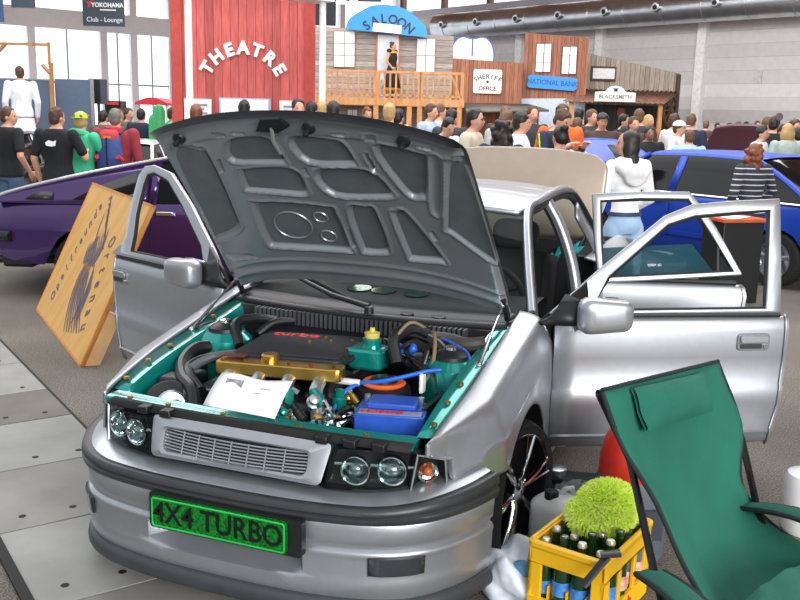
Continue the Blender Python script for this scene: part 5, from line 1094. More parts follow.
for k in range(4):
    x = -.19+.12*k; bm = nb(); tube(bm, [CM @ V((x, -.32, -.03)), CM @ V((x, -.37, -.05)), CM @ V((x+.02, -.42, -.12)), CM @ V((x+.03, -.42, -.22))], .026, 10); obj('manifold_pipe', bm, STEEL, car)
rnd = random.Random(3)
def hose(name, pts, r, m): bm = nb(); tube(bm, crs(pts, 6), r, 10); return obj(name, bm, m, car)
HOSE = M('hose_black', '#191a1c', .38); BLUH = M('hose_blue', '#1f62c8', .35)
hose('hose', [(-.50, .80, .74), (-.56, .70, .75), (-.55, .58, .72), (-.46, .45, .70), (-.36, .37, .68), (-.30, .30, .60)], .028, HOSE)
hose('hose', [(-.30, .66, .76), (-.42, .60, .75), (-.47, .52, .73), (-.42, .44, .71), (-.33, .38, .68)], .022, HOSE)
hose('hose', [(-.28, .62, .78), (-.40, .58, .76), (-.45, .48, .72), (-.38, .36, .66)], .018, M('hose_grey', '#5a5e63', .4))
hose('hose', [(-.60, .95, .80), (-.64, .86, .79), (-.62, .76, .74), (-.58, .70, .62)], .022, HOSE)
hose('hose', [(-.38, 1.05, .82), (-.44, .96, .84), (-.47, .86, .83), (-.40, .78, .76)], .022, HOSE)
hose('hose', [(-.30, 1.08, .82), (-.36, 1.0, .82), (-.40, .93, .78)], .018, HOSE)
# turbo and intercooler pipe at the front left of the bay
bm = nb(); lathe(bm, [(.03, -.07), (.10, -.05), (.11, 0), (.10, .045), (.06, .06), (.045, .08)], axis_m((-.46, .36, .60), (.5, -.6, .35)), 24); tb = obj('turbocharger', bm, M('cast_iron', '#3b3a39', .5, .6), car)
bm = nb(); lathe(bm, [(.055, .05), (.06, .09), (.05, .10)], axis_m((-.46, .36, .60), (.5, -.6, .35)), 18); obj('inlet_ring', bm, STEEL, tb)
hose('intake_pipe', [(-.40, .29, .62), (-.33, .25, .60), (-.20, .25, .56), (-.02, .28, .5)], .05, M('pipe_brown', '#2e2723', .3, .4))
bm = nb(); bbox_(bm, (-.57, .42, .50), (-.43, .60, .70)); obj('relay_box', bm, BLACK, car, bevel=.02)
bm = nb(); bbox_(bm, (-.59, .60, .66), (-.54, .68, .74)); obj('sensor_box', bm, BLACK, car, bevel=.01)
# chrome fittings right of the sheet
for k in range(64):
    c = V((rnd.uniform(-.02, .28), rnd.uniform(.25, .62), rnd.uniform(.55, .69))); d = V((rnd.uniform(-1, 1), rnd.uniform(-1, 1), rnd.uniform(.1, 1))).normalized()
    bm = nb(); r = rnd.uniform(.012, .03); lathe(bm, [(r, 0), (r, .04), (r*.7, .045), (r*.7, .07), (r*.3, .075)], axis_m(c, d), 10); obj('fitting', bm, rnd.choice([STEEL, CHROME, TEAL, DKMETAL, GOLD, BLACK, BLACK, STEEL]), car)
hose('hose', [(.10, .40, .62), (.05, .34, .60), (.06, .24, .56)], .035, HOSE)
hose('hose', [(.16, .78, .80), (.12, .68, .77), (.02, .62, .78), (-.12, .58, .79), (-.2, .62, .79)], .012, HOSE)
hose('hose', [(.17, .82, .62), (.12, .70, .70), (.13, .60, .70), (.16, .52, .55)], .045, HOSE)
# reservoir, brake booster, air filter, battery
bm = nb(); prism(bm, rrect(.15, .12, .025, 3), .09, Matrix.Translation((.19, .80, .735))); rs_ = obj('reservoir', bm, TEAL, car, bevel=.015)
bm = nb(); lathe(bm, [(.04, 0), (.04, .03), (.03, .035)], Matrix.Translation((.20, .81, .825)), 14); obj('reservoir_neck', bm, TEAL, rs_)
bm = nb(); lathe(bm, [(.03, 0), (.032, .02), (.012, .026), (.01, .04)], Matrix.Translation((.20, .81, .86)), 12); obj('reservoir_cap', bm, M('cap_yellow', '#c8b85a', .5), rs_)
bm = nb(); lathe(bm, [(.03, -.05), (.12, -.04), (.125, 0), (.06, .03), (.03, .08)], axis_m((.34, 1.0, .70), (0, -1, .1)), 24); obj('brake_booster', bm, BLACK, car)
bm = nb(); lathe(bm, [(.10, -.22), (.11, -.04), (.105, -.01), (.08, .0)], Matrix.Translation((.315, .66, .72)), 28); af = obj('filter_housing', bm, BLACK, car)
bm = nb(); lathe(bm, [(.082, -.002), (.088, .006), (.078, .014), (.055, .012), (.05, .002)], Matrix.Translation((.315, .66, .72)), 28, False); obj('orange_ring', bm, M('orange_seal', '#d9622b', .45), af)
bm = nb(); lathe(bm, [(.052, 0), (.05, .022), (.035, .03), (.015, .032)], Matrix.Translation((.315, .66, .72)), 12); obj('filter_cap', bm, BLACK, af)
hose('hose', [(.33, .76, .78), (.30, .80, .87), (.35, .88, .90), (.41, .90, .88)], .026, HOSE)
hose('hose', [(.40, .92, .885), (.45, .86, .88), (.47, .78, .78), (.45, .70, .70)], .008, M('wire_tan', '#7a6b50', .6))
hose('hose', [(.30, .78, .86), (.35, .84, .93), (.41, .90, .895)], .007, M('wire_tan', '#7a6b50', .6))
hose('cable', [(.36, .80, .80), (.50, .70, .78), (.545, .62, .72)], .006, BLACK)
hose('blue_hose', [(.24, .60, .73), (.32, .60, .745), (.40, .63, .765), (.48, .68, .785), (.53, .71, .79)], .0085, BLUH)
hose('blue_hose', [(.24, .60, .73), (.20, .54, .70), (.17, .48, .62), (.14, .45, .57)], .008, BLUH)
hose('white_hose', [(.10, .57, .74), (.18, .58, .735), (.24, .60, .73)], .013, M('hose_white', '#d6d8d6', .5))
hose('blue_hose', [(.42, 1.02, .84), (.50, .96, .83), (.57, .90, .82), (.60, .86, .80)], .008, BLUH)
hose('hose', [(.36, 1.06, .82), (.46, 1.02, .83), (.55, .98, .83), (.62, 1.0, .84)], .030, M('pipe_taupe', '#4b4540', .5))
hose('hose', [(.24, 1.05, .82), (.32, 1.03, .83), (.42, .98, .82), (.48, .92, .80)], .02, HOSE)
for k in range(14):
    a = V((rnd.uniform(.2, .5), rnd.uniform(.82, 1.06), rnd.uniform(.72, .82))); hose('cable', [a, a+V((rnd.uniform(-.06, .06), rnd.uniform(-.06, .06), .03)), a+V((rnd.uniform(-.14, .14), rnd.uniform(-.12, .04), rnd.uniform(-.08, .04)))], rnd.uniform(.006, .012), HOSE)
bm = nb(); bbox_(bm, (.46, .66, .70), (.475, .70, .78)); obj('fuse_block', bm, WHITE, car, bevel=.004)
bm = nb(); lathe(bm, [(.045, -.1), (.045, .06), (.02, .07)], Matrix.Translation((.40, .84, .74)), 16); obj('ignition_coil', bm, DKMETAL, car)
for k in range(2):
    bm = nb(); ball(bm, (.30+.05*k, .86+.02*k, .81), (.02, .02, .025)); obj('blue_connector', bm, BLUH, car)
BM = plane_m((.425, .48, .02), V((.97, .24, 0)), V((-.24, .97, 0)))
BATB = M('battery_blue', '#2a55b8', .4); bm = nb(); bbox_(bm, (-.125, -.085, .50), (.125, .085, .655), BM); bt = obj('battery', bm, M('battery_pale', '#aebfe0', .4), car, bevel=.006)
bm = nb(); bbox_(bm, (-.128, -.088, .60), (.128, .088, .672), BM); obj('battery_lid', bm, BATB, bt, bevel=.006)
bm = nb(); bbox_(bm, (-.09, -.03, .672), (.09, .086, .695), BM); obj('battery_vent_bar', bm, BATB, bt, bevel=.006)
bm = nb(); bbox_(bm, (-.115, -.082, .6715), (.115, -.035, .674), BM); bl_ = obj('battery_label', bm, M('label_grey', '#8d93a0', .4), bt)
text('battery_lettering', 'BOSCH', .038, BM @ Matrix.Translation((-.03, -.058, .676)) @ Matrix.Rotation(PI, 4, 'Z'), M('bosch_red', '#c9302f', .4), bl_, .0012, .001, 1.25)
bm = nb(); bbox_(bm, (-.05, -.0885, .545), (.02, -.086, .565), BM); obj('battery_sticker', bm, BLACK, bt)
for x in (-.1, .1):
    bm = nb(); c = BM @ V((x, .05, .672)); cyl(bm, c, c+V((0, 0, .03)), .012, seg=10); obj('battery_post', bm, STEEL, bt)

# ---- bonnet: outer skin and a pressed inner panel with recesses (in its own plane: a across, b from hinge to nose)
Hh = V((0, 1.25, .91)); Hd = V((0, -.68, .735)).normalized(); Hn = V((0, Hd.z, -Hd.y))
def h_b0(a): return .03+.135*(1-min(1, abs(a))**3)
def h_L(a): return 1.035+.112*(1-min(1, abs(a))**2.4)
def h_w(q): return .680-.036*q
def hood(a, b_, o=0):
    q = h_b0(a)+(h_L(a)-h_b0(a))*b_
    lift = .018*(1-a*a)*b_+.022*math.sin(PI*max(0, min(1, b_)))*(1-a*a*.5)
    lip = -.022*max(0, (b_-.93)/.07)**2-.012*max(0, (abs(a)-.94)/.06)**2
    return V((a*h_w(q), 0, 0))+Hh+Hd*q+Hn*(lift+lip+o)
HI = Hn.dot(Hh)
def to_ab(u, v):
    p = onplane(u, v, Hh-Hn*.02, Hn)
    for _ in range(4):
        q = (p-Hh).dot(Hd); a = max(-1, min(1, p.x/h_w(q))); bb = (q-h_b0(a))/(h_L(a)-h_b0(a)); b1 = max(0, min(1, bb))
        lift = .018*(1-a*a)*b1+.022*math.sin(PI*b1)*(1-a*a*.5); p = onplane(u, v, Hh+Hn*(lift-.02), Hn)
    return a, bb
def c1(x, y): return to_ab(140+x*.325, 100+y*.325)
def c2(x, y): return to_ab(330+x*.325, 100+y*.325)
def poly(f, pts): return [f(*p) for p in pts]
REC = [(poly(c1, [(100, 152), (180, 143), (212, 165), (295, 345), (305, 395), (240, 425), (222, 405)]), .010, .03),
 (poly(c1, [(272, 132), (300, 114), (395, 114), (445, 180), (435, 186), (292, 184)]), .016, .03), (poly(c1, [(468, 112), (590, 118), (625, 130), (662, 185), (650, 190), (520, 184)]), .016, .03),
 (poly(c1, [(312, 215), (330, 209), (470, 209), (512, 265), (500, 284), (345, 272), (328, 260)]), .016, .03), (poly(c1, [(548, 214), (700, 213), (768, 270), (765, 292), (600, 286)]), .016, .03),
 (poly(c1, [(350, 318), (370, 311), (570, 324), (600, 340), (645, 445), (635, 458), (440, 446), (395, 428)]), .018, .035), (poly(c1, [(648, 330), (700, 326), (722, 336), (765, 450), (750, 464), (700, 462), (688, 450)]), .018, .03),
 (poly(c2, [(142, 138), (280, 160), (297, 180), (298, 285), (285, 292), (240, 280)]), .016, .03), (poly(c2, [(198, 350), (212, 341), (236, 344), (348, 482), (340, 490), (258, 484), (246, 470)]), .018, .03),
 (poly(c2, [(368, 196), (385, 184), (420, 192), (516, 480), (505, 495), (375, 400), (362, 380)]), .010, .03),
 (poly(c2, [(318, 180), (340, 182), (342, 330), (320, 330)]), .008, .02)]
SLOT = [poly(c1, p) for p in ([(226, 92), (262, 94), (270, 106), (236, 110)], [(288, 90), (325, 91), (325, 98), (290, 97)], [(242, 180), (250, 178), (262, 215), (252, 217)], [(505, 205), (512, 203), (525, 228), (517, 230)], [(690, 160), (700, 158), (730, 210), (720, 212)], [(595, 92), (635, 94), (635, 102), (598, 101)], [(690, 98), (725, 100), (730, 122), (695, 120)], [(640, 395), (648, 393), (668, 445), (658, 447)], [(260, 470), (330, 468), (370, 480), (290, 488)])] + [poly(c2, p) for p in ([(275, 132), (318, 140), (316, 146), (275, 138)], [(110, 170), (120, 168), (150, 215), (140, 217)], [(308, 400), (318, 398), (335, 425), (325, 427)])]
CIRC = [(c1(470, 386), .085), (c1(555, 362), .030), (c1(580, 420), .034)]
WS, LS = .64, 1.06
def sd_poly(pl, a, b_):
    d = 1e9; ins = True; n = len(pl); x, y = a*WS, b_*LS; s = False
    for i in range(n):
        x0, y0 = pl[i][0]*WS, pl[i][1]*LS; x1, y1 = pl[(i+1) % n][0]*WS, pl[(i+1) % n][1]*LS
        ex, ey = x1-x0, y1-y0; q = max(0, min(1, ((x-x0)*ex+(y-y0)*ey)/(ex*ex+ey*ey+1e-9))); d = min(d, math.hypot(x-x0-q*ex, y-y0-q*ey))
        if (y0 > y) != (y1 > y) and x < (x1-x0)*(y-y0)/(y1-y0)+x0: s = not s
    return -d if s else d
def ss(x): x = max(0, min(1, x)); return x*x*(3-2*x)
REC = [([(p.x, p.y) for p in crs([V((a, b_, 0)) for a, b_ in pl], 4, True)], dp, rad) for pl, dp, rad in REC]
def near(pl, a, b_): return min(p[0] for p in pl)-.06 < a < max(p[0] for p in pl)+.06 and min(p[1] for p in pl)-.04 < b_ < max(p[1] for p in pl)+.04
def relief(a, b_):
    h = ss((.895-b_)/.02)*.007-.007-.010*math.exp(-((b_-.075)/.018)**2)-.006*math.exp(-((b_-.135)/.010)**2)
    for pl, dp, rad in REC:
        if not near(pl, a, b_): continue
        d = sd_poly(pl, a, b_)
        if d < .03: h += ss((.008-d)/.016)*dp-.006*math.exp(-((d-.013)/.006)**2)
    for pl in SLOT:
        if not near(pl, a, b_): continue
        d = sd_poly(pl, a, b_)
        if d < .02: h += ss((.004-d)/.008)*.010-.002*math.exp(-((d-.006)/.004)**2)
    for (ca, cb), r in CIRC:
        d = abs(math.hypot((a-ca)*WS, (b_-cb)*LS)-r); h -= .006*math.exp(-(d/.006)**2)
    return h
NA, NBb = 220, 180; bm = nb(); rows = []
for j in range(NBb+1):
    b_ = .004+.980*j/NBb; rows.append([hood(-.985+1.97*i/NA, b_, -.030+relief(-.985+1.97*i/NA, b_)+.022*max(0, (abs(-.985+1.97*i/NA)-.93)/.055)**2+.02*max(0, (b_-.93)/.05)**2*0) for i in range(NA+1)])
surf(bm, rows); inner_me = bm
bm2 = nb(); surf(bm2, [[hood(-1+2*i/40, j/30) for i in range(41)] for j in range(31)]); hood_o = obj('bonnet', bm2, SILVER, car, 50)
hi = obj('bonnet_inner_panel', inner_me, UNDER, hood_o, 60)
for pl, dp, rad in (REC[0], REC[9]):
    pass
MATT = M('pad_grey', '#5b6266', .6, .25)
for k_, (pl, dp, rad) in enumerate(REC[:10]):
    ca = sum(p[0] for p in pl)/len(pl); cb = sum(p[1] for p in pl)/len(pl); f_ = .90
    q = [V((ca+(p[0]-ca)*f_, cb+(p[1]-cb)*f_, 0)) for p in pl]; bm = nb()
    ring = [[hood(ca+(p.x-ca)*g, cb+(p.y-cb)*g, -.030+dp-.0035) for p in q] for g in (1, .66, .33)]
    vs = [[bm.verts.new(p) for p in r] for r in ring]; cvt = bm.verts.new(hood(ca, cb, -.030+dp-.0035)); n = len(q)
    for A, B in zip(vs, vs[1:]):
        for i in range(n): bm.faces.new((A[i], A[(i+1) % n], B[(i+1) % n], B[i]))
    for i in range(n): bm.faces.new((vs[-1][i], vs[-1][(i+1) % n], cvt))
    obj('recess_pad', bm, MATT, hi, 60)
for (ca, cb), r in CIRC:
    bm = nb(); tube(bm, [hood(ca+r*math.cos(t)/WS, cb+r*math.sin(t)/LS, -.030+.0125) for t in [k*PI/14 for k in range(28)]], .004, 6, closed=True); obj('pressed_ring', bm, UNDER, hi)
lt = hood(-.12, .955, -.045); bm = nb(); prism(bm, [(-.07, -.03), (-.03, .03), (.05, .035), (.08, .0), (.02, -.035)], .012, plane_m(lt, (1, 0, 0), Hd)); la = obj('bonnet_latch', bm, DKMETAL, hi)
bm = nb(); tube(bm, [lt, lt+Hd*-.06-Hn*.03, lt+Hd*-.13-Hn*.02], .008, 6); obj('latch_hook', bm, STEEL, la)
for a in (-.80, .10, .66):
    c = hood(a, .93, -.03); bm = nb(); lathe(bm, [(.028, 0), (.024, .018), (.012, .022), (.012, .045), (.006, .05)], axis_m(c, -Hn), 14); obj('rubber_buffer', bm, BLACK, hi)
for sd in (1, -1):
    b0_ = V((sd*.655, .80 if sd > 0 else .80, .80)); t0_ = hood(sd*.95, .06, -.03)
    bm = nb(); tube(bm, [b0_, b0_.lerp(t0_, .45)], .0085, 8); g = obj('bonnet_strut', bm, CHROME, car)
    bm = nb(); tube(bm, [b0_.lerp(t0_, .45), t0_], .0055, 8); obj('strut_rod', bm, CHROME, g)
    for p in (b0_, t0_):
        bm = nb(); ball(bm, p, .012, 10, 8); obj('ball_joint', bm, STEEL, g)
    bm = nb(); pts = [V((sd*.655, 1.30, .90)), V((sd*.65, 1.22, .90)), hood(sd*.96, .0, -.02), hood(sd*.96, .10, -.02)]; tube(bm, pts, .014, 8); obj('bonnet_hinge', bm, DKMETAL, hood_o)
# ---- cabin
def mir(p, sd): return V((sd*abs(p[0]), p[1], p[2]))
roof_rows = []
for y, ze_, zc_, xe in ((1.93, 1.285, 1.315, .50), (1.99, 1.298, 1.335, .525), (2.2, 1.33, 1.372, .548), (2.5, 1.345, 1.388, .555), (2.8, 1.335, 1.378, .55), (3.05, 1.305, 1.35, .54), (3.2, 1.27, 1.315, .53)):
    dy_ = -.06 if y < 1.96 else 0
    roof_rows.append([V((xe*q, y+dy_*(1-q*q), ze_+(zc_-ze_)*(1-abs(q)**2.4))) for q in (-1, -.85, -.5, 0, .5, .85, 1)])
bm = nb(); surf(bm, roof_rows, 4, 3); obj('roof', bm, SILVER, car, 60, solid=.03)
RAIL = [(.715, 1.385, .895), (.62, 1.66, 1.09), (.535, 1.95, 1.285), (.55, 2.12, 1.325), (.56, 2.5, 1.352), (.555, 2.85, 1.335), (.55, 3.1, 1.285), (.58, 3.3, 1.17), (.63, 3.6, .97), (.66, 3.72, .90)]
ws0 = lambda x: V((x, 1.395-.10*(1-(x/.72)**2), .885)); ws1 = lambda x: V((x, 1.975-.07*(1-(x/.52)**2), 1.288+.03*(1-(x/.52)**2)))
bm = nb(); surf(bm, [[ws0(.69*q).lerp(ws1(.505*q), f_)+V((0, -.02*math.sin(PI*f_), .02*math.sin(PI*f_))) for q in (-1, -.6, -.2, .2, .6, 1)] for f_ in (0, .25, .5, .75, 1)], 2, 2); obj('windscreen', bm, glass('windscreen_glass', (.01, .015, .015), .86, .02), car)
bm = nb(); surf(bm, [[V((.56*q, 3.22, 1.275+.035*(1-q*q))) for q in (-1, -.5, 0, .5, 1)], [V((.62*q, 3.72+.05*(1-q*q), .915)) for q in (-1, -.5, 0, .5, 1)]], 2, 2); obj('rear_screen', bm, glass('windscreen_glass', (.01, .015, .015), .86, .02), car)
for sd in (1, -1):
    R_ = [mir(p, sd) for p in RAIL]; pts = crs(R_, 5)
    bm = nb(); tube(bm, [p+V((sd*.004, 0, .006)) for p in pts], .019, 8); pr_ = obj('roof_rail', bm, SILVER, car, 60)
    bm = nb(); tube(bm, [p+V((sd*.004, 0, -.034)) for p in pts], .020, 8); obj('door_seal', bm, SEAL, pr_, 60)
    bm = nb(); tube(bm, [p+V((sd*.022, -.005, -.010)) for p in pts], .013, 6); obj('gutter_seal', bm, SEAL, pr_, 60)
    bm = nb(); P4_ = [mir(p, sd) for p in ((.735, 1.375, .86), (.66, 1.62, 1.05), (.572, 1.93, 1.262))]
    bp_ = [mir(p, sd) for p in ((.55, 2.30, 1.325), (.625, 2.31, 1.20), (.69, 2.30, 1.05), (.735, 2.28, .90), (.76, 2.28, .7), (.77, 2.28, .3))]
    bm = nb(); tube(bm, crs(bp_, 4), .042, 8, flat=(1.0, .75)); b_p = obj('door_pillar', bm, SILVER, car, 60)
    for dy_ in (-.05, .05):
        bm = nb(); tube(bm, [p+V((-sd*.012, dy_, 0)) for p in crs(bp_, 4)], .018, 6); obj('pillar_seal', bm, SEAL, b_p)
    bm = nb(); bbox_(bm, (sd*.70, 1.30, .17), (sd*.80, 3.15, .31)); obj('sill', bm, SILVER, car, bevel=.02)
    bm = nb(); bbox_(bm, (sd*.72, 1.30, .2), (sd*.755, 1.40, .88)); obj('hinge_pillar', bm, SILVER, car, bevel=.01)
    # rear quarter with wheel arch
    rows = []
    for k in range(45):
        y = 2.95+1.30*k/44; dd = abs(y-3.50); zl = .285+math.sqrt(.35**2-dd*dd) if dd < .35 else (.22 if y < 3.5 else .30)
        wq = .83-.06*max(0, (y-3.9)/.35)**2; zt_ = .90-.0*k; zt_ = .93-.02*max(0, (y-3.8))
        rows.append([V((sd*.66, y, zt_)), V((sd*.70, y, zt_-.005)), V((sd*(wq-.02), y, zt_-.06)), V((sd*wq, y, max(zl+.03, .66))), V((sd*(wq+.008), y, max(zl+.012, .5 if zl < .4 else 0))), V((sd*wq, y, zl))])
    bm = nb(); surf(bm, rows, 1, 2); obj('rear_quarter', bm, SILVER, car, 60, solid=.012)
    wheel(car, sd*.725, 3.50, .285, .2, sd, BLACK, 6)
    bm = nb(); surf(bm, [[V((sd*.56, 3.14, 1.28)), V((sd*.58, 3.30, 1.17)), V((sd*.66, 3.72, .90))], [V((sd*.60, 2.98, 1.17)), V((sd*.66, 3.12, 1.02)), V((sd*.70, 3.2, .92))]], 3, 3); obj('rear_pillar', bm, SILVER, car, 60, solid=.02)
bm = nb(); surf(bm, [[V((x, 4.27+.10*(1-(x/.78)**2)+o, z)) for x in (-.78, -.4, 0, .4, .78)] for z, o in ((.90, -.03), (.75, 0), (.58, 0), (.55, .05), (.32, .04), (.22, -.02))], 2, 3); obj('rear_panel', bm, SILVER, car, 50)
# raised boot lid behind the roof
def bl_(q, f_): wd = .60+.02*f_-.10*max(0, (f_-.8)/.2)**2.2; return V((q*wd, 3.80+.16*f_-.05*math.sin(PI*f_)*(1-q*q), .92+.585*f_+.02*f_*(1-q*q)-.05*max(0, abs(q)-.7)*f_))
bm = nb(); surf(bm, [[bl_(q, f_) for q in (-1, -.9, -.6, -.3, 0, .3, .6, .9, 1)] for f_ in (0, .2, .45, .7, .84, .9, .95, 1)], 3, 2); bt_ = obj('boot_lid', bm, M('silver_warm_reflection', '#b3a393', .38, .5, .03, coat=.3), car, 60, solid=.025)  # warm reflection on the silver lid put into its base colour
bm = nb(); tube(bm, [bl_(q, .86)+V((0, -.012, 0)) for q in [-.98+1.96*k/20 for k in range(21)]], .014, 8); obj('boot_crease', bm, M('silver_warm_reflection', '#b3a393'), bt_)
for sd in (1, -1):
    bm = nb(); tube(bm, [(sd*.5, 3.70, .86), (sd*.52, 3.76, .95), (sd*.55, 3.84, 1.0)], .014, 6); obj('boot_hinge', bm, DKMETAL, bt_)
bm = nb(); bbox_(bm, (-.62, 3.2, .86), (.62, 3.72, .89)); obj('parcel_shelf', bm, PAD, car)
bm = nb(); bbox_(bm, (-.72, 1.25, .2), (.72, 4.2, .24)); obj('car_floor', bm, M('carpet', '#1d1e22', .95, bump=.3), car)
bm = nb(); bbox_(bm, (-.70, 3.05, .24), (.70, 3.12, .92)); obj('rear_bulkhead', bm, DKIN, car)
bm = nb(); surf(bm, [[V((x, y-.08*(1-(x/.7)**2), z)) for x in (-.70, -.4, 0, .4, .70)] for y, z in ((1.40, .86), (1.46, .895), (1.62, .91), (1.74, .905), (1.78, .86), (1.76, .70), (1.70, .55))], 3, 3); obj('dashboard', bm, M('dash_black', '#141518', .6, bump=.15), car, 60)
def seat(x, y):
    bm = nb(); surf(bm, [[V((x+xx*(1-.1*f_), y+.10+.20*f_-.05*abs(xx/.24)**2, .42+.58*f_)) for xx in (-.24, -.20, 0, .20, .24)] for f_ in (0, .2, .5, .8, 1)], 2, 2); st_ = obj('seat_back', bm, PAD, car, 60, solid=.10, offset=0)
    bm = nb(); prism(bm, rrect(.26, .16, .06, 5), .09, plane_m((x, y+.33, 1.09), (1, 0, 0), (0, .2, 1))); obj('headrest', bm, PAD, st_, bevel=.02)
    bm = nb(); prism(bm, rrect(.48, .50, .08, 5, x, y-.16), .16, None, .28); obj('seat_cushion', bm, PAD, car, bevel=.04)
seat(.34, 2.25); seat(-.34, 2.3)
bm = nb(); surf(bm, [[V((x, 2.78+.16*f_, .44+.58*f_)) for x in (-.62, -.3, 0, .3, .62)] for f_ in (0, .4, .8, 1)], 2, 2); rs2 = obj('rear_seat_back', bm, PAD, car, 60, solid=.1, offset=0)
bm = nb(); prism(bm, rrect(1.2, .5, .08, 4, 0, 2.62), .18, None, .27); obj('rear_seat_cushion', bm, PAD, car, bevel=.04)
TQ = M('lightning_teal', '#17a39d', .5)
LM = plane_m((0, 2.86, 0), (1, 0, 0), (0, .25, 1))
bz_ = [(541, 265), (553, 252), (554, 257), (560, 245), (563, 250), (571, 240), (566, 256), (561, 254), (555, 266), (553, 260)]
bm = nb(); vs = []
def on_seat(u, v): return onplane(u, v, (0, 2.705, .66), (0, -.96, .27))
bm.faces.new([bm.verts.new(on_seat(*p)) for p in bz_]); obj('lightning_emblem', bm, TQ, rs2, solid=.012, offset=1)
bm = nb(); bm.faces.new([bm.verts.new(on_seat(*p)) for p in [(571, 247), (580, 241), (577, 247), (584, 246), (573, 258)]]); obj('lightning_emblem', bm, TQ, rs2, solid=.012, offset=1)
SWM = axis_m((.36, 1.93, .86), (0, .9, .45)); bm = nb(); tube(bm, [SWM @ V((.185*math.cos(a), .185*math.sin(a), 0)) for a in [k*PI/16 for k in range(32)]], .016, 8, closed=True); sw = obj('steering_wheel', bm, BLACK, car)
bm = nb(); lathe(bm, [(.07, -.02), (.075, .01), (.03, .02)], SWM, 16); obj('wheel_boss', bm, BLACK, sw)
for a in (.3, PI-.3, -PI/2):
    bm = nb(); tube(bm, [SWM @ V((0, 0, 0)), SWM @ V((.18*math.cos(a), .18*math.sin(a), 0))], .016, 6, flat=(1.4, .6)); obj('wheel_spoke', bm, BLACK, sw)
bm = nb(); tube(bm, [SWM @ V((0, 0, .02)), V((.36, 1.70, .75))], .03, 8); obj('steering_column', bm, BLACK, sw)
bm = nb(); prism(bm, rrect(.24, .07, .02, 4), .03, plane_m((0, 1.93, 1.20), (1, 0, 0), (0, .2, 1))); im = obj('interior_mirror', bm, BLACK, car, bevel=.008)
bm = nb(); tube(bm, [(0, 1.93, 1.23), (0, 1.92, 1.30)], .01, 6); obj('mirror_stem', bm, BLACK, im)
bm = nb(); bbox_(bm, (-.58, .35, .16), (.58, 1.25, .2)); obj('undertray', bm, RUBBER, car)

# ---- doors
class Door:
    def __init__(s, hx, hy, th, sd, L, zb, lean, zt):
        s.h = V((hx*sd, hy, 0)); s.d = V((math.sin(th)*sd, math.cos(th), 0)); s.n = V((-math.cos(th)*sd, math.sin(th), 0)); s.L, s.zb, s.sd = L, zb, sd
        s.up = (s.n*lean+V((0, 0, zt-zb))).normalized()
    def E(s, a, z, o=0): return s.h+s.d*a+s.n*o+V((0, 0, z))
    def F(s, u, v, o=0):                      # point of the leaning window frame
        p = onplane(u, v, s.E(0, s.zb), s.d.cross(s.up)); return p+s.n*o
    def P(s, u, v, o=0): return onplane(u, v, s.E(0, s.zb, o), s.n)
def door(par_name, D, prof, edge0, edge1, outer, inner, seal_w=.012):
    rows = [[D.E(e0, z, o), D.E(e0+.3*(e1-e0), z, o-.010), D.E(e0+.7*(e1-e0), z, o-.010), D.E(e1-.012, z, o), D.E(e1, z, o+.012)] for (z, o), e0, e1 in zip(prof, edge0, edge1)]
    bm = nb(); surf(bm, rows, 1, 3); d = obj(par_name, bm, SILVER, car, 40, solid=.02)
    rows = [[D.E(e0+.02, z, .075), D.E((e0+e1)/2, z, .085), D.E(e1-.03, z, .075)] for (z, o), e0, e1 in zip(prof, edge0, edge1)]
    bm = nb(); surf(bm, rows, 1, 3); tc_ = obj('door_trim', bm, PAD, d, 40, solid=.03)
    n = len(outer); O = [D.F(*p) for p in outer]; I = [D.F(*p) for p in inner]
    bm = nb(); A = [bm.verts.new(p) for p in O]; B = [bm.verts.new(p) for p in I]
    for i in range(n): j = (i+1) % n; bm.faces.new((A[i], A[j], B[j], B[i]))
    o_ = obj('window_frame', bm, SILVER, d, 30, solid=.03, bevel=.006)
    s_ = o_.modifiers[0]; s_.offset = 0
    bm = nb(); tube(bm, I, seal_w, 6, closed=True); obj('window_seal', bm, SEAL, o_)
    bm = nb(); z = D.zb+.008; tube(bm, [D.E(edge0[-1]+.05, z, .012), D.E(edge1[-1]-.03, z, .012)], .014, 8); obj('belt_seal', bm, SEAL, d)
    return d
PROF = [(.30, .035), (.315, .015), (.345, .006), (.362, -.004), (.37, .004), (.50, -.006), (.575, -.010), (.585, -.004), (.72, -.012), (.84, -.010), (.885, .0), (.90, .012)]
n_ = len(PROF)
DR = Door(.815, 1.329, 1.061, 1, 1.112, .90, .17, 1.389)
d = door('front_door', DR, PROF, [.02]*n_, [1.09-.02*(z < .4) for z, o in PROF], [(548, 314), (600, 268), (664, 216), (692, 204.5), (736, 201), (779, 199), (780, 256), (780, 313)], [(590, 311), (608, 277), (667, 225), (694, 216.5), (735, 213), (769, 210.5), (767, 260), (764, 309)])
def handle(D, par, a, z, w_=.155):
    M4 = plane_m(D.E(a, z, -.018), D.d, (0, 0, 1)) if D.sd > 0 else plane_m(D.E(a, z, -.018), -D.d, (0, 0, 1))
    bm = nb(); prism(bm, rrect(w_, .078, .018, 4), .014, M4, -.006); h_ = obj('door_handle', bm, M('handle_recess_shade', '#8b8f95', .35, .6), par, bevel=.004)
    bm = nb(); prism(bm, rrect(w_*.86, .034, .012, 4, 0, .014), .012, M4, .006); obj('handle_flap', bm, SILVER, h_, bevel=.004)
    bm = nb(); prism(bm, rrect(w_*.66, .022, .008, 4, -.012, -.018), .004, M4, .008); obj('handle_recess_shade', bm, BAND, h_)  # dark bar standing for the shade below the flap
    bm = nb(); c = M4 @ V((w_*.36, -.018, .008)); nn = (M4.to_3x3() @ V((0, 0, 1))); cyl(bm, c, c+nn*.008, .010, seg=12); obj('key_lock', bm, CHROME, h_)
handle(DR, d, .93, .79)
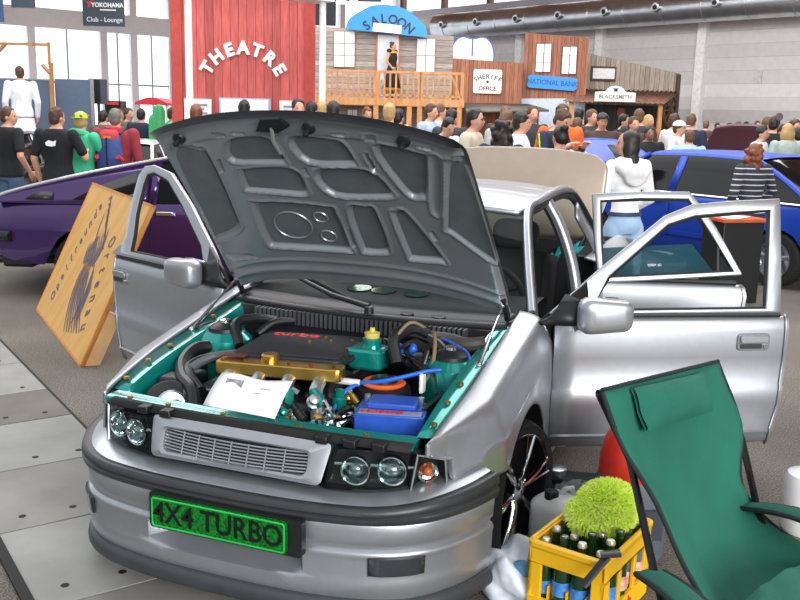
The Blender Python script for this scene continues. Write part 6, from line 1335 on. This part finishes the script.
def mirror(D, par, a, z, w_=.21, hh=.145):
    base = D.E(a-.11, z-.02, -.0); c = D.E(a+.02, z, -.10)
    bm = nb(); rows = []
    for q, sc_, of in ((0, .70, .0), (.25, .95, -.03), (.6, 1.0, -.07), (.9, .9, -.105), (1.0, .6, -.118)):
        cc = D.E(a-.08+.13*1, z, -.05+of) ; rows.append([cc+D.d*(x*sc_)+V((0, 0, y*sc_*(1-.12*(x > 0)))) for x, y in rrect(w_, hh, .045, 5)])
    vs = surf(bm, rows, 3, 1, True); bm.faces.new(vs[0][::-1]); bm.faces.new(vs[-1]); m_ = obj('door_mirror', bm, SILVER, par, 60)
    bm = nb(); prism(bm, rrect(w_*.86, hh*.85, .04, 4), .008, plane_m(D.E(a+.05, z, -.05+.004), D.d, (0, 0, 1))); obj('mirror_glass', bm, M('mirror_glass_m', '#cfd8de', .03, 1), m_)
    bm = nb(); surf(bm, [[D.E(a-.20, z-.055, -.005), D.E(a+.02, z-.06, -.01)], [D.E(a-.16, z-.02, -.03), D.E(a-.0, z-.04, -.07)], [D.E(a-.09, z+.07, .0), D.E(a-.03, z+.05, -.05)]], 3, 2); obj('mirror_foot', bm, BLACK, m_, 60, solid=.02, offset=0)
    bm = nb(); bm.faces.new([bm.verts.new(D.E(*p)) for p in ((a-.22, z-.065, -.004), (a+.03, z-.065, -.004), (a+.01, z+.12, .02))]); obj('mirror_triangle', bm, BLACK, m_, solid=.02)
    return m_
mirror(DR, d, .15, .935, .235, .155)
DL = Door(.815, 1.329, 1.166, -1, 1.112, .90, .17, 1.389)
d = door('front_door', DL, PROF, [.02]*n_, [1.09-.02*(z < .4) for z, o in PROF], [(113.5, 254), (126, 241), (132.5, 205), (140.5, 176), (147, 166.5), (156, 165.5), (172.5, 173), (192, 204), (214, 248), (226, 279)], [(132, 252), (135.5, 235), (138, 214), (145, 185), (149, 175.5), (156, 173.5), (170, 181.5), (184, 206), (203, 246), (206, 268)])
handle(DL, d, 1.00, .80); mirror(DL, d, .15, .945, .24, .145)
DB = Door(.80, 2.36, 1.255, 1, .80, .90, .15, 1.37)
e1 = [.60, .60, .61, .62, .63, .70, .76, .765, .81, .82, .81, .80]
d = door('rear_door', DB, PROF, [.0]*n_, e1, [(598, 284), (594, 240), (592, 194), (640, 192), (689, 192), (699, 204), (716, 228), (742, 275)], [(603, 278), (601, 240), (600, 201), (640, 199), (688, 199.5), (693, 208), (711, 236), (733, 272)])
bm = nb(); bm.faces.new([bm.verts.new(DB.F(*p, .005)) for p in ((603, 248), (692, 244), (715, 274), (604, 279))]); obj('lowered_glass', bm, glass('door_glass_tint', (.03, .10, .14), .35, .05), d, solid=.005)
bm = nb(); tube(bm, [DB.F(718, 240), DB.F(717.5, 274)], .010, 6); obj('quarter_bar', bm, SEAL, d)
# sheet of paper on the engine
ps = [at(222, 373, 'z', .80), at(293, 383, 'z', .80), at(275, 419, 'z', .70), at(203, 405, 'z', .70)]
paper = tag(obj('paper_sheet', (lambda bm: (surf(bm, [[ps[0].lerp(ps[1], k/8)+V((0, 0, .006*math.sin(k))) for k in range(9)], [ps[0].lerp(ps[3], .5).lerp(ps[1].lerp(ps[2], .5), k/8)+V((0, 0, .008+.004*math.sin(k))) for k in range(9)], [ps[3].lerp(ps[2], k/8) for k in range(9)]], 4, 1), bm)[1])(nb()), M('paper_white', '#f4f4f2', .7, var=.01), None, 60, solid=.0012, offset=1), 'white printed sheet lying over the gold engine cover in the bonnet bay', 'paper')
PMx = plane_m(ps[0]+V((0, 0, .012)), ps[1]-ps[0], ps[0]-ps[3]); pw = (ps[1]-ps[0]).length
bm = nb(); bbox_(bm, (.035, -.085, 0), (.105, -.03, .0015), PMx); pr = obj('printed_picture', bm, M('print_dark', '#5a5d6e', .8, c2='#a9abb5', scale=60), paper)
bm = nb()
for k in range(3): bbox_(bm, (pw*.62-.02*k, -.05-.02*k, 0), (pw*.92-.02*k, -.054-.02*k, .002), PMx)
obj('printed_lines', bm, M('grey_print', '#8d8f95', .8), paper)
# three compact discs on the dashboard
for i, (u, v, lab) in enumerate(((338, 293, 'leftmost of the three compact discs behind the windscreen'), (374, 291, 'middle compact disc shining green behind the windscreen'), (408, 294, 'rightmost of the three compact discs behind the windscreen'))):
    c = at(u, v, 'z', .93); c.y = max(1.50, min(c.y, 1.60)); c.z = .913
    bm = nb(); lathe(bm, [(.008, 0), (.06, 0), (.06, .0015), (.008, .0015)], Matrix.Translation(c) @ Matrix.Rotation(RAD(4), 4, 'X'), 28); tag(obj('compact_disc', bm, M('disc_green_sheen', '#5fc79a', .12, .9, c2='#c9d8d2', scale=25), None), lab, 'disc', 'compact discs on the dashboard')  # green sheen of the discs put into their colour
# ------------------------------------------------------------------ wooden board leaning at the left
BL = at(36, 310, 'z', .0); BR = at(80, 367, 'z', .0); TL = atd(92, 182, 8.0); bx_ = BR-BL; by_ = TL-BL; BW, BH = bx_.length, by_.length
WOODB = M('board_pine', '#d9a04f', .6, c2='#e8b565', scale=2.5, stretch=(1, 6, 1))
bd = thing('wooden_sign', 'varnished wooden board with a dragon drawing and lettering leaning behind the open door', 'sign'); BMx = plane_m(BL, bx_, by_); 
bm = nb(); bbox_(bm, (0, 0, -.03), (BW, BH, 0), BMx); pnl = obj('panel', bm, WOODB, bd, bevel=.004)
EDG = M('board_edge', '#d98a3f', .6); 
for lo_, hi_ in (((0, 0, -.032), (BW, .018, .004)), ((0, BH-.018, -.032), (BW, BH, .004)), ((0, 0, -.032), (.018, BH, .004)), ((BW-.018, 0, -.032), (BW, BH, .004))):
    bm = nb(); bbox_(bm, lo_, hi_, BMx); obj('edge_strip', bm, EDG, bd)
bm = nb(); bbox_(bm, (BW-.06, .02, -.12), (BW+.0, .42, -.032), BMx); obj('foot_block', bm, M('raw_pine', '#dcae7c', .7), bd)
SCRIPT = M('board_ink', '#6d6270', .7)
def path_pts(pts):
    def f(t):
        q = crs([V((x, y, 0)) for x, y in pts], 10); L_ = [0]
        for a, b_ in zip(q, q[1:]): L_.append(L_[-1]+(b_-a).length)
        s_ = t*L_[-1]
        for i in range(len(q)-1):
            if L_[i+1] >= s_: k = (s_-L_[i])/(L_[i+1]-L_[i]+1e-9); p = q[i].lerp(q[i+1], k); d_ = q[i+1]-q[i]; return p.x, p.y, math.atan2(d_.y, d_.x)
        return q[-1].x, q[-1].y, 0
    return f
Z1 = BMx @ Matrix.Translation((0, 0, .002))
def uvp(l): return [(a*BW, b_*BH) for a, b_ in l]
arc_text('board_lettering', 'Opelfreunde', .17, path_pts(uvp([(.19, .14), (.205, .35), (.25, .62), (.325, .90)])), Z1, SCRIPT, bd, .0015, .002, .62)
arc_text('board_lettering', 'Ortenau', .19, path_pts(uvp([(.70, .74), (.735, .6), (.78, .4), (.845, .14)])), Z1, SCRIPT, bd, .0015, .002, .62)
bm = nb()
def blade(pts, w0):
    q = crs([V((a*BW, b_*BH, 0)) for a, b_ in pts], 6); n = len(q); Lf, Rt = [], []
    for i, p in enumerate(q):
        d_ = (q[min(i+1, n-1)]-q[max(i-1, 0)]).normalized(); nn = V((-d_.y, d_.x, 0)); w_ = w0*math.sin(PI*min(1, .12+.88*i/(n-1)))**.8
        Lf.append(p+nn*w_); Rt.append(p-nn*w_)
    va = [bm.verts.new(Z1 @ V((p.x, p.y, .001))) for p in Lf]; vb = [bm.verts.new(Z1 @ V((p.x, p.y, .001))) for p in Rt]
    for i in range(n-1): bm.faces.new((va[i], va[i+1], vb[i+1], vb[i]))
for k in range(7): blade([(.60+.035*k, .06+.012*k), (.50+.025*k, .22+.01*k), (.46+.02*k, .40), (.50+.012*k, .54)], .010+.004*(k % 3))
for k in range(6): blade([(.50+.01*k, .52), (.44+.012*k, .50+.03*k), (.40+.02*k, .62+.015*k)], .016)
for k in range(5): blade([(.52+.02*k, .50), (.56+.015*k, .56+.02*k), (.47+.03*k, .70+.02*k)], .014)
for k in range(5): blade([(.62+.02*k, .52-.03*k), (.66+.012*k, .36-.02*k), (.66+.015*k, .20-.02*k)], .016)
blade([(.50, .60), (.45, .72), (.43, .86)], .012); blade([(.58, .46), (.63, .34), (.66, .22), (.64, .12)], .024)
for k in range(5): blade([(.40+.025*k, .93-.03*k), (.43+.03*k, .95-.05*k), (.46+.035*k, .86-.04*k)], .014)
for k in range(3): blade([(.50+.05*k, .84-.07*k), (.52+.05*k, .78-.07*k), (.56+.045*k, .76-.06*k)], .012)
obj('dragon_drawing', bm, SCRIPT, bd)
# ------------------------------------------------------------------ yellow crate with bottles
YEL = M('crate_yellow', '#f6bf1e', .4, var=.04)
c00 = V((.985, .45, 0)); c10 = V((1.256, .382, 0)); c01 = V((1.056, .873, 0)); cx_ = (c10-c00); cy_ = (c01-c00); ctr = (c10+c01)/2; rz = math.atan2(cx_.y, cx_.x)
cr = thing('bottle_crate', 'yellow plastic crate of bottles on the floor beside the front wheel', 'crate', ctr, rz); CW, CL, CH = .285, .425, .29
bm = nb(); bbox_(bm, (-CW/2, -CL/2, .0), (CW/2, CL/2, .02)); obj('crate_base', bm, YEL, cr)
def ring_box(lo, hi, t_, z0, z1):
    bm = nb(); w_, l_ = lo, hi
    for a in ((-w_/2, -l_/2, -w_/2+t_, l_/2), (w_/2-t_, -l_/2, w_/2, l_/2), (-w_/2, -l_/2, w_/2, -l_/2+t_), (-w_/2, l_/2-t_, w_/2, l_/2)): bbox_(bm, (a[0], a[1], z0), (a[2], a[3], z1))
    return bm
obj('lower_wall', ring_box(CW, CL, .014, .0, .085), YEL, cr, bevel=.003)
obj('upper_band', ring_box(CW, CL, .014, .215, .29), YEL, cr, bevel=.003)
bm = nb(); w_, l_ = CW/2+.004, CL/2+.004
surf(bm, [[V((x*s_/1, y*s_/1, z)) for x, y in rrect(2*w_, 2*l_, .03, 4)] for s_, z in ((1, .268), (1.035, .278), (1.035, .293), (.99, .298), (.93, .296), (.92, .27))], 1, 1, True); obj('rim', bm, YEL, cr)
for sx_ in (-1, 1):
    for sy_ in (-1, 1):
        bm = nb(); bbox_(bm, (sx_*CW/2, sy_*CL/2, .08), (sx_*(CW/2-.05), sy_*(CL/2-.014), .22)); bbox_(bm, (sx_*CW/2, sy_*CL/2, .08), (sx_*(CW/2-.014), sy_*(CL/2-.05), .22)); obj('corner_post', bm, YEL, cr, bevel=.004)
for sx_ in (-1, 1):
    for y in (-.07, .07):
        bm = nb(); bbox_(bm, (sx_*CW/2, y-.012, .08), (sx_*(CW/2-.014), y+.012, .22)); obj('side_rib', bm, YEL, cr, bevel=.003)
for k in range(1, 4):
    bm = nb(); x = -CW/2+CW*k/4; bbox_(bm, (x-.002, -CL/2+.014, .02), (x+.002, CL/2-.014, .13)); obj('divider', bm, YEL, cr)
for k in range(1, 5):
    bm = nb(); y = -CL/2+CL*k/5; bbox_(bm, (-CW/2+.014, y-.002, .02), (CW/2-.014, y+.002, .13)); obj('divider', bm, YEL, cr)
CMf = Matrix(((1, 0, 0, -.06), (0, 0, -1, -CL/2-.002), (0, 1, 0, .055), (0, 0, 0, 1))); text('crate_lettering', 'Ca', .05, CMf, M('crate_red', '#c93a2a', .5), cr, .001, .001)
CMs = Matrix(((0, 0, 1, CW/2+.001), (1, 0, 0, 0), (0, 1, 0, .05), (0, 0, 0, 1))); text('crate_lettering', 'Cola', .055, CMs, M('crate_red', '#c93a2a', .5), cr, .001, .001)
BGRN = M('bottle_green', '#0c3a1c', .08, var=.05, coat=.6, spec=.8); BCLR = glass('bottle_clear', (.25, .35, .32), .55, .05)
CAPM = M('crown_cap', '#c9c7be', .35, .7)
def bottle(loc, label, m, capped, tilt=(0, 0), lbl=None, s=1.0):
    b_ = thing('bottle', label, 'bottle', loc, 0, 'bottles in the yellow crate'); b_.rotation_euler = (tilt[0], tilt[1], 0)
    bm = nb(); lathe(bm, crs([V(p) for p in ((.004, 0, 0), (.028, 0, 0), (.031, 0, .008), (.031, 0, .15), (.027, 0, .185), (.016, 0, .22), (.0135, 0, .262), (.0145, 0, .266), (.0145, 0, .275), (.011, 0, .278))], 3) and [(p.x*s, p.z*s) for p in crs([V(p) for p in ((.004, 0, 0), (.028, 0, 0), (.031, 0, .008), (.031, 0, .15), (.027, 0, .185), (.016, 0, .22), (.0135, 0, .262), (.0145, 0, .266), (.0145, 0, .275), (.011, 0, .278))], 3)], None, 20); obj('glass_body', bm, m, b_)
    if capped: bm = nb(); lathe(bm, [(.0165*s, .268*s), (.0165*s, .276*s), (.013*s, .283*s), (.002, .284*s)], None, 16); obj('crown_cap', bm, CAPM, b_)
    if lbl: bm = nb(); lathe(bm, [(.0316*s, .075*s), (.0316*s, .125*s)], None, 20, False); obj('bottle_label', bm, lbl, b_)
BLL = M('label_blue', '#2466c4', .5, c2='#5d9fe2', scale=40); RLL = M('label_red', '#c8343a', .5, c2='#e8e0dc', scale=30)
RZM = Matrix.Rotation(rz, 3, 'Z'); colnm = ['left', 'second', 'third', 'right']; rownm = ['front', 'second', 'middle', 'fourth', 'back']
clear = {(3, 4), (0, 4), (1, 4), (2, 4), (0, 3), (3, 3)}
for i in range(4):
    for j in range(5):
        x = -CW/2+CW*(i+.5)/4; y = -CL/2+CL*(j+.5)/5; p = ctr+RZM @ V((x*.96, y*.97, .022)); cl_ = (i, j) in clear
        lab = ('clear' if cl_ else 'dark green')+' bottle in the %s row and %s column of the yellow crate' % (rownm[j], colnm[i])
        bottle(p, lab, BCLR if cl_ else BGRN, not cl_ and (i*5+j*3) % 4 != 1, (0, 0), BLL if j < 2 else (RLL if i == 3 else None), 1.0+.04*((i*3+j*5) % 4-1))
# lime wash mitt, scraper
LIME = M('lime_microfibre', '#e2ff4e', .9, c2='#f2ff90', scale=30)
def tufts(o_, n, ln, rad, sz, seed):
    rnd = random.Random(seed); bm = nb()
    for k in range(n):
        a = rnd.uniform(0, 2*PI); e = math.asin(rnd.uniform(-.75, 1)); d_ = V((math.cos(a)*math.cos(e), math.sin(a)*math.cos(e), math.sin(e))); p = V((d_.x*rad[0], d_.y*rad[1], d_.z*rad[2])); dd = (d_+V((rnd.uniform(-.5, .5), rnd.uniform(-.5, .5), rnd.uniform(-.7, .2)))).normalized()
        x, y, _ = frame(dd); b0 = [bm.verts.new(p+(x*math.cos(t)+y*math.sin(t))*sz) for t in (0, 2.1, 4.2)]; b1 = [bm.verts.new(p+dd*ln*.6+(x*math.cos(t)+y*math.sin(t))*sz*.9) for t in (0, 2.1, 4.2)]; tip = bm.verts.new(p+dd*ln)
        for q in range(3): bm.faces.new((b0[q], b0[(q+1) % 3], b1[(q+1) % 3], b1[q])); bm.faces.new((b1[q], b1[(q+1) % 3], tip))
    return bm
mt = thing('wash_mitt', 'lime green microfibre wash mitt lying on the back of the bottle crate', 'cloth', ctr+RZM @ V((.0, .12, .335)), rz)
bm = nb(); ball(bm, (0, 0, 0), (.100, .125, .088), 24, 16); ball(bm, (-.04, -.06, -.02), (.075, .08, .06), 18, 12); obj('mitt_body', bm, LIME, mt)
tb_ = tufts(None, 2600, .026, (.100, .125, .088), .0045, 5); t2 = tufts(None, 1000, .026, (.075, .08, .06), .0045, 6); t2.transform(Matrix.Translation((-.04, -.06, -.02))); me_ = bpy.data.meshes.new('t'); t2.to_mesh(me_); t2.free(); tb_.from_mesh(me_)
h_ = obj('microfibre_pile', tb_, LIME, mt); h_['kind'] = 'stuff'
sq = thing('scraper_handle', 'black flat plastic handle resting across the front corner of the crate', 'tool')
a_, b2_ = atd(583, 586, (at(610, 566, 'z', .29)-CAM).dot(_f)-.03), atd(607, 557, (at(610, 566, 'z', .29)-CAM).dot(_f)-.0)
bm = nb(); X_, Y_, Z_ = frame((b2_-a_).normalized(), V((0, 0, 1))); tube(bm, [a_, a_.lerp(b2_, .6), b2_], [.018, .017, .020], 8, flat=(1, .45)); obj('grip', bm, BAND, sq)
bm = nb(); e_ = b2_+(b2_-a_).normalized()*.012; tube(bm, [b2_-V((.02, 0, -.003)), e_+V((.035, .012, .006))], [.022, .024], 8, flat=(1, .4)); obj('head', bm, BAND, sq)
# white carrier bag with a blue bundle
bg_ = tag(obj('carrier_bag', (lambda me: me)(None) or (lambda bm: (ball(bm, (0, 0, 0), 1, 40, 26), [setattr(v, 'co', V((v.co.x*.135*(1+.10*math.sin(5*v.co.y+3*v.co.z)), v.co.y*.13*(1+.08*math.sin(6*v.co.x+4*v.co.z)), (max(v.co.z, -.62)+.62)*.115*(1+.12*math.sin(4*v.co.x+5*v.co.y))))) for v in bm.verts], bm)[2])(nb()), M('bag_film', '#dfe8f4', .35, var=.06, scale=9, bump=.6, bscale=9), None, 60), 'crumpled white plastic carrier bag on the floor beside the front wheel', 'bag')
tx_ = bpy.data.textures.new('bag_creases', 'CLOUDS'); tx_.noise_scale = .09
md_ = bg_.modifiers.new('s', 'SUBSURF'); md_.levels = md_.render_levels = 1; md_ = bg_.modifiers.new('d', 'DISPLACE'); md_.texture = tx_; md_.strength = .045; md_.mid_level = .55
bg_.location = (.895, .60, 0.001); bg_.scale = (1.05, 1, 1.05)
bb_ = tag(obj('blue_bundle', (lambda bm: (ball(bm, (0, 0, 0), (.045, .025, .03), 16, 10), ball(bm, (.03, 0, .012), (.025, .022, .026), 14, 8), bm)[2])(nb()), M('bundle_blue', '#4f86a8', .6, bump=.4), None, 60), 'small blue bundle lying on top of the white carrier bag', 'cloth'); bb_.location = (.935, .52, .145)
# white jerrycan and clear bag behind the crate
jc = thing('jerrycan', 'translucent white jerrycan with black cap behind the yellow crate', 'canister', (.965, .935, 0), rz-.2); jc.scale = (.82, .85, .80)
JW = M('jerry_white', '#e4e6e8', .35, var=.05, scale=4); bm = nb()
vs = surf(bm, [[V((x*s_, y*s_, z)) for x, y in rrect(.23, .19, .05, 5)] for s_, z in ((.85, 0), (1, .02), (1, .25), (.93, .30), (.62, .335), (.5, .34))], 3, 1, True); bm.faces.new(vs[0][::-1]); bm.faces.new(vs[-1]); obj('tank', bm, JW, jc, 60)
bm = nb(); lathe(bm, [(.032, .325), (.034, .33), (.034, .362), (.03, .368), (.005, .368)], Matrix.Translation((-.01, -.035, 0)), 20); obj('cap', bm, BLACK, jc)
bm = nb(); tube(bm, [(.0, .02, .335), (.02, .03, .365), (.03, .07, .365), (.03, .085, .32)], .014, 8); obj('grip', bm, JW, jc)
cb = thing('clear_bag', 'crumpled clear plastic bag lying between the jerrycan and the sill', 'bag', (1.0, 1.25, 0)); rnd = random.Random(8); bm = nb(); ball(bm, (0, 0, .10), (.14, .12, .10), 26, 18)
for v in bm.verts: v.co += V((rnd.uniform(-.014, .014), rnd.uniform(-.014, .014), rnd.uniform(-.012, .012)))
obj('film', bm, glass('film_glass', (.6, .65, .7), .45, .1), cb, 20)
# red and grey vacuum cleaner shape behind the chair
vc = thing('canister', 'tall grey canister with a red top half hidden by the green chair', 'canister', (1.235, 1.08, 0), .3)
GRC = M('canister_grey', '#5b626e', .5); bm = nb(); lathe(bm, [(.12, 0), (.14, .03), (.145, .33), (.135, .36)], None, 28); obj('tank', bm, GRC, vc)
bm = nb(); lathe(bm, [(.137, .36), (.135, .42), (.12, .50), (.085, .56), (.04, .58)], None, 28); rd = obj('lid', bm, M('canister_red', '#e2342a', .35, coat=.4), vc)
bm = nb(); tube(bm, [(.08, 0, .55), (.06, 0, .60), (-.05, 0, .60), (-.08, 0, .55)], .014, 8); obj('handle', bm, BLACK, vc)
bm = nb(); bbox_(bm, (-.1, -.15, .14), (.1, -.13, .26)); obj('label', bm, M('label_dark', '#3c424c', .5), vc)
# small white bottle right of the crate
wb = thing('white_bottle', 'small white plastic bottle between the crate and the green chair', 'bottle', at(652, 545, 'z', 0) + V((-.01, .25, 0)))
bm = nb(); lathe(bm, [(.035, 0), (.04, .01), (.04, .13), (.03, .16), (.014, .175), (.014, .19)], None, 18); obj('body', bm, WHITE, wb); bm = nb(); lathe(bm, [(.018, .185), (.018, .215), (.005, .217)], None, 14); obj('cap', bm, M('cap_grey', '#aeb4bd', .5), wb)
# jack and pipes under the sill
jk = thing('trolley_jack', 'low dark metal jack lying under the open driver door by the sill', 'jack', (.95, 1.62, 0), .2)
bm = nb(); bbox_(bm, (-.2, -.06, .02), (.25, .06, .09)); obj('jack_frame', bm, DKMETAL, jk, bevel=.01); bm = nb(); tube(bm, [(.2, 0, .07), (.42, .02, .10)], .016, 8); obj('jack_handle', bm, STEEL, jk)
bm = nb(); lathe(bm, [(.04, .09), (.045, .12), (.03, .125)], Matrix.Translation((-.12, 0, 0)), 14); obj('saddle', bm, STEEL, jk)
for x in (-.14, .18):
    bm = nb(); tube(bm, [(x, -.085, .03), (x, .085, .03)], .03, 12); obj('roller', bm, RUBBER, jk)
ck = tag(obj('cable', (lambda bm: (tube(bm, crs([V(p) for p in ((.30, -.12, .006), (.62, .02, .006), (.80, .42, .006), (.88, .52, .006), (1.02, .38, .006), (1.2, .22, .006))], 8), .006, 6), bm)[1])(nb()), BLACK, None), 'thin black cable on the floor along the bumper and crate', 'cable')
# white ribbed post at the right edge
wpz = thing('white_canister', 'white plastic canister cut by the right edge of the view', 'canister', at(806, 530, 'z', 0))
bm = nb(); lathe(bm, [(.10, 0), (.11, .02), (.11, .24), (.10, .26), (.04, .28)], None, 24); obj('tank', bm, JW, wpz); bm = nb(); lathe(bm, [(.04, .275), (.04, .31), (.01, .312)], None, 16); obj('cap', bm, WHITE, wpz)
# ------------------------------------------------------------------ green folding chair
CH_ = thing('folding_chair', 'green fabric folding chair with headrest cushion and black steel frame', 'chair', (1.75, .08, 0)); inv = Matrix.Translation((-1.75, -.08, 0))
GF = M('green_canvas', '#105a4a', .9, c2='#176855', scale=3, bump=.3, bscale=300); PIPE = M('black_piping', '#0f1f1d', .8)
def cobj(name, bm, m, par=CH_, **k):
    bm.transform(inv); return obj(name, bm, m, par, **k)
Lp = [atd(602, 392, 2.55), atd(622, 446, 2.52), atd(656, 503, 2.47), atd(684, 566, 2.40), atd(716, 620, 2.22), atd(745, 662, 2.02)]
Rp = [atd(718, 363, 2.95), atd(740, 424, 2.92), atd(741, 482, 2.86), atd(764, 517, 2.78), atd(815, 556, 2.58), atd(868, 600, 2.38)]
CR = [0.0, .015, .035, .05, .05, .04]
Lq, Rq = crs(Lp, 5), crs(Rp, 5); cq = crs([V((c, 0, 0)) for c in CR], 5); rows = []
for i, (a, b_) in enumerate(zip(Lq, Rq)):
    nrm = (b_-a).cross((Lq[min(i+1, len(Lq)-1)]-Lq[max(i-1, 0)])).normalized(); nrm = nrm if nrm.y > 0 else -nrm
    rows.append([a.lerp(b_, k/12)+nrm*cq[i].x*4*(k/12)*(1-k/12)+nrm*.004*math.sin(k*2.1+i*.9) for k in range(13)])
bm = nb(); surf(bm, rows, 1, 2); cobj('canvas', bm, GF, ang=60, solid=.006)
for nm, q in (('left', Lq), ('right', Rq)):
    bm = nb(); tube(bm, q, .007, 8); cobj('edge_piping', bm, PIPE)
bm = nb(); tube(bm, [rows[0][k]+V((0, 0, .006)) for k in range(13)], .007, 8); cobj('top_piping', bm, PIPE)
def surf_pt(i, f_): a, b_ = Lq[i], Rq[i]; return a.lerp(b_, f_)
# head cushion
cN = (Rq[2]-Lq[2]).cross(Lq[4]-Lq[0]).normalized(); cN = cN if cN.y < 0 else -cN
cp = [onplane(u, v, Lq[1]+cN*.03, cN) for u, v in ((634, 388), (706, 372), (714, 411), (648, 431))]
bm = nb(); gr_ = []
for j in range(9):
    r = []
    for k in range(13):
        p = cp[0].lerp(cp[1], k/12).lerp(cp[3].lerp(cp[2], k/12), j/8); e = (math.sin(PI*k/12)*math.sin(PI*j/8))**.45; r.append(p+cN*(.035*e+.003*math.sin(k*1.3+j)))
    gr_.append(r)
surf(bm, gr_, 1, 1); gb = [[p-cN*.004 for p in (gr_[0][0], gr_[0][-1])], [p-cN*.004 for p in (gr_[-1][0], gr_[-1][-1])]]
surf(bm, [[gr_[j][k]-cN*(2*.0+.012+.02*(math.sin(PI*k/12)*math.sin(PI*j/8))**.45) for k in range(13)] for j in range(9)], 1, 1); cobj('head_cushion', bm, GF, ang=70)
TUBE = M('frame_tube', '#2a2d31', .25, .8)
# arms and frame (f = the way the sitter looks, w = across)
aL0, aL1 = atd(656, 574, 2.30), atd(706, 616, 2.05); aR0, aR1 = atd(758, 506, 2.78), atd(822, 516, 2.56)
for a, b_ in ((aL0, aL1), (aR0, aR1)):
    dd = (b_-a); dd.z = 0; dd.normalize(); a2, b2_ = a-dd*.03, b_+dd*.12; pts = [a2.lerp(b2_, k/6)+V((0, 0, .02*math.sin(PI*k/6)-.0)) for k in range(7)]; b2_.z = a2.z
    X = V((-dd.y, dd.x, 0)); bm = nb(); surf(bm, [[p+X*x+V((0, 0, -.012*(x/.04)**2)) for x in (-.04, -.02, 0, .02, .04)] for p in pts], 3, 2); ar_ = cobj('armrest', bm, GF, ang=60, solid=.012)
    o_ = [p-X*.04 for p in pts]+[p+X*.04 for p in pts[::-1]]; bm = nb(); tube(bm, [p+V((0, 0, -.014)) for p in o_], .008, 6, closed=True); cobj('arm_piping', bm, PIPE, CH_)
upL, upR = Lq[4], Rq[4]
bm = nb(); tube(bm, [Lp[0]-cN*.012, atd(630, 460, 2.60), aL0+V((0, 0, -.01))], .011, 8); cobj('back_tube', bm, TUBE)
bm = nb(); tube(bm, [Rp[0]-cN*.012, atd(742, 440, 2.99), aR0+V((0, 0, -.01))], .011, 8); cobj('back_tube', bm, TUBE)
bm = nb(); tube(bm, [Lp[0]-cN*.014, Rp[0]-cN*.014], .011, 8); cobj('top_tube', bm, TUBE)
for a0, other in ((aL0, aR0), (aR0, aL0)):
    dd = (aL1-aL0); dd.z = 0; dd.normalize(); W_ = (aR0-aL0); W_.z = 0; W_.normalize()
    b0 = V((a0.x, a0.y, .02))-dd*.06; f0 = V((a0.x, a0.y, .02))+dd*.50
    bm = nb(); tube(bm, [a0+dd*.0, f0], .011, 8); lg = cobj('leg', bm, TUBE)
    bm = nb(); tube(bm, [a0+dd*.40, b0], .011, 8); cobj('leg', bm, TUBE)
    for p in (b0, f0):
        bm = nb(); cyl(bm, p-V((0, 0, .02)), p+V((0, 0, .02)), .018, seg=12); cobj('foot_cap', bm, BLACK, lg)
bpy.data.scenes.remove(_scratch)
